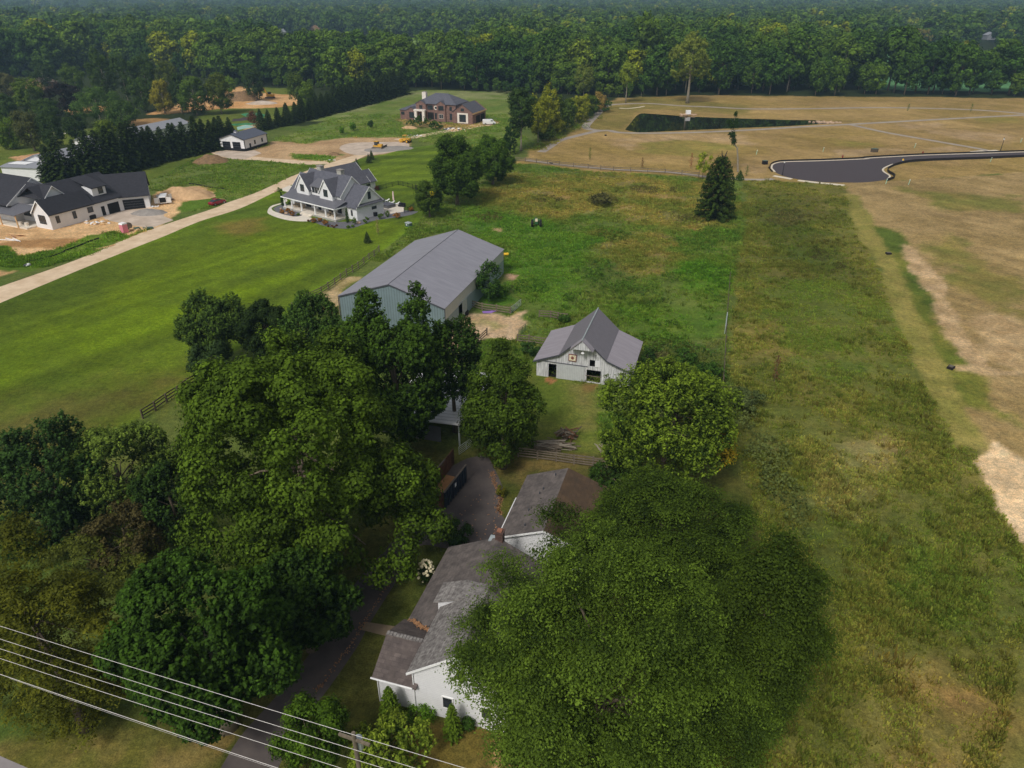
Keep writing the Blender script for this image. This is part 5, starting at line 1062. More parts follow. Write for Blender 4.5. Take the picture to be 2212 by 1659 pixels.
# --- modern farmhouse
FP = P(725.2, 478.5)
fh = thing('farmhouse', 'large white farmhouse with dark grey gables, a long front porch and two stone chimneys', 'house', (FP[0], FP[1]), R(-37.8))
wm = M['siding']
m = MB(); m.box(-16.5, -1.4, 3.4, 11.0, 0, 5.2); m.build('wall', wm, fh)
m = MB(); m.prism([(3.4, 5.2), (11.0, 5.2), (7.2, 9.0)], 'x', -1.42, -1.38); m.prism([(3.4, 5.2), (11.0, 5.2), (7.2, 8.95)], 'x', -16.5, -16.4); m.build('upper_gable', wm, fh)
m = MB(); m.gable(-16.5, -1.4, 3.4, 11.0, 5.2, 9.0, 'x', .35, .3, .18); m.build('main_roof', M['shing_slate'], fh)
for a, b, nm in ((-1.4, 3.7, 'side_wing'), (-21.6, -16.5, 'side_wing')):
    m = MB(); m.prism([(3.6, 0), (12.2, 0), (12.2, 3.2), (7.9, 7.2), (3.6, 3.2)], 'x', a+.01, b); w = m.build(nm, wm, fh)
    m = MB(); m.gable(a, b, 3.6, 12.2, 3.2, 7.2, 'x', .4, .35, .17); m.build('side_roof', M['shing_slate'], fh)
m = MB(); m.prism([(3.7, 2.95), (4.35, 3.35), (4.35, 3.43), (3.7, 3.03)], 'y', 3.7, 12.1); m.prism([(-1.38, 5.0), (-.7, 5.3), (-.7, 5.38), (-1.38, 5.08)], 'y', 3.6, 5.4)
m = MB(); m.add([(3.72, 3.4, 3.75), (3.72, 12.4, 3.75), (4.3, 12.4, 3.3), (4.3, 3.4, 3.3), (3.72, 3.4, 3.65), (3.72, 12.4, 3.65), (4.3, 12.4, 3.2), (4.3, 3.4, 3.2)], [(0,1,2,3),(7,6,5,4),(0,3,7,4),(1,5,6,2),(3,2,6,7)]); m.build('gable_pent_roof', M['shing_slatey'], fh)
rakes(fh, -16.5, -1.4, 3.4, 11.0, 5.2, 9.0, 'x')
for a, b in ((-1.4, 3.7), (-21.6, -16.5)): rakes(fh, a, b, 3.6, 12.2, 3.2, 7.2, 'x', .4, .35, ends=(0, 1) if a > -5 else (1, 0))
rakes(fh, -20.6, -15.3, 24.4, 27.0, 2.85, 5.3, 'y', .4, .3, ends=(0, 1)); rakes(fh, -25.4, -15.3, 9.0, 24.7, 2.9, 7.2, 'y', .4, .3, ends=(0, 1))
for gx0, gx1 in ((-16.8, -12.0), (-7.9, -3.1)):
    gc_ = (gx0+gx1)/2; m = MB(); m.prism([(gx0, 3.2), (gx1, 3.2), (gx1, 5.3), (gc_, 8.5), (gx0, 5.3)], 'y', 2.3, 6.5); m.build('front_gable', wm, fh)
    m = MB(); m.gable(gx0, gx1, 2.3, 7.0, 5.3, 8.5, 'y', .3, .22, .16); m.build('gable_roof', M['shing_slatey'], fh); rakes(fh, gx0, gx1, 2.3, 7.0, 5.3, 8.5, 'y', .3, .22, ends=(1, 0))
    win(fh, 'y', 2.3, gc_, 4.6, 1.5, 1.7, mull=1)
m = MB(); m.box(-11.9, -8.0, 3.0, 5.5, 4.0, 6.2); m.build('dormer', wm, fh)
m = MB(); m.add([(-11.9, 2.6, 6.15), (-8.0, 2.6, 6.15), (-8.0, 5.6, 7.5), (-11.9, 5.6, 7.5), (-11.9, 2.6, 6.3), (-8.0, 2.6, 6.3), (-8.0, 5.6, 7.65), (-11.9, 5.6, 7.65)], [(0,3,2,1),(4,5,6,7),(0,1,5,4),(1,2,6,5),(2,3,7,6),(3,0,4,7)]); m.build('dormer_roof', M['seam'], fh)
for x in (-11.0, -9.95, -8.9): win(fh, 'y', 3.0, x, 4.7, .85, 1.35)
m = MB(); m.add([(-19.9, -.45, 2.95), (.45, -.45, 2.95), (.45, 3.6, 4.15), (-19.9, 3.6, 4.15), (-19.9, -.45, 3.1), (.45, -.45, 3.1), (-2.2, 3.6, 4.3), (-19.9, 3.6, 4.3)], [(0,3,2,1),(4,5,6,7),(0,1,5,4),(3,0,4,7),(1,2,6,5)])
m.add([(.45, -.45, 3.1), (.6, 3.7, 3.1), (-2.0, 3.7, 4.3)], [(0,1,2)]); m.build('porch_roof', M['seam'], fh)
m = MB(); m.box(-20.0, .5, -.52, -.45, 2.85, 3.1); m.box(.45, .52, -.45, 3.5, 2.85, 3.1); m.build('porch_fascia', M['whitetrim'], fh)
m = MB(); m.box(-19.8, .3, -.2, 3.38, 0, .5); m.build('porch_deck', M['concrete'], fh)
m = MB(); m.box(-19.9, .4, -.26, -.21, 0, .44); m.box(.31, .37, -.2, 3.3, 0, .44); m.build('porch_base', M['stone'], fh)
for x in (-19.3, -16.4, -12.6, -7.4, -3.4, -.1):
    m = MB(); m.box(x-.14, x+.14, -.1, .18, .5, 2.9); m.box(x-.2, x+.2, -.16, .24, .5, .62); m.build('porch_post', M['whitetrim'], fh)
for i, (z, d) in enumerate(((.38, .3), (.25, .65), (.12, 1.0))):
    m = MB(); m.box(-12.3, -8.0, -.2-d-.02, -.2-d+.36, 0, z); m.build('step', M['concrete'], fh)
for x, w, z, h, mu in ((-17.3, .9, 1.3, 1.2, 0), (-14.2, 1.9, .6, 2.2, 1), (-9.9, 1.1, .55, 2.2, 0), (-5.5, 1.9, .6, 2.2, 1), (-2.3, 1.5, .9, 1.8, 1)): win(fh, 'y', 3.4, x, z, w, h, mull=mu)
win(fh, 'y', 3.6, 1.9, .9, .6, 1.4); win(fh, 'x', 3.7, 7.9, 4.4, .9, 1.7, sgn=1); win(fh, 'x', 3.7, 9.1, 1.7, 1.5, .7, sgn=1)
for x, y in ((-13.2, 7.6), (-5.6, 7.6)):
    m = MB(); m.box(x-.75, x+.75, y-.55, y+.55, 7.6, 10.0); co = m.build('chimney', M['stone'], fh); m = MB(); m.box(x-.85, x+.85, y-.65, y+.65, 10.0, 10.18); m.build('chimney_cap', M['stonepile'], co)
m = MB(); m.box(-25.4, -15.3, 11.0, 24.7, 0, 2.9); m.build('garage_wing', wm, fh)
m = MB(); m.gable(-25.4, -15.3, 9.0, 24.7, 2.9, 7.2, 'y', .4, .3, .17); m.build('garage_roof', M['shing_slatey'], fh)
m = MB(); m.prism([(-20.6, 0), (-15.3, 0), (-15.3, 2.85), (-17.95, 5.3), (-20.6, 2.85)], 'y', 24.7, 27.0); m.build('mudroom', wm, fh)
m = MB(); m.gable(-20.6, -15.3, 24.4, 27.0, 2.85, 5.3, 'y', .4, .3, .16); m.build('mudroom_roof', M['shing_slatey'], fh)
m = MB(); m.prism([(-25.4, 2.9), (-15.3, 2.9), (-20.35, 7.1)], 'y', 24.6, 24.7); m.build('garage_gable', wm, fh)
win(fh, 'x', -15.3, 24.4, 1.3, 1.4, .9, sgn=1); win(fh, 'x', -15.3, 21, 1.1, 1.4, 1.2, sgn=1)
fhm = fh.matrix_basis.copy()
def FL(x, y):
    a = R(-37.8); return (FP[0]+x*math.cos(a)-y*math.sin(a), FP[1]+x*math.sin(a)+y*math.cos(a))
# --- white barn garage with black base
a = P(478,324); b = P(530,327); ang = R(-16)
wg = thing('barn_garage', 'white metal garage with a dark wainscot, two black doors and a small cupola', 'garage', (a[0], a[1]), ang)
gw, gl_ = 9.8, 13.4
m = MB(); m.prism([(0, .9), (gw, .9), (gw, 3.9), (gw/2, 5.5), (0, 3.9)], 'y', 0, gl_); m.build('wall', M['whitewall'], wg)
m = MB(); m.box(-.03, gw+.03, -.03, gl_+.03, 0, .9); m.build('wainscot', M['black'], wg)
m = MB(); m.gable(0, gw, 0, gl_, 3.9, 5.5, 'y', .4, .35, .12); m.build('roof', M['navyroof'], wg)
m = MB()
for x, y in ((-.02, -.02), (gw+.02, -.02), (gw+.02, gl_+.02)): m.box(x-.1, x+.1, y-.1, y+.1, .9, 3.8)
m.prism([(-.4, 3.65), (gw/2, 5.4), (gw+.4, 3.65), (gw+.4, 3.82), (gw/2, 5.6), (-.4, 3.82)], 'y', -.42, -.36); m.build('corner_trim', M['black'], wg)
for x in (2.6, 6.6): garage_door(wg, 'y', -.03, x, 3.1, 3.0)
m = MB(); m.box(gw+.03, gw+.08, 2.6, 3.5, .05, 2.2); m.build('side_door', M['black'], wg)
for y in (6.0, 10.4): win(wg, 'x', gw, y, 1.5, .8, 1.3, sgn=1)
m = MB(); m.box(gw/2-.45, gw/2+.45, 2.5, 3.4, 5.2, 6.0); cu = m.build('cupola', M['whitewall'], wg); MB().hip(gw/2-.45, gw/2+.45, 2.5, 3.4, 6.0, 6.5, ins=.45, ov=.15, th=.05).build('cupola_roof', M['navyroof'], cu)
# --- black-roofed house under construction
BP = P(115, 497)
bh = thing('new_house', 'white brick house with black shingle roofs on a bare building site', 'house', (BP[0], BP[1]), R(-25.5))
wm = M['whitewall']; sh = M['shing_dark']; shy = mat('charcoal_cross_shingles', S(50,50,56), noise=.12, scale=2.0, pattern='shing_y', per=.6, pd=.18, rough=.95)
m = MB(); m.prism([(-5.5, 0), (0, 0), (0, 3.6), (-2.75, 6.3), (-5.5, 3.6)], 'y', 0, 9); m.build('front_gable_wall', wm, bh)
m = MB(); m.box(-15, -.02, 2.2, 21.0, 0, 3.55); m.build('wall', wm, bh)
m = MB(); m.gable(-5.5, 0, 0, 11, 3.6, 6.3, 'y', .35, .35, .16); m.build('front_roof', shy, bh)
m = MB(); m.gable(-17.0, 0, 2.5, 20.6, 3.55, 8.2, 'y', .4, .3, .18, c=-8.5); m.build('main_roof', shy, bh)
m = MB(); m.box(-25, -13.4, .2, 12, 0, 4.6); m.prism([(-.6, 4.2), (12, 4.2), (12, 4.6), (6.6, 9.0), (-.6, 4.3)], 'x', -13.5, -13.3); m.build('tall_wall', wm, bh)
m = MB(); m.prism([(-1.0, 4.2), (6.6, 9.1), (12.6, 4.2), (12.6, 4.38), (6.6, 9.3), (-1.0, 4.38)], 'x', -28, -13.1); m.build('tall_roof', sh, bh); m = MB(); m.prism([(-1.05, 4.05), (6.6, 8.95), (12.65, 4.05), (12.65, 4.36), (6.6, 9.27), (-1.05, 4.36)], 'x', -13.1, -13.04); m.build('rake_trim', M['whitetrim'], bh); rakes(bh, -5.5, 0, 0, 11, 3.6, 6.3, 'y', .35, .35, ends=(1, 0))
m = MB(); m.add([(-22, -2.9, 2.9), (-8.2, -2.9, 2.9), (-5.4, 1.9, 4.2), (-22, 1.9, 4.2), (-22, -2.9, 3.05), (-8.2, -2.9, 3.05), (-5.4, 1.9, 4.35), (-22, 1.9, 4.35)], [(0,3,2,1),(4,5,6,7),(0,1,5,4),(1,2,6,5),(2,3,7,6)]); m.build('porch_roof', M['seam'], bh)
m = MB(); m.box(-22, -5.6, -2.4, 2.0, 0, .35); m.build('porch_slab', M['concrete'], bh)
for x in (-8.5, -14.5, -20): MB().box(x-.12, x+.12, -2.6, -2.36, 0, 2.95).build('porch_post', M['lumber'], bh)
for x in (-9.8, -7.6): MB().cyl((x, -1.0, .35), .45, .8, 14).build('column_base', M['concrete'], bh)
win(bh, 'y', 2.2, -11.5, 1.4, 2.8, 1.6, mull=2); win(bh, 'y', 2.2, -6.4, 1.6, 1.1, 1.4)
win(bh, 'y', 0, -2.75, 1.1, 2.4, 2.0, mull=2); 
for y, w, z, h in ((1.8, .9, 1.2, 1.6), (6.0, .9, 1.2, 1.7), (10.2, 1.4, 1.6, 1.3)): win(bh, 'x', 0, y, z, w, h, sgn=1)
m = MB(); m.box(.0, .05, 13.0, 13.9, .1, 2.3); m.build('side_door', M['dark'], bh)
m = MB(); m.box(.0, .06, 14.8, 17.9, .05, 2.5); m.build('garage_bay_shade', M['dark'], bh)  # dark panel on the solid wall, painted as the bay's shade
m = MB(); m.prism([(10.6, 6.2), (14.4, 6.2), (12.5, 8.4)], 'x', -6.0, -5.9); m.build('small_gable', wm, bh)   # decorative roof gable
m = MB()
def cross(m, y0, y1, x0, x1, z0, zr_):     # small roof whose ridge runs along x
    yc = (y0+y1)/2; m.prism([(y0-.3, z0-.3), (yc, zr_), (y1+.3, z0-.3), (y1+.3, z0-.15), (yc, zr_+.17), (y0-.3, z0-.15)], 'x', x0, x1)
cross(m, 2.9, 7.7, -13.3, -4.2, 6.1, 8.4); m.build('gable_roof', sh, bh)
m = MB(); m.prism([(2.9, 5.6), (7.7, 5.6), (7.7, 6.05), (5.3, 8.25), (2.9, 6.05)], 'x', -4.6, -4.5); m.build('small_gable', wm, bh); m = MB(); m.prism([(2.55, 5.6), (5.3, 8.28), (8.05, 5.6), (8.05, 5.9), (5.3, 8.56), (2.55, 5.9)], 'x', -4.2, -4.14); m.build('rake_trim', M['whitetrim'], bh)
for o in [o for o in bh.children if o.name.startswith('small_gable')][:1]: bpy.data.objects.remove(o)
m = MB(); m.prism([(13.0, 3.9), (16.6, 3.9), (16.6, 6.6), (13.0, 6.6)], 'x', -6.8, -1.6); m.build('dormer', wm, bh)
m = MB(); m.add([(-1.2, 12.7, 6.45), (-1.2, 16.9, 6.45), (-8.4, 16.9, 8.15), (-8.4, 12.7, 8.15), (-1.2, 12.7, 6.63), (-1.2, 16.9, 6.63), (-8.4, 16.9, 8.35), (-8.4, 12.7, 8.35)], [(3,2,1,0),(4,5,6,7),(0,1,5,4),(1,2,6,5),(2,3,7,6),(3,0,4,7)]); m.build('dormer_roof', sh, bh)
win(bh, 'x', -1.6, 15.2, 4.9, 1.3, 1.4, sgn=1)
gq = P(261, 455); 
from mathutils import Matrix
gpar = thing('x', 'x', 'x'); bpy.data.objects.remove(gpar)
ga = R(24)-R(-25.5); loc = Matrix.Rotation(-R(-25.5), 4, 'Z') @ Vector((gq[0]-BP[0], gq[1]-BP[1], 0))
def gpart(m, name, mt):
    o = m.build(name, mt, bh); o.location = (loc.x, loc.y, 0); o.rotation_euler = (0, 0, ga); return o
m = MB(); m.prism([(.2, 0), (11.5, 0), (11.5, 3.4), (6.0, 7.6), (.2, 3.4)], 'x', -3.0, 6.9); gpart(m, 'garage_wall', wm)
m = MB(); m.prism([(-.4, 3.1), (6.0, 7.7), (12.0, 3.1), (12.0, 3.28), (6.0, 7.9), (-.4, 3.28)], 'x', -3.8, 7.3); gpart(m, 'garage_roof', sh)
m = MB()
for i in range(4): m.box(.9, 5.7, .12, .19, .04+.62*i, .62*(i+1))
gpart(m, 'garage_door', M['black'])
# --- brick house
KP = P(864, 258)
kb = thing('brick_house', 'large red-brown brick house with grey hipped roofs and a pale stone portico, unfinished', 'house', (KP[0], KP[1]), R(-21))
u = MB(); u.box(0, 9.0, .6, 10, 0, 3.9); u.build('left_wall', M['brick'], kb)
m = MB(); m.hip(0, 10, .6, 10, 3.9, 6.0); m.build('left_roof', M['shing_slate'], kb)
m = MB(); m.prism([(3.2, 0), (8.2, 0), (8.2, 3.9), (5.7, 5.2), (3.2, 3.9)], 'y', 0, 2); m.build('left_gable', M['brick'], kb)
m = MB(); m.gable(3.2, 8.2, 0, 3.5, 3.9, 5.25, 'y', .35, .2, .14); m.build('left_gable_roof', M['shing_slatey'], kb)
m = MB(); m.box(8.2, 26.5, .5, 13, 0, 6.9); m.build('main_wall', M['brick'], kb)
m = MB(); m.hip(8.2, 26.5, .5, 13, 6.9, 10.6); m.build('main_roof', M['shing_slate'], kb)
for a_, b_ in ((8.3, 12.9), (18.0, 22.0)):
    m = MB(); m.prism([(a_, 0), (b_, 0), (b_, 6.9), ((a_+b_)/2, 8.2), (a_, 6.9)], 'y', -.2, 1.5); m.build('front_gable', M['brick'], kb)
    m = MB(); m.gable(a_, b_, -.2, 4, 6.9, 8.25, 'y', .35, .2, .14); m.build('gable_roof', M['shing_slatey'], kb)
m = MB(); m.prism([(26.0, 0), (35.0, 0), (35.0, 4.6), (30.5, 7.6), (26.0, 4.6)], 'y', -1.5, 12.5); m.build('garage_wall', M['brick'], kb)
m = MB(); m.gable(26.0, 35.0, -1.5, 10.5, 4.7, 7.7, 'y', .5, .3, .16); m.build('garage_roof', M['shing_slatey'], kb)
m = MB(); m.box(8.1, 9.3, -1.9, -.9, 0, 4.1); m.box(11.8, 13.0, -1.9, -.9, 0, 4.1); m.box(7.9, 13.2, -2.0, -.2, 4.1, 4.7); m.build('portico', M['limestone'], kb)
m = MB(); m.box(9.9, 11.2, -.3, -.22, 0, 3.0); m.build('door', M['dark'], kb)
m = MB(); m.box(28.1, 33.0, -1.62, -1.52, .3, 4.3); m.build('stone_surround', M['limestone'], kb); win(kb, 'y', -1.62, 30.55, .8, 3.0, 2.9, mull=3)
for x, z, w, h, y in ((1.3, 2.0, 1.6, 1.1, .6), (6.0, .9, 2.6, 2.4, 0), (10.6, 4.6, 1.4, 1.7, -.2), (14.6, 4.6, 2.6, 1.8, .5), (20.0, 4.6, 2.4, 1.8, -.2), (24.2, 4.6, 1.1, 1.6, .5), (17.2, 1.0, 1.0, 2.4, .5), (20.0, 1.4, 2.0, 1.8, -.2), (24.2, .9, 1.1, 2.6, .5), (30.5, 5.0, 1.5, 1.1, -1.5)): win(kb, 'y', y, x, z, w, h, mull=1, frame='limestone' if z in (1.4,) else 'black')
m = MB(); m.box(13.4, 16.2, .44, .5, .8, 3.6); m.build('bay_shade_panel', M['dark'], kb)  # flat dark panel, shade of an unglazed bay painted on the wall
m = MB(); m.cyl((17.3, .42, 5.5), .85, .08, 16, 'y'); ov = m.build('oval_window', M['limestone'], kb); MB().cyl((17.3, .38, 5.5), .5, .05, 16, 'y').build('pane', M['glass'], ov)
m = MB(); m.box(8.9, 10.7, 4.6, 6.2, 6.5, 10.9); co = m.build('chimney', M['limestone'], kb); MB().box(9.2, 10.4, 4.9, 5.9, 10.9, 11.2).build('chimney_cap', M['stonepile'], co)
for y in (2.0, 7.0): m = MB(); m.box(35.0, 35.06, y, y+4.2, .05, 3.0); m.build('garage_shade_panel', M['dark'], kb)  # dark sheets on the wall in place of shaded openings
m = MB(); m.box(35.0, 35.6, -1.3, 12.3, 3.9, 4.5); m.build('soffit', M['lumber'], kb)
# --- sheds and houses among the trees
def simple_house(name, label, loc, rz, w, l, ze, zr, wall, roof, ax='y', cat='house', wins=2, hip=False, parts=None):
    t = thing(name, label, cat, loc, rz); m = MB()
    if hip: m.box(0, w, 0, l, 0, ze)
    elif ax == 'y': m.prism([(0, 0), (w, 0), (w, ze), (w/2, zr), (0, ze)], 'y', 0, l)
    else: m.prism([(0, 0), (l, 0), (l, ze), (l/2, zr), (0, ze)], 'x', 0, w)
    m.build('wall', M[wall], t); m = MB()
    (m.hip(0, w, 0, l, ze, zr) if hip else m.gable(0, w, 0, l, ze, zr, ax, .4, .4, .18)).build('roof', M[roof], t)
    for i in range(wins): win(t, 'y', 0, w*(i+1)/(wins+1), 1.0, 1.2, 1.3)
    return t
q = G('c3',360,1360); simple_house('storage_shed', 'grey gabled shed with a brown roof edge behind the spruces', q, R(-18), 10, 22, 3.9, 5.6, 'whitewall', 'roofgrey', cat='shed', wins=0)
q = G('c3',60,1440); t = simple_house('storage_shed', 'low grey flat-roofed shed at the left edge in front of the gabled shed', q, R(-10), 13, 8, 3.6, 4.0, 'whitewall', 'roofgrey', 'x', 'shed', 0)
m = MB(); m.box(1, 7, 2.0, 5.2, 4.1, 4.2); m.build('roof_panel', M['whiteplastic'], t)
q = G('c3',940,1100); simple_house('storage_shed', 'small grey shed roof showing between two spruces', q, R(-18), 8, 12, 3.4, 5.0, 'whitewall', 'roofgrey', cat='shed', wins=0)
q = G('c3',1480,985); simple_house('long_shed', 'long shed with a pale blue-grey roof behind the spruce row', q, R(-20), 9, 28, 3.6, 5.2, 'whitewall', 'roofgrey', cat='shed', wins=0)
far = [('white far house with a grey roof above the distant green field, right of the pair', T('a2',390,298), 9, 8, 4.5, 8, 'whitewall', 'roofgrey', -30, 0), ('white far house beside a brown roofed one above the distant green field', T('a2',240,298), 10, 8, 4, 7, 'whitewall', 'roofbrown', 20, 0),
 ('distant house with a tan roof above the green field', T('a2',672,262), 15, 10, 4, 8, 'rooftan', 'rooftan', 0, 0), ('distant low house with a wide brown hipped roof at the field end', T('a2',985,362), 30, 14, 3.4, 6.6, 'roofbrown', 'roofbrown', 4, 1),
 ('distant brick house with a brown gable below the green field', T('a2',378,392), 13, 10, 4, 8, 'roofbrown', 'roofbrown', -40, 0), ('distant orange-roofed house among the left woods', T('a1',1726,250), 9, 8, 6, 10, 'rooftan', 'rooftan', 30, 0),
 ('house with a long brown roof among trees at the left', T('a1',320,735), 15, 9, 3.4, 5.6, 'rooftan', 'roofbrown', -20, 0), ('grey roof showing over the trees above the right green field', T('a4',1300,318), 16, 12, 5, 9, 'roofgrey', 'roofgrey', 10, 0),
 ('small grey roof at the far right above the green field', T('a4',1950,322), 12, 10, 5, 8, 'roofgrey', 'roofgrey', 0, 0), ('distant house with a pale front near the top left', T('a1',840,235), 12, 8, 4, 7, 'cream', 'rooftan', 0, 0)]
for i, (lb, px_, w, l, ze, zr, wl, rf, dg, hp) in enumerate(far):
    q = P(*px_); simple_house('far_house', lb, (q[0]-w/2, q[1]), R(dg), w, l, ze, zr, wl, rf, 'x' if i % 2 else 'y', wins=1, hip=bool(hp))
rgh = random.Random(8)
for i, (x, y) in enumerate(((22,17),(78,14),(98,21),(112,14),(125,24),(140,19),(152,13),(172,20),(185,27),(240,20),(292,19),(322,18),(352,22),(410,22),(444,20))):
    q = P(x, y+9); simple_house('subdivision_house', 'hazy brown-grey roof in the distant subdivision at the top left', q, R(rgh.uniform(-60, 60)), 20, 15, 8, 15, 'roofbrown', rgh.choice(['roofbrown', 'roofgrey']), wins=0)['group'] = 'far subdivision roofs'
# ------------------------------------------------------------------ fences
def rail_fence(name, label, pts, h=1.3, rails=(.35,.8,1.2), step=2.4, wood='wood', pr=.09, lean=0.0, cat='fence', rh=.17, flat=True):
    t = thing(name, label, cat, (pts[0][0], pts[0][1])); o = pts[0]; rg = random.Random(len(label)+int(pts[0][0]*7))
    for a, b in zip(pts, pts[1:]):
        L_ = math.hypot(b[0]-a[0], b[1]-a[1]); n = max(1, round(L_/step)); an = math.atan2(b[1]-a[1], b[0]-a[0])
        for i in range(n+1 if b is pts[-1] else n):
            x = a[0]+(b[0]-a[0])*i/n-o[0]; y = a[1]+(b[1]-a[1])*i/n-o[1]; hh = h*rg.uniform(.98, 1.08)
            m = MB(); m.cbox((0, 0, hh/2), pr*2, pr*2, hh, an, rg.uniform(-lean, lean), rg.uniform(-lean, lean)); p = m.build('post', M[wood], t); p.location = (x, y, 0)
        for z in rails:
            m = MB(); k = max(1, n//2)
            for i in range(n):
                x0, y0 = a[0]+(b[0]-a[0])*i/n-o[0], a[1]+(b[1]-a[1])*i/n-o[1]; x1, y1 = a[0]+(b[0]-a[0])*(i+1)/n-o[0], a[1]+(b[1]-a[1])*(i+1)/n-o[1]
                l = math.hypot(x1-x0, y1-y0); m.cbox(((x0+x1)/2+math.sin(an)*(pr+.03), (y0+y1)/2-math.cos(an)*(pr+.03), z+rg.uniform(-.03, .03)), l*.995, .05, rh, an, rg.uniform(-.012, .012))
            m.build('rail', M[wood], t)
    return t
rail_fence('rail_fence', 'weathered rail fence along the lawn left of the grey metal barn', GL('b1',(-60,770),(65,690),(180,640),(290,565),(388,490),(485,430),(575,355),(617,330)), 1.35)
rail_fence('rail_fence', 'short corner of the weathered lawn fence with sagging rails beside the barn roof', GL('b1',(617,332),(658,290)), 1.35)
rail_fence('rail_fence', 'dark rail fence between the lawn and the big sycamore', GL('b8',(1340,640),(1250,690),(1185,742),(1110,790),(1035,845),(950,898)), 1.3, wood='wooddk')
rail_fence('rail_fence', 'long tan board fence between the meadow and the trail', GL('a7',(1150,800),(1300,812),(1650,852),(1950,885),(2212,908))+GL('a8',(300,758),(620,790)), 1.35, rails=(.3,.7,1.15), step=4.6, wood=('wood'))
rail_fence('corral_fence', 'corral fence between the metal barn door and the steel gate', GL('b1',(1400,742),(1512,775),(1630,790),(1745,808)), 1.35)
rail_fence('corral_fence', 'corral fence left of the weeds behind the white gabled barn', GL('b2',(325,282),(420,285),(480,300),(555,308)), 1.25)
rail_fence('corral_fence', 'short corral fence ending at the left wall of the white gabled barn', GL('b2',(145,485),(240,492),(390,515)), 1.35)
rail_fence('corral_fence', 'leaning pale rail fence in the shade at the lower left of the dirt corral', GL('b1',(1420,1115),(1480,1050),(1550,985)), 1.3)
rail_fence('rail_fence', 'weathered rail fence behind the garage below the log piles', GL('b2',(150,1440),(310,1458),(465,1478),(612,1500),(770,1520),(905,1540)), 1.3, lean=.04, rails=(.3,.65,1.0,1.3))
def gate(name, label, p0, p1, h=1.2, n=5, m_='galv'):
    t = thing(name, label, 'gate', p0); L_ = math.hypot(p1[0]-p0[0], p1[1]-p0[1]); t.rotation_euler = (0, 0, math.atan2(p1[1]-p0[1], p1[0]-p0[0]))
    m = MB()
    for x in (0, L_/2, L_): m.tube([(x, 0, .12), (x, 0, h)], .035, 6)
    m.build('gate_upright', M[m_], t)
    for i in range(n): MB().tube([(0, 0, .15+(h-.15)*i/(n-1)), (L_, 0, .15+(h-.15)*i/(n-1))], .03, 6).build('gate_bar', M[m_], t)
    return t
gate('steel_gate', 'open galvanised gate at the end of the corral fence by the metal barn', G('b1',1748,808)[:2], G('b1',1832,738)[:2])
gate('steel_gate', 'green pipe gate at the corral corner left of the white barn', G('b1',1815,990)[:2], G('b1',1870,945)[:2], m_='utilgreen')
gate('steel_gate', 'galvanised farm gate in the shade between the dumpster and the oval tree', G('b4',535,200)[:2], G('b4',665,105)[:2])
t = rail_fence('wire_fence', 'thin wire field fence with slim posts along the right side of the farm field', [P(*q)[:2] for q in ((1577,600),(1573,650),(1570,690),(1566,770),(1562,830),(1560,870))], 1.3, rails=(.6, 1.1), step=5.5, wood='wooddk', pr=.04, rh=.02)
t = thing('pipe_brace', 'bright galvanised pipe brace on the wire fence at the right of the field', 'fence', G('b2',1863,415)); q = G('b2',1878,300)
m = MB(); m.tube([(0,0,0),(0,0,1.3)], .07, 7); m.tube([(q[0]-t.location.x, q[1]-t.location.y, 0), (q[0]-t.location.x, q[1]-t.location.y, 1.3)], .07, 7); m.tube([(0,0,1.2),(q[0]-t.location.x, q[1]-t.location.y, 1.25)], .08, 7); m.build('pipe', M['galv'], t)
def iron_fence(label, pts):
    t = thing('iron_fence', label, 'fence', pts[0]); o = pts[0]; m = MB(); po = MB()
    for a, b in zip(pts, pts[1:]):
        L_ = math.hypot(b[0]-a[0], b[1]-a[1]); an = math.atan2(b[1]-a[1], b[0]-a[0]); n = max(1, round(L_/2.4)); k = max(1, round(L_/.16))
        for z in (.25, 1.2): m.cbox(((a[0]+b[0])/2-o[0], (a[1]+b[1])/2-o[1], z), L_, .04, .05, an)
        for i in range(k): m.cbox((a[0]+(b[0]-a[0])*i/k-o[0], a[1]+(b[1]-a[1])*i/k-o[1], .7), .02, .02, 1.1, an)
        for i in range(n+1): p = MB().box(-.05, .05, -.05, .05, 0, 1.4).build('post', M['black'], t); p.location = (a[0]+(b[0]-a[0])*i/n-o[0], a[1]+(b[1]-a[1])*i/n-o[1], 0)
    m.build('pickets', M['black'], t); return t
iron_fence('black picket fence around the back lawn of the farmhouse', GL('c1',(1625,528),(1725,505),(1900,460),(2040,490),(2110,515),(2180,535))+GL('a7',(160,1090),(180,1230)))
iron_fence('short black picket fence beside the patio planting', GL('c1',(1985,860),(2040,850),(2130,790)))
# silt fences
def silt(label, pts, h=.5):
    t = thing('silt_fence', label, 'silt fence', pts[0]); m = MB(); wall_along(m, [(p[0]-pts[0][0], p[1]-pts[0][1]) for p in smoothline(pts, 4)], .05, h); m.build('fabric', M['silt'], t)
    m = MB()
    for p in smoothline(pts, 2): m.cbox((p[0]-pts[0][0], p[1]-pts[0][1], h*.6), .05, .05, h*1.25)
    m.build('stakes', M['wooddk'], t)
nn_ = [(p[0]-.1, p[1]+1.0) for p in cs]
silt('black silt fence along the far kerb of the new street', [(cs[0][0]-1.0, cs[0][1])]+nn_)
silt('black silt fence along the near edge of the new street', [(p[0]+.9, p[1]-1.0) for p in ce[:13]], .8)
silt('black silt fence on the left kerb end of the cul-de-sac', [(p[0]-.9, p[1]-.6) for p in (cs[1], cs[0], ce[-1])])
silt('ragged black silt fence in the grass strip before the new house', GL('c2',(330,1520),(560,1470),(770,1415),(880,1370),(900,1350),(1050,1300),(1250,1220),(1370,1180)), .28)
silt('black silt fence beside the dirt mound near the red car', GL('a5',(1960,525),(2040,535),(2140,555),(2212,570),(2330,580)), .3)
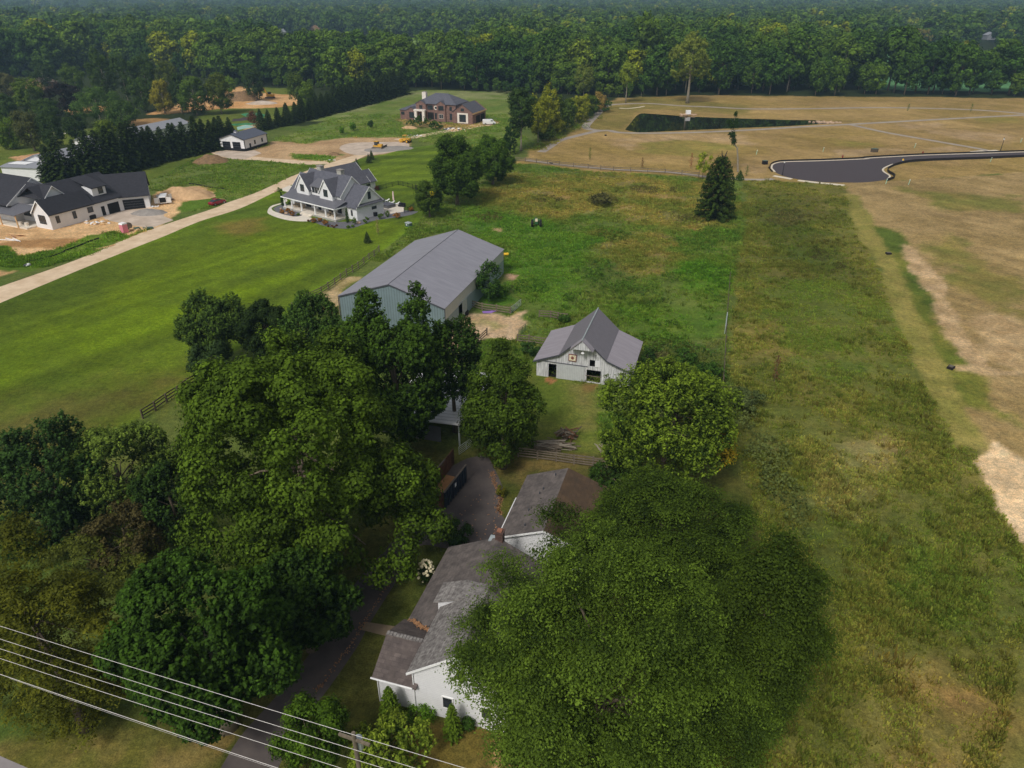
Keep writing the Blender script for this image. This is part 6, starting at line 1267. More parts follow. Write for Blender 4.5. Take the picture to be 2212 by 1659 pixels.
# ------------------------------------------------------------------ vehicles
def wheel(par, x, y, r, w, rimc='rim', name='wheel'):
    m = MB(); m.cyl((x, y-w/2, r), r, w, 18, 'y'); wo = m.build(name, M['tyre'], par); MB().cyl((x, y-w/2-.012, r), r*.6, w+.024, 12, 'y').build('rim', M[rimc], wo); return wo
def hull(m, secs):
    """cross sections (x, half width bottom, half width top, z0, z1)"""
    n = len(m.v); vs = []
    for x, wb_, wt, z0, z1 in secs: vs += [(x, -wb_, z0), (x, wb_, z0), (x, wb_*1.02, (z0+z1)*.55), (x, wt, z1), (x, -wt, z1), (x, -wb_*1.02, (z0+z1)*.55)]
    k = len(secs); fs = [(i*6+j, i*6+(j+1) % 6, (i+1)*6+(j+1) % 6, (i+1)*6+j) for i in range(k-1) for j in range(6)]
    return m.add(vs, fs+[tuple(range(6))[::-1], tuple(range((k-1)*6, k*6))])
def car(label, loc, rz, paint):
    t = thing('parked_car', label, 'car', loc, rz)
    m = hull(MB(), [(-2.35,.7,.62,.35,.75),(-2.2,.85,.75,.25,.92),(-1.3,.9,.8,.22,1.0),(1.0,.9,.8,.22,.98),(1.9,.86,.74,.24,.85),(2.3,.7,.6,.32,.68)]); m.build('body', M[paint], t, smooth=False, bevel=.05)
    m = hull(MB(), [(-1.75,.72,.66,.94,1.0),(-1.0,.76,.6,.94,1.4),(.1,.76,.6,.94,1.44),(1.05,.72,.66,.94,1.0)]); m.build('windows', M['glass'], t)
    m = hull(MB(), [(-1.0,.6,.56,1.38,1.43),(-.5,.62,.58,1.42,1.47),(.0,.62,.58,1.43,1.48),(.25,.6,.56,1.38,1.43)]); m.build('roof', M[paint], t)
    for x in (-1.4, 1.4):
        for y in (-.82, .82): wheel(t, x, y, .33, .22)
    for y in (-.6, .6):
        MB().box(-2.37, -2.28, y-.16, y+.16, .68, .8).build('tail_light', M['decor_red'], t); MB().box(2.2, 2.3, y-.16, y+.16, .58, .68).build('headlight', M['whiteplastic'], t)
    return t
q0 = G('a6',120,925); q1 = G('a6',245,890); car('dark red sedan parked in the grass edge beside the gravel road', ((q0[0]+q1[0])/2, (q0[1]+q1[1])/2), math.atan2(q1[1]-q0[1], q1[0]-q0[0]), 'red')
def van(label, loc, rz, doors=False):
    t = thing('work_van', label, 'van', loc, rz)
    m = hull(MB(), [(-2.7,.92,.82,.4,2.0),(-2.6,.96,.84,.35,2.1),(1.2,.96,.84,.35,2.1),(1.5,.95,.8,.35,1.9),(1.95,.94,.78,.38,1.2),(2.6,.85,.7,.42,.95)]); m.build('body', M['whitepaint'], t, bevel=.04)
    m = MB(); m.add([(1.52,-.78,1.85),(1.52,.78,1.85),(1.98,.74,1.22),(1.98,-.74,1.22)], [(0,1,2,3)]); m.build('windscreen', M['glass'], t)
    for y in (-.955, .955): m = MB(); m.box(.5, 1.35, y-.02, y+.02, 1.25, 1.8); m.build('side_window', M['glass'], t)
    m = MB(); m.box(-2.74, -2.69, -.75, .75, .6, 1.85); m.build('cargo_shade_panel' if doors else 'rear_door', M['dark'] if doors else M['whitepaint'], t)  # with doors open, a dark panel paints the shade of the hold
    if doors:
        for y in (-1, 1): m = MB(); m.cbox((-2.75-.1, y*1.5, 1.2), .06, 1.0, 1.4, 0); m.build('rear_door', M['whitepaint'], t)
        for y in (-1, 1): m = MB(); m.cbox((.95, y*1.45, 1.2), .9, .06, 1.3, y*.9); m.build('cab_door', M['whitepaint'], t)
    for x in (-1.7, 1.75):
        for y in (-.86, .86): wheel(t, x, y, .38, .26)
    return t
van('white van with its back doors open beside the dirt mound', P(356,437)[:2], R(108), True)
van('small white van parked at the right end of the brick house', P(1057,269)[:2], R(8))
def tracks(t, L_, w, gauge, r=.42):
    for y in (-gauge/2, gauge/2):
        pr = [(-L_/2+r*math.sin(a)*-1, r-r*math.cos(a)) for a in np.linspace(0, math.pi, 7)]; pr = [(-L_/2-r*math.sin(a), r-r*math.cos(a)) for a in np.linspace(0, math.pi, 7)]+[(L_/2+r*math.sin(a), r+r*math.cos(a)) for a in np.linspace(0, math.pi, 7)]
        m = MB(); m.prism(pr, 'y', y-w/2, y+w/2); m.build('track', M['steel'], t)
tz = thing('bulldozer', 'yellow bulldozer with a wide grey blade on the gravel turnaround', 'bulldozer', P(817,322)[:2], R(-20)); tracks(tz, 2.9, .55, 2.1)
m = MB(); m.box(-1.6, 1.7, -.7, .7, .6, 1.3); m.box(.2, 1.8, -.5, .5, 1.3, 1.75); m.build('body', M['yellow'], tz, bevel=.05)
m = MB(); m.box(-1.1, .2, -.6, .6, 1.3, 2.5); m.build('cab', M['glass'], tz); m = MB(); m.box(-1.2, .3, -.7, .7, 2.5, 2.65); m.build('cab_roof', M['yellow'], tz)
m = MB(); m.prism([(2.6,.1),(2.35,.5),(2.35,1.0),(2.6,1.45),(2.7,1.45),(2.48,1.0),(2.48,.5),(2.72,.1)], 'y', -1.9, 1.9); m.box(1.2, 2.4, -1.3, -1.1, .4, .6); m.box(1.2, 2.4, 1.1, 1.3, .4, .6); m.build('blade', M['steel'], tz)
ex = thing('excavator', 'orange-yellow excavator with a raised boom beside the dark columnar tree', 'excavator', G('c4',1050,400)[:2], R(170)); tracks(ex, 3.4, .6, 2.4)
m = MB(); m.box(-2.0, 1.3, -1.3, 1.3, 1.0, 2.0); m.build('body', M['yellow'], ex, bevel=.08); m = MB(); m.box(-.2, 1.2, -1.3, -.2, 2.0, 3.0); m.build('cab', M['black'], ex)
m = MB(); m.tube([(1.0,.3,1.6),(2.6,.3,4.6),(4.2,.3,5.2)], [.35,.4,.25], 6); m.build('boom', M['yellow'], ex); m = MB(); m.tube([(4.0,.3,5.3),(4.4,.3,2.4)], [.28,.2], 6); m.build('arm', M['yellow'], ex)
m = MB(); m.prism([(4.0,2.5),(4.8,2.4),(4.7,1.4),(4.0,1.2)], 'y', -.3, .9); m.build('bucket', M['steel'], ex)
rl_ = thing('road_roller', 'yellow soil compactor at the end of the gravel turnaround', 'roller', G('a6',2130,268)[:2], R(150))
m = MB(); m.cyl((1.4,-1.0,.7), .7, 2.0, 20, 'y'); m.build('drum', M['yellow'], rl_); m = MB(); m.box(-2.0, .6, -.8, .8, .7, 1.5); m.box(.4, 2.2, -1.15, -1.02, .5, .9); m.box(.4, 2.2, 1.02, 1.15, .5, .9); m.build('body', M['yellow'], rl_, bevel=.05)
for y in (-.9, .9): wheel(rl_, -1.4, y, .65, .45, 'yellow')
m = MB(); [m.box(x-.04, x+.04, y-.04, y+.04, 1.5, 2.5) for x in (-.6, .5) for y in (-.6, .6)]; m.box(-.8, .7, -.75, .75, 2.5, 2.6); m.build('canopy', M['yellow'], rl_)
tr_ = thing('tractor', 'old green tractor seen from behind in the middle of the meadow', 'tractor', P(1158,488)[:2], R(92))
m = MB(); m.box(-.3, 2.0, -.35, .35, .8, 1.4); m.box(-1.1, -.2, -.4, .4, .7, 1.1); m.build('body', M['green'], tr_, bevel=.06)
for y in (-1, 1): wheel(tr_, -.6, y*1.0, .85, .42, 'steel'); wheel(tr_, 1.7, y*.6, .45, .2, 'steel'); MB().box(-1.2, .1, y*.62-.14, y*.62+.14, 1.5, 1.62).build('mudguard', M['green'], tr_)
m = MB(); m.box(-.8, -.35, -.28, .28, 1.3, 1.45); m.box(-.95, -.8, -.28, .28, 1.3, 1.95); m.build('seat', M['cream'], tr_); MB().tube([(.6,0,1.4),(.6,0,2.2)], .06, 6).build('exhaust', M['steel'], tr_)
# roll-off dumpster
d0 = P(969.1,1088.9); d1 = P(1007.3,1038.7); da = math.atan2(d1[1]-d0[1], d1[0]-d0[0]); Ld = math.hypot(d1[0]-d0[0], d1[1]-d0[1]); dh = zat(d1[:2], 1004)
du = thing('roll_off_dumpster', 'open navy roll-off dumpster with rusty insides in the driveway', 'dumpster', d0[:2], da)
dw = 2.5; m = MB(); m.box(-1.0, Ld, -.08, 0, .15, dh); du_r = m.build('side_panel', M['navy'], du)
m = MB(); [m.box(-.9+i*.6, -.78+i*.6, -.2, -.08, .15, dh-.05) for i in range(int((Ld+.9)/.6)+1)]; m.build('rib', M['navy'], du)
m = MB(); m.box(-1.0, Ld+.02, -.14, .04, dh, dh+.1); m.box(-1.0, Ld+.02, dw-.04, dw+.14, dh, dh+.1); m.build('top_rail', M['steel'], du)
m = MB(); m.box(-1.0, Ld, dw, dw+.08, .15, dh); m.box(-1.0, -.92, 0, dw, .15, dh); m.build('side_panel', M['rust'], du)
m = MB(); m.box(-1.0, Ld, .01, .04, .2, dh-.02); m.build('inner_lining', M['rust'], du)
m = MB(); m.box(-.9, Ld, .04, dw-.02, .1, .18); m.build('floor', M['rustfloor'], du)
m = MB(); m.cbox((Ld+1.2, dw+.12, dh/2+.08), 2.3, .08, dh-.1, .03); do_ = m.build('open_door', M['rust'], du)
m = MB(); m.box(1.2, 1.55, -.235, -.225, dh-.75, dh-.3); m.build('number_plate', M['whiteplastic'], du)
# --- building-site things
rgd = random.Random(31)
def mound(name, label, loc, rx, ry, h, mt, rz=0, cat='mound', n=40):
    t = thing(name, label, cat, loc, rz); vs = []; fs = []; N_ = 28
    for i in range(N_+1):
        for j in range(N_+1):
            x = -1+2*i/N_; y = -1+2*j/N_; r = math.hypot(x, y); nz = float(vnoise(np.array([x*3+loc[0]]), np.array([y*3+loc[1]]), 2)[0]); n2 = float(vnoise(np.array([x*8+loc[0]]), np.array([y*8]), 3)[0])
            z = h*max(0, 1-r**1.7*(.8+.5*nz))*(.75+.5*nz)+.12*h*n2*(r < .95)-.05; vs.append((x*rx, y*ry, z))
    fs = [(i*(N_+1)+j, (i+1)*(N_+1)+j, (i+1)*(N_+1)+j+1, i*(N_+1)+j+1) for i in range(N_) for j in range(N_)]
    MB().add(vs, fs).build('heap', mt, t, smooth=True); return t
mound('dirt_mound', 'long tan dirt mound behind the white van', G('a5',1930,650)[:2], 8.5, 4.5, 2.6, M['soil'], R(-8))
mound('gravel_pile', 'low grey gravel heap in front of the black garage door', G('a5',1545,825)[:2], 4.6, 3.0, .9, M['stonepile'], R(-5))
mound('brush_pile', 'brown brush heap at the bend of the drive to the white garage', G('a6',110,470)[:2], 5.8, 4.0, 2.2, M['soilbrown'], R(20))
mound('dirt_mound', 'brown earth heap beside the clearing near the excavator', G('c4',500,430)[:2], 10, 6, 4.4, M['soilbrown'], 0)
mound('gravel_pile', 'pale gravel heap in the excavated clearing', G('c4',900,495)[:2], 8, 5, 1.3, M['gravel2'], 0)
mound('gravel_pile', 'dark grey gravel spread in front of the bulldozer', G('a6',1950,335)[:2], 9, 5, .7, M['stonepile'], R(20))
mound('dirt_mound', 'small earth heap beside the green strip near the turnaround', G('a6',1390,395)[:2], 2.2, 1.6, .9, M['soilbrown'], 0)
mound('rubble_heap', 'low rubble heap in front of the brick house', G('a7',95,465)[:2], 3.4, 2.4, 1.0, M['soil'], 0)
# litter and stacks
def scraps(name, label, loc, n, sp, mats_, cat, sz=(.4,.8), hz=(.05,.3), rz=0):
    t = thing(name, label, cat, loc, rz); rg = random.Random(int(abs(loc[0]*13)))
    for k, mn in enumerate(mats_):
        m = MB()
        for i in range(n): s = rg.uniform(*sz); m.cbox((rg.gauss(0, sp), rg.gauss(0, sp*.7), rg.uniform(*hz)), s, s*rg.uniform(.3, .9), rg.uniform(.05, .3), rg.uniform(0, 3), rg.uniform(-.3, .3), rg.uniform(-.3, .3))
        m.build(['wrappings', 'offcuts', 'scraps'][k], M[mn], t)
    return t
scraps('debris_pile', 'white plastic and scrap pile in front of the new house', G('a5',1010,930)[:2], 12, 1.2, ('whiteplastic', 'lumber'), 'debris', (.5, 1.1))
scraps('debris_pile', 'white bag heap beside the right corner of the black garage', G('a5',1612,765)[:2], 5, .6, ('whiteplastic',), 'debris', (.5, .9))
scraps('debris_pile', 'small white and blue rubbish bundle in the grass by the road', G('a5',298,1375)[:2], 5, .45, ('whiteplastic', 'greyplastic'), 'debris', (.4, .8))
scraps('debris_pile', 'rubbish and white sheets on the ground before the brick house', G('a7',560,480)[:2], 14, 2.4, ('whiteplastic', 'greyplastic', 'lumber'), 'debris', (.5, 1.6))
scraps('debris_pile', 'green mesh and scraps beside the pink toilet', G('a5',1450,995)[:2], 7, 1.3, ('utilgreen', 'lumber'), 'debris', (.5, 1.3))
scraps('debris_pile', 'two white bags beside the road near the farmhouse', G('a6',1380,452)[:2], 4, .5, ('whiteplastic',), 'debris', (.6, .9))
scraps('debris_pile', 'small pale scraps in the grass beside the dirt track', G('a7',150,545)[:2], 6, 1.4, ('whiteplastic', 'stonepile'), 'debris', (.5, 1.0))
def sticks(name, label, loc, n, L_, spread, mt, cat, h=.5, rz=None):
    t = thing(name, label, cat, loc); rg = random.Random(int(abs(loc[1]*11))); 
    for k in range(3):
        m = MB()
        for i in range(n//3):
            a = (rz if rz is not None else rg.uniform(0, 3.1))+rg.gauss(0, .25 if rz is not None else .5); l = L_*rg.uniform(.5, 1); x, y, z = rg.gauss(0, spread), rg.gauss(0, spread*.5), rg.uniform(.08, h)
            m.tube([(x-math.cos(a)*l/2, y-math.sin(a)*l/2, z+rg.uniform(-.05, .1)), (x+math.cos(a)*l/2, y+math.sin(a)*l/2, z+rg.uniform(-.1, .2))], rg.uniform(.05, .1), 6)
        m.build('logs', M[mt[k % len(mt)]], t)
    return t
sticks('log_pile', 'flat pile of weathered grey poles behind the garage fence', G('b2',415,1370)[:2], 54, 3.4, 1.0, ('wood', 'barkpale', 'bark'), 'log pile', .7, R(-10))
sticks('log_pile', 'smaller criss-cross pile of brown branches behind the pole pile', G('b2',560,1280)[:2], 36, 2.4, .5, ('rust', 'wooddk', 'wood'), 'log pile', 1.0)
sticks('fallen_poles', 'few pale bleached poles lying in the weeds left of the yellow-tipped maple', G('b2',850,1375)[:2], 6, 2.8, .3, ('barkpale',), 'poles', .2, R(118))
sticks('lumber_stack', 'orange lumber stack on the ground before the new house porch', G('a5',160,1065)[:2], 12, 5.0, .3, ('lumber', 'terracotta'), 'lumber', .4, R(-22))
sticks('plank', 'long pale planks lying on the road verge', G('a5',1090,1185)[:2], 3, 6.0, .1, ('lumber',), 'plank', .1, R(58))
sticks('white_pipe', 'thin white pipes lying on the bare soil at the left edge', G('a5',120,1105)[:2], 4, 6.0, .8, ('whiteplastic',), 'pipe', .1, R(-18))
pt = thing('portable_toilet', 'pink portable toilet with a white roof and grey side by the road', 'toilet', P(270,503)[:2], R(60))
m = MB(); m.box(-.6, .6, -.6, .6, .1, 2.0); m.build('cabin', M['pink'], pt); m = MB(); m.box(.605, .64, -.6, .6, .1, 2.0); m.build('door', M['greyplastic'], pt); m = MB(); m.prism([(-.66,2.0),(.66,2.0),(.5,2.3),(-.5,2.3)], 'y', -.66, .66); m.build('roof', M['whiteplastic'], pt)
sp_ = thing('cable_spool', 'empty cable spool with a dark rim beside the pink toilet', 'spool', P(279,496)[:2], R(20)); m = MB(); m.cyl((0,0,.75), .75, .08, 18, 'y'); m.cyl((0,.7,.75), .75, .08, 18, 'y'); m.build('flange', M['wooddk'], sp_); MB().cyl((0,.08,.75), .35, .62, 12, 'y').build('core', M['wood'], sp_)
for i, (x, y, l) in enumerate(((957,885,'open black bin with lumps on top at the new house, nearer the road'),(992,862,'black bin nearer the garage bays at the side door of the new house'))):
    t = thing('site_bin', l, 'bin', G('a5',x,y)[:2], R(60)); m = MB(); m.box(-.8,.8,-.5,.5,0,.9); m.build('tub', M['black'], t); MB().box(-.7,.7,-.4,.4,.9,1.0).build('contents', M['greyplastic'], t)
ub = thing('utility_box', 'green transformer box with a pale label in the grass right of the farmhouse', 'box', P(883,489)[:2], R(-40)); MB().box(-.7,.7,-.5,.5,0,.8).build('cabinet', M['utilgreen'], ub); MB().prism([(-.55,.8),(.55,.8),(.5,.95),(-.5,.95)], 'x', -.75, .75).build('lid', M['galv'], ub); MB().box(-.3,.0,-.52,-.505,.3,.6).build('label_plate', M['whiteplastic'], ub)
yb = thing('plastic_drum', 'yellow plastic drum lying in the grass right of the metal barn', 'drum', P(1093,552)[:2], R(10)); m = MB(); m.cyl((-.5,0,.3), .3, 1.0, 16, 'x'); m.build('barrel', M['yplastic'], yb); MB().cyl((-.52,0,.3), .31, .06, 16, 'x').build('rim', M['yellow'], yb)
pm = thing('play_mat', 'crumpled purple plastic sheet on the dirt by the corral fence', 'sheet', G('b1',1553,795)[:2], 0); m = MB(); m.cbox((0,0,.08), 1.6, .9, .06, .2, .06); m.cbox((.8,.2,.12), 1.2, .7, .05, .5, -.1); m.build('sheet', M['purple'], pm)
tt = thing('water_trough', 'dark round water trough beside the sliding door of the metal barn', 'trough', G('b1',1362,808)[:2]); m = MB(); m.cyl((0,0,0), .8, .6, 20); m.build('tub', M['black'], tt); MB().cyl((0,0,.605), .72, .01, 20).build('water', M['water'], tt)
for i, (k, x, y, l) in enumerate((('b3',1102,622,'black drain inlet in the grass strip, farther one'),('b3',1545,1435,'black drain inlet in the grass strip, nearer one'),('a3',1014,1125,'small black drain inlet by the trail junction'),('a7',1568,830,'small black drain cover beside the board fence'))):
    t = thing('drain_inlet', l, 'drain', G(k,x,y)[:2], i*.7); m = MB(); m.box(-.5,.5,-.4,.4,0,.35); m.build('inlet_guard', M['silt'], t); MB().box(-.35,.35,-.25,.25,.35,.42).build('grate', M['steel'], t)
t = thing('pump_housing', 'white pump housing on a stone heap at the far pond bank', 'pump', G('a3',1697,958)[:2]); mm = MB(); rg_ = random.Random(4)
for i in range(34): mm.ball((rg_.gauss(0,1.6), rg_.gauss(0,.8), rg_.uniform(0,.5)), rg_.uniform(.4,.8), rg_.uniform(.4,.7), .35, 7, 5, .1, i)
mm.build('stones', M['boulder'], t); MB().box(-1,1,-.8,.8,.6,2.2).build('housing', M['whiteplastic'], t)
t = thing('rock_outfall', 'pale rocks at the right end of the pond', 'rocks', G('a4',610,990)[:2]); mm = MB()
for i in range(30): mm.ball((rg_.gauss(0,3.2), rg_.gauss(0,1.2), .1), rg_.uniform(.4,.9), rg_.uniform(.4,.8), .4, 7, 5, .1, i)
mm.build('stones', M['boulder'], t)
t = thing('concrete_strip', 'thin curved pale strip on the slope left of the pond', 'strip', G('a3',1130,897)[:2]); mm = MB(); o_ = t.location; wall_along(mm, [(p[0]-o_[0], p[1]-o_[1]) for p in smoothline(GL('a3',(1130,897),(1200,900),(1280,892),(1335,882)))], 1.2, .06); mm.build('slab', M['kerb'], t)
def lamp(label, base, topy):
    x, y, _ = P(*base); h = zat((x, y), topy); t = thing('street_lamp', label, 'street lamp', (x, y)); m = MB(); m.tube([(0,0,0),(0,0,.8),(0,0,h-.6)], [.14,.1,.07], 8); m.build('pole', M['black'], t)
    m = MB(); m.tube([(0,0,h-.6),(0,0,h-.1)], [.16,.24], 8); m.build('lantern', M['whiteplastic'], t); MB().tube([(0,0,h-.1),(0,0,h+.12)], [.27,.04], 8).build('cap', M['black'], t)
lamp('black street lamp with a white head at the near end of the cul-de-sac', T('a8',1412,778), T('a8',0,640)[1]); lamp('black street lamp beside the straight part of the new street', T('c5',1935,778), T('c5',0,632)[1])
t = thing('utility_cabinet', 'dark green cabinet standing by the left end of the new street', 'cabinet', G('a8',1245,672)[:2], R(15)); MB().box(-.7,.7,-.6,.6,0,1.1).build('cabinet', M['silt'], t); MB().box(-.75,.75,-.65,.65,1.1,1.16).build('lid', M['utilgreen'], t)
t = thing('utility_cabinet', 'olive cabinet beyond the far kerb of the new street', 'cabinet', G('c5',472,795)[:2], R(15)); MB().box(-1,1,-.7,.7,0,1.1).build('cabinet', M['wooddk'], t); MB().box(-1.05,1.05,-.75,.75,1.1,1.16).build('lid', M['utilgreen'], t)
for x, y, l in ((105,862,'red hydrant beyond the far kerb, nearer the cul-de-sac'),(1032,818,'red hydrant beyond the far kerb in the middle of the new street')):
    t = thing('fire_hydrant', l, 'hydrant', G('c5',x,y)[:2]); m = MB(); m.tube([(0,0,0),(0,0,.75),(0,0,.95)], [.16,.16,.06], 10); m.build('barrel', M['red'], t); m = MB(); m.cyl((-.3,0,.55), .09, .6, 8, 'x'); m.build('outlet', M['red'], t)
for i, (k, x, y, l) in enumerate((('a8',1165,580,'teal utility stake in the brown field left of the cul-de-sac'),('a8',1796,555,'teal utility stake beyond the cul-de-sac in the brown field'),('c5',938,745,'teal utility stake beyond the cabinet by the new street'),('c5',2165,685,'teal utility stake at the right edge beyond the lamp'),('c5',868,1175,'teal utility stake below the cul-de-sac curve'),('c5',1815,910,'pale utility stake near the straight street at the right'),('c5',605,1165,'short white marker at the cul-de-sac lower right'))):
    t = thing('marker_stake', l, 'stake', G(k,x,y)[:2]); MB().tube([(0,0,0),(.15,0,1.4)], .07, 6).build('stake', M['teal'], t); MB().cbox((.15,0,1.4), .22, .1, .2).build('marker_top', M['whiteplastic'], t)
t = thing('barrel', 'blue and yellow marker drum at the near edge of the new street', 'drum', G('c5',800,918)[:2]); MB().cyl((0,0,0), .35, .7, 12).build('lower_half', mat('blue_plastic', S(50,96,150)), t); MB().cyl((0,0,.7), .3, .5, 12, r2=.2).build('upper_half', M['yplastic'], t)
# utility pole and cables
pxy = P(763, 1583, 15.0); t = thing('utility_pole', 'top of a grey wooden utility pole under the cables at the bottom edge', 'pole', pxy[:2], R(-20))
MB().tube([(0,0,0),(0,0,15.0)], [.18,.11], 10).build('pole', M['wood'], t); MB().box(-.9,.9,-.06,.06,14.4,14.55).build('crossarm', M['wood'], t); MB().tube([(0,.3,13.4),(0,.3,14.2)], .22, 12).build('transformer', M['galv'], t)
wl = [((-300,1258),(0,1354),(900,1551),(1015,1650),(1300,1735)), ]
segs = [((0,1354),(648,1551),15.2,.019,'topmost bright power cable across the lower left corner'), ((0,1382),(648,1582),14.9,.018,'second bright power cable from the top across the lower left corner'), ((0,1403),(648,1603),14.6,.018,'third bright power cable from the top across the lower left corner'), ((0,1424),(648,1630),14.3,.018,'fourth bright power cable from the top across the lower left corner'), ((0,1458),(603,1659),13.6,.022,'lowest bright power cable across the lower left corner'), ((138,1510),(560,1648),13.0,.009,'thin dim cable below the bright power cables')]
for a, b, z, r, l in segs:
    A_ = Vector(P(a[0], a[1], z)); B_ = Vector(P(b[0], b[1], z)); dv = B_-A_; s0 = A_-dv*(.6 if r > .015 else .3); s1 = B_+dv*1.4
    m = MB(); N_ = 40; pts_ = []
    for i in range(N_+1):
        q = i/N_; p = s0+(s1-s0)*q; p.z = z-.25*math.sin(math.pi*((q*3) % 1)); p.z = z-.35*(1-(2*q-1)**2)+.3; pts_.append(tuple(p-s0))
    o = MB().tube(pts_, r*.6, 5).build('power_cable', M['wire']); o.location = s0; tag(o, l, 'cable')
# small trees, stumps and saplings of the brown field
t = thing('snag_tree', 'thin broken tree with a few leaf clumps on a pale leaning trunk beyond the cedar', 'tree', G('a8',990,745)[:2]); tx, ty = t.location.x, t.location.y
def rel(k, x, y): # height on the plane through the tree facing the road
    px_, py_ = T(k, x, y); z = zat((tx, ty), py_); dp = depth(tx, ty, z); return ((px_-1106)/F*dp-tx, 0, z)
m = MB(); m.tube([rel('a8',990,745), rel('a8',990,620), rel('a8',985,520), rel('a8',965,490), rel('a8',945,440), rel('a8',930,360), rel('a8',950,290), rel('a8',975,180)], [.32,.26,.2,.18,.15,.12,.09,.04], 8); m.tube([rel('a8',990,700), rel('a8',965,670), rel('a8',955,690)], [.08,.06,.03], 5); m.tube([rel('a8',985,540), rel('a8',1003,490)], [.08,.03], 5); m.build('trunk', M['barkpale'], t)
rg = np.random.default_rng(5); Cs = []
for x, y, sx, sy, n in ((945,400,22,30,500),(955,455,18,22,400),(920,385,16,14,200),(950,300,32,26,800),(975,260,18,22,300),(972,195,13,16,260),(905,270,20,16,250)):
    c = np.array(rel('a8', x, y)); w = sx/3.16/1.38879*depth(tx, ty, c[2])/F; h_ = sy/3.16/1.38879*depth(tx, ty, c[2])/F; Cs.append(c+rg.normal(size=(n, 3))*[w*.6, w*.6, h_*.6])
Cs = np.vstack(Cs); N = unit(rg.normal(size=Cs.shape)+[0, 0, .5]); me = leaves_mesh('crown', Cs, N, .34, tint_of(G_(30,46,22), G_(54,76,34), rg.random(len(Cs)), rg.random(len(Cs)), rg), rg, M['leaf']); o = bpy.data.objects.new('crown', me); COL.objects.link(o); o.parent = t
t = thing('dead_stump', 'charred forked dead trunk rising behind the cedar', 'stump', G('a8',838,640+90)[:2]); h = zat((t.location.x, t.location.y), T('a8',0,545)[1]); MB().tube([(0,0,0),(0,0,h*.6)], [.3,.2], 7).tube([(0,0,h*.55),(-.5,0,h*.75),(-.75,0,h*1.02)], [.2,.16,.08], 7).tube([(0,0,h*.55),(.5,0,h*.75),(.9,0,h)], [.2,.18,.1], 7).build('trunk', M['barkdead'], t)
for i, (k, x, y, hgt, c, l) in enumerate((('a8',543,712,4.6,(120,70,50),'rust-brown sapling in the brown field left of the yellow sapling'),('a8',82,712,3.2,(96,70,48),'brown sapling at the left of the brown field'),('a8',1070,785,3.0,(84,92,52),'thin green sapling between the snag tree and the cul-de-sac'),('a7',1967,800,4.0,(84,96,44),'slim green sapling just beyond the board fence'),('a4',1272,900,3.2,(66,84,40),'small green sapling on the far bank path, left one'),('a4',1780,903,3.4,(66,84,40),'small green sapling on the far bank path, right one'),('a6',1848,1222,3.4,(120,110,80),'almost leafless sapling in the lawn right of the farmhouse'),('b3',290,1530,4.0,(88,62,48),'slim brown dead weed stalk at the right meadow'))):
    x0_, y0_, _ = G(k, x, y); t = thing('young_tree', l, 'sapling', (x0_, y0_)); MB().tube([(0,0,0),(0,0,hgt)], [.05,.02], 5).build('trunk', M['bark'], t); rg = np.random.default_rng(i+70); n = 240
    z = rg.random(n); Cc = np.stack([rg.normal(0, .32, n)*(1-abs(z-.4)), rg.normal(0, .32, n)*(1-abs(z-.4)), .5+z*(hgt-.4)], 1); me = leaves_mesh('crown', Cc, unit(rg.normal(size=(n, 3))+[0,0,.4]), .2, tint_of(G_(*c), G_(*[v*1.25 for v in c]), rg.random(n), rg.random(n), rg), rg, M['leaf']); o = bpy.data.objects.new('crown', me); COL.objects.link(o); o.parent = t
# shrubs: farmhouse beds, fields
orange = (G_(96,70,34), G_(160,106,56))
for k, x, y, r, l in (('c1',222,835,36,'orange-brown rounded shrub at the left in the front bed of the farmhouse'),('c1',305,822,40,'orange-brown rounded shrub between two others in the front bed of the farmhouse'),('c1',365,865,46,'orange-brown rounded shrub at the right in the front bed of the farmhouse'),('c1',678,965,42,'orange-brown shrub nearest the porch walk in the side bed'),('c1',770,958,36,'orange-brown shrub against the porch in the side bed'),('c1',848,995,52,'largest orange-brown shrub in the side bed before the porch'),('c1',1880,890,60,'large rusty shrub at the right corner of the patio'),('c1',2085,805,36,'red-brown shrub at the far right end of the patio bed')):
    px_ = T(k, x, y); rr = r/4.809/1.38879; bush('spirea_bush', 'shrub', l, (px_[0], px_[1], rr, rr*.8), *orange, n=700, leaf=.2, clump=.2, lobes=7)
for k, x, y, r, l in (('c1',890,1048,18,'small rusty mound plant, left of the low row before the porch corner'),('c1',940,1045,18,'small rusty mound plant, second of the low row before the porch corner'),('c1',970,1060,20,'small rusty mound plant, nearest the lawn edge before the porch corner'),('c1',1008,1038,18,'small rusty mound plant, right of the low row before the porch corner'),('c1',600,970,18,'small dark mound plant beside the porch walk')):
    px_ = T(k, x, y); rr = r/4.809/1.38879; bush('mound_plant', 'plant', l, (px_[0], px_[1], rr, rr*.7), G_(74,44,32), G_(116,70,50), n=220, leaf=.16, clump=.12, lobes=5)
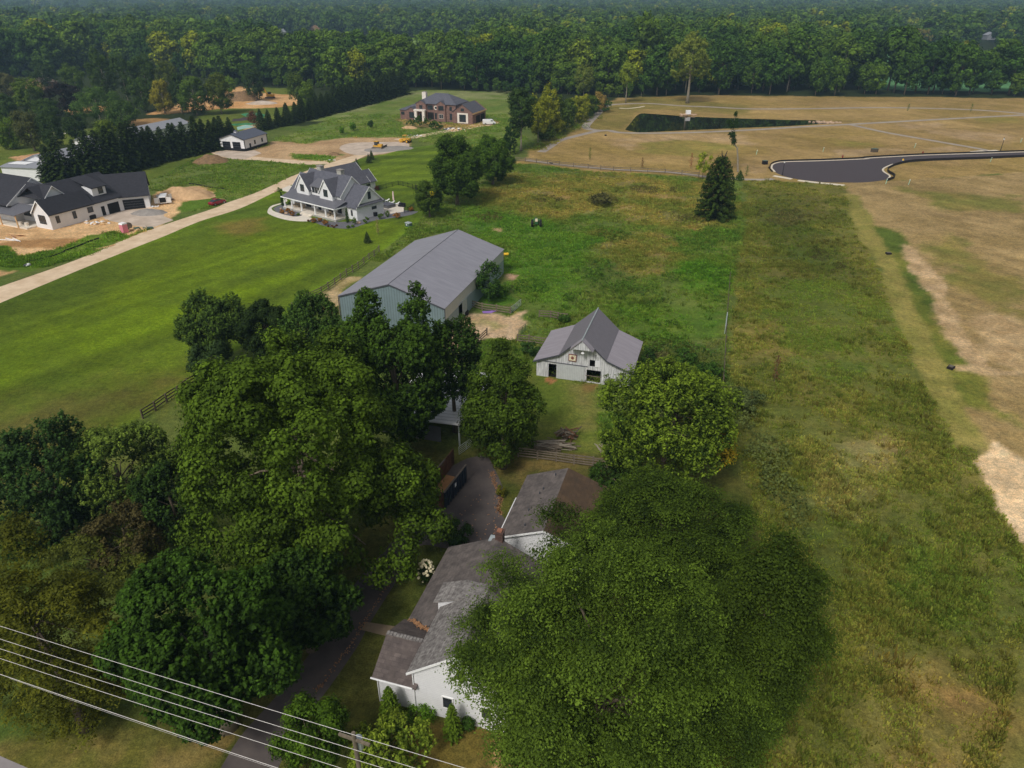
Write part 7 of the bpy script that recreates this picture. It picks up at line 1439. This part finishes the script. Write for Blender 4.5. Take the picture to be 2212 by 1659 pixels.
for k, x, y, a_, b_, l in (('c1',1265,975,34,52,'green shrub at the front window of the right wing'),('c1',1432,955,44,50,'green shrub before the right wall of the farmhouse'),('c1',1645,905,46,40,'green shrub at the patio corner of the right wall'),('c1',1740,870,34,44,'dark green shrub at the edge of the patio'),('c1',185,530,38,40,'round grass clump at the driveway corner of the farmhouse'),('c1',335,720,36,36,'green shrub against the left end of the porch'),('c1',458,880,18,14,'tiny green plant before the porch steps'),('c1',1180,1060,24,16,'low green plant near the lawn edge of the side bed'),('c1',1242,1048,20,14,'low green plant beside the boulder'),('c1',1590,500,36,34,'dark red shrub behind the farmhouse at the picket fence')):
    px_ = T(k, x, y); s = 1/4.809/1.38879; dkr = 'dark red' in l; bush('garden_shrub', 'shrub', l, (px_[0], px_[1], a_*s, b_*s), *((G_(60,34,30), G_(90,52,42)) if dkr else (G_(50,70,26), G_(90,112,40))), n=600, leaf=.2, clump=.2, lobes=7)
for k, bx_, by_, ty_, w, l in (('c1',232,755,555,26,'slim columnar evergreen at the left end of the porch'),('c1',1170,1000,790,30,'slim columnar evergreen at the right end of the porch')):
    b_ = T(k, bx_, by_); s = 1/4.809/1.38879; conifer('columnar_evergreen', l, b_, T(k, 0, ty_)[1], w*s*.95, G_(30,46,20), G_(54,74,30), 1400, .2, .35, cat='evergreen', ragged=.15, droop=-.4, z0=.05)
for k, x, y, r, l in (('c1',282,872,28,'flat tan boulder in the front bed'),('c1',1328,1012,34,'pinkish boulder in the side bed'),('c1',128,555,22,'tan boulder beside the driveway corner'),('c1',203,800,16,'small pale boulder left of the orange shrubs')):
    q = G(k, x, y); t = thing('boulder', l, 'boulder', q[:2]); s = r/4.809/1.38879*depth(q[0], q[1], 0)/F; MB().ball((0,0,s*.3), s, s*.7, s*.55, 10, 7, .08, int(x)).build('rock', M['boulder'], t, smooth=True)
# patio things
for x, y, l in ((1712,700,'white sun lounger farthest left on the patio'),(1790,728,'white sun lounger beside the closed parasol'),(1860,745,'white sun lounger right of the closed parasol'),(1720,740,'white sun lounger nearest the farmhouse wall')):
    t = thing('sun_lounger', l, 'lounger', G('c1',x,y)[:2], R(20)); MB().box(-.9,.5,-.33,.33,.3,.38).build('seat', M['whiteplastic'], t); m = MB(); m.cbox((.8,0,.52), .75, .66, .07, 0, -.5); m.build('backrest', M['whiteplastic'], t)
    for a_ in (-.8, .5):
        for b_ in (-.28, .28): MB().box(a_-.03, a_+.03, b_-.03, b_+.03, 0, .3).build('leg', M['whiteplastic'], t)
t = thing('parasol', 'tall closed pinkish-white parasol on the patio', 'parasol', G('c1',1835,735)[:2]); MB().tube([(0,0,0),(0,0,3.4)], .04, 6).build('pole', M['whitetrim'], t); MB().tube([(0,0,.9),(0,0,1.3),(0,0,3.2),(0,0,3.4)], [.14,.24,.16,.04], 8).build('canopy', mat('blush_canvas', S(214,190,184)), t); MB().cyl((0,0,0), .4, .1, 14).build('base', M['stone'], t)
t = thing('hot_tub_cover', 'dark square hot tub with a grey cover on the patio', 'hot tub', G('c1',1745,770)[:2], R(-38)); MB().box(-1.6,1.6,-1.3,1.3,0,.7).build('tub', M['greyplastic'], t); MB().box(-1.65,1.65,-1.35,1.35,.7,.8).build('cover', M['shing_slate'], t)
t = thing('outdoor_sofa', 'dark outdoor sofa beyond the rusty shrubs', 'sofa', G('c1',1950,770)[:2], R(-20)); MB().box(-.9,.9,-.4,.4,.1,.45).build('seat', M['black'], t); MB().box(-.9,.9,.3,.45,.45,.95).build('backrest', M['black'], t)
for x, y, l in ((1568,905,'black air conditioner at the right wall of the farmhouse'),(1308,945,'black air conditioner between the two green shrubs at the corner of the farmhouse')):
    t = thing('air_conditioner', l, 'machine', G('c1',x,y)[:2], R(52)); MB().box(-.4,.4,-.4,.4,.05,.95).build('casing', M['black'], t); MB().cyl((0,0,.95), .34, .04, 14).build('fan_grille', M['greyplastic'], t)
for x, y, l in ((-16.8,1.6,'tan wicker porch sofa at the left end of the porch'),(-14.3,1.5,'round wicker porch chair left of the steps'),(-3.9,1.5,'round wicker porch chair right of the steps'),(-2.2,1.4,'round wicker porch chair nearest the right porch end')):
    q = FL(x, y); t = thing('wicker_seat', l, 'seat', (q[0], q[1], .5), R(-38)); w = 1.1 if 'sofa' in l else .55; MB().box(-w,w,-.4,.4,.1,.45).build('seat', M['wicker'], t, bevel=.08); MB().box(-w,w,.3,.48,.45,.95).build('backrest', M['wicker'], t, bevel=.06)
# hydrangea
hy = bush('hydrangea', 'bush', 'tall hydrangea with cream flower heads beside the white house roof', (920,1238,17,27), G_(30,46,20), G_(58,78,30), 1600, .14, zb=.3, clump=.2)
s = px_crown(920,1238,17,27,.3); mm = MB(); rg = random.Random(6)
for i in range(58):
    a_ = rg.uniform(0, 6.28); e_ = rg.uniform(-.3, 1.4); r_ = rg.uniform(.9, 1.08); x, y, z = s.r*math.cos(a_)*math.cos(e_)*r_, s.ry*math.sin(a_)*math.cos(e_)*r_, s.z+s.rz*math.sin(e_)*r_; q = rg.uniform(.1, .17); mm.ball((x, y, z), q, q, q*.85, 7, 5, .12, i)
mm.build('flower_heads', mat('cream_petals', S(216,206,172), noise=.1), hy)
# fallen leaves along the driveway edge
ll = MB(); pts_ = smoothline(GL('b4',(830,350),(850,430),(880,500),(915,560),(905,620),(885,680),(910,725)), 10)
for p in pts_:
    for i in range(7): ll.cbox((p[0]+rg.gauss(0,.15), p[1]+rg.gauss(0,.15), .03), rg.uniform(.06,.14), .08, .02, rg.uniform(0,3))
for i in range(45): p = G('b4', rg.uniform(520,900), rg.uniform(560,960)); ll.cbox((p[0], p[1], .03), rg.uniform(.08,.16), .09, .02, rg.uniform(0,3))
pts_ = smoothline(GL('b6',(1300,110),(1180,300),(1090,440),(1040,520),(960,660),(860,780),(740,960),(690,1010)), 8)
for p in pts_:
    for i in range(3): ll.cbox((p[0]+rg.gauss(0,.12), p[1]+rg.gauss(0,.12), .03), rg.uniform(.05,.12), .08, .02, rg.uniform(0,3))
o = ll.build('fallen_leaves', M['leaves']); tag(o, 'scattered brown leaves on the driveway', 'leaves', kind='stuff')
# wild bushes scattered over the fields
for i, (x, y, a_, b_, tone, l) in enumerate(((1300,430,26,16,2,'brown-grey weed thicket in the upper meadow'),(1480,770,34,16,0,'dark weeds below the wire fence brace'),(1530,800,30,20,0,'dark green weeds beside the wire fence, right of the gabled barn'),(1430,775,28,12,2,'grey-green weeds right of the gabled barn'),(1095,310,10,22,0,'dark bush at the left foot of the tree row'),(800,268,6,8,0,'small round tree in the green field beyond the turnaround'),(762,272,7,10,1,'small light tree in the green field beyond the turnaround'),(738,282,5,8,1,'small thin tree left of the light one in the green field'),(1000,322,8,6,1,'small light bush above the close pair of walnuts'),(905,262,30,8,0,'weedy thicket before the brick house, left part'),(940,270,18,9,0,'weedy thicket before the brick house, right part'),(890,560,22,8,1,'rank green weeds between the metal barn and its fence'),(1075,628,22,14,1,'rank green weeds at the right foot of the metal barn'),(1218,688,12,8,0,'weeds on the corral fence behind the gabled barn'),(905,1545,38,14,1,'low green shrub between the two arborvitaes'),(1010,1565,16,16,0,'dark shrub right of the white house gable'),(1305,230,22,12,0,'bushes at the far end of the slender tree row'))):
    c = ((G_(36,58,22), G_(66,94,36)), (G_(58,88,22), G_(96,128,40)), (G_(70,68,44), G_(98,96,64)))[tone]; dd_ = depth(*P(x, y)[:2], 0); bush('wild_bush', 'bush', l, (x, y, a_, b_), *c, n=int(700+a_*b_*2.2), leaf=max(.13, min(.5, dd_/380)), clump=.35, lobes=12, low=-.6)
def cover(name, label, spots, seed, c0, c1):
    """low tangled growth hugging the ground: one mass"""
    rg = np.random.default_rng(seed); C = []; Tn = []; tvs = []
    for x, y, a_, b_, h_ in spots:
        q = P(x, y); sc_ = depth(q[0], q[1], 0)/F; ra, rb = a_*sc_, b_*sc_/.36; n = int(ra*rb*34)+60
        r_ = rg.random(n)**.5; t_ = rg.uniform(0, 6.28, n); px_ = q[0]+np.cos(t_)*r_*ra; py_ = q[1]+np.sin(t_)*r_*rb
        w = fbm(px_, py_, 2.6, 3); keep = w > .36+.22*r_; px_, py_, w, r_ = px_[keep], py_[keep], w[keep], r_[keep]
        z = h_*np.clip((w-.34)*3.4, .1, 1.6)*(1-.5*r_**2)*rg.uniform(.35, 1.05, len(w)); C.append(np.stack([px_, py_, z], 1)); tvs.append(w)
    C = np.vstack(C); w = np.concatenate(tvs); N = unit(rg.normal(size=C.shape)*.6+[0, 0, 1]); o = bpy.data.objects.new(name, leaves_mesh(name, C, N, .34, tint_of(c0, c1, np.clip((C[:, 2]-.2)*1.3, 0, 1), w, rg, .3), rg, M['leaf'])); COL.objects.link(o); tag(o, label, 'undergrowth', kind='stuff')
cover('bramble_cover', 'dark tangled brambles spreading over the upper paddock', ((1325,512,46,14,1.1),(1300,600,80,24,1.4),(1360,632,60,18,1.3),(1410,655,40,14,1.1),(1290,570,30,16,1.0),(1420,745,70,16,1.3),(1480,775,70,26,1.4),(1530,805,40,30,1.4),(1240,640,40,14,.8),(1450,700,30,12,.8)), 61, G_(40,62,22), G_(76,104,36))
cover('vine_cover', 'bright green vines and weeds along the wire fence', ((1545,512,50,20,1.2),(1485,528,60,16,1.0),(1540,590,44,28,1.1),(1555,650,26,30,.9),(1080,635,40,22,1.0),(890,562,40,12,.9),(1470,600,40,16,.8),(1200,560,40,14,.5),(1150,620,40,18,.6)), 62, G_(52,80,24), G_(88,122,38))
cover('brown_weeds', 'brown-grey dead weeds standing in the meadow', ((1300,432,40,18,1.0),(1480,470,30,18,.9),(1410,410,60,14,.7),(1180,430,40,12,.7),(1700,470,60,30,.7),(1780,560,50,30,.6),(1050,470,40,16,.7)), 63, G_(66,62,36), G_(104,98,60))
cover('grey_scrub', 'grey-green twiggy scrub along the meadow edge below the yellow-tipped maple', ((1640,960,52,50,2.0),(1660,1030,44,50,1.8),(1600,900,34,30,1.5),(1700,1080,40,46,1.2)), 65, G_(56,66,36), G_(90,98,58))
cover('wood_edge_scrub', 'scrub along the row of slender trees by the trail', ((1150,318,26,14,2.2),(1200,300,26,14,2.0),(1250,278,24,12,1.8),(1290,256,24,10,1.6),(1310,236,20,8,1.6)), 64, G_(50,70,26), G_(84,104,36))
# ------------------------------------------------------------------ air
hz = MB(); hz.box(-7500, 7500, -400, 7400, -1, 64); m = bpy.data.materials.new('haze_air'); m.use_nodes = True; t = m.node_tree; t.nodes.remove(t.nodes['Principled BSDF'])
pv = nn(t, 'ShaderNodeVolumePrincipled'); pv.inputs['Color'].default_value = (.50, .76, 1.0, 1); pv.inputs['Density'].default_value = .00023; pv.inputs['Anisotropy'].default_value = .2; t.links.new(pv.outputs[0], t.nodes['Material Output'].inputs['Volume'])
o = hz.build('haze', m); tag(o, 'thin blue summer haze over the land', 'haze', kind='stuff'); o.display_type = 'WIRE'
bpy.context.view_layer.update()
print('OBJ', len(bpy.data.objects), 'verts', sum(len(m.vertices) for m in bpy.data.meshes))
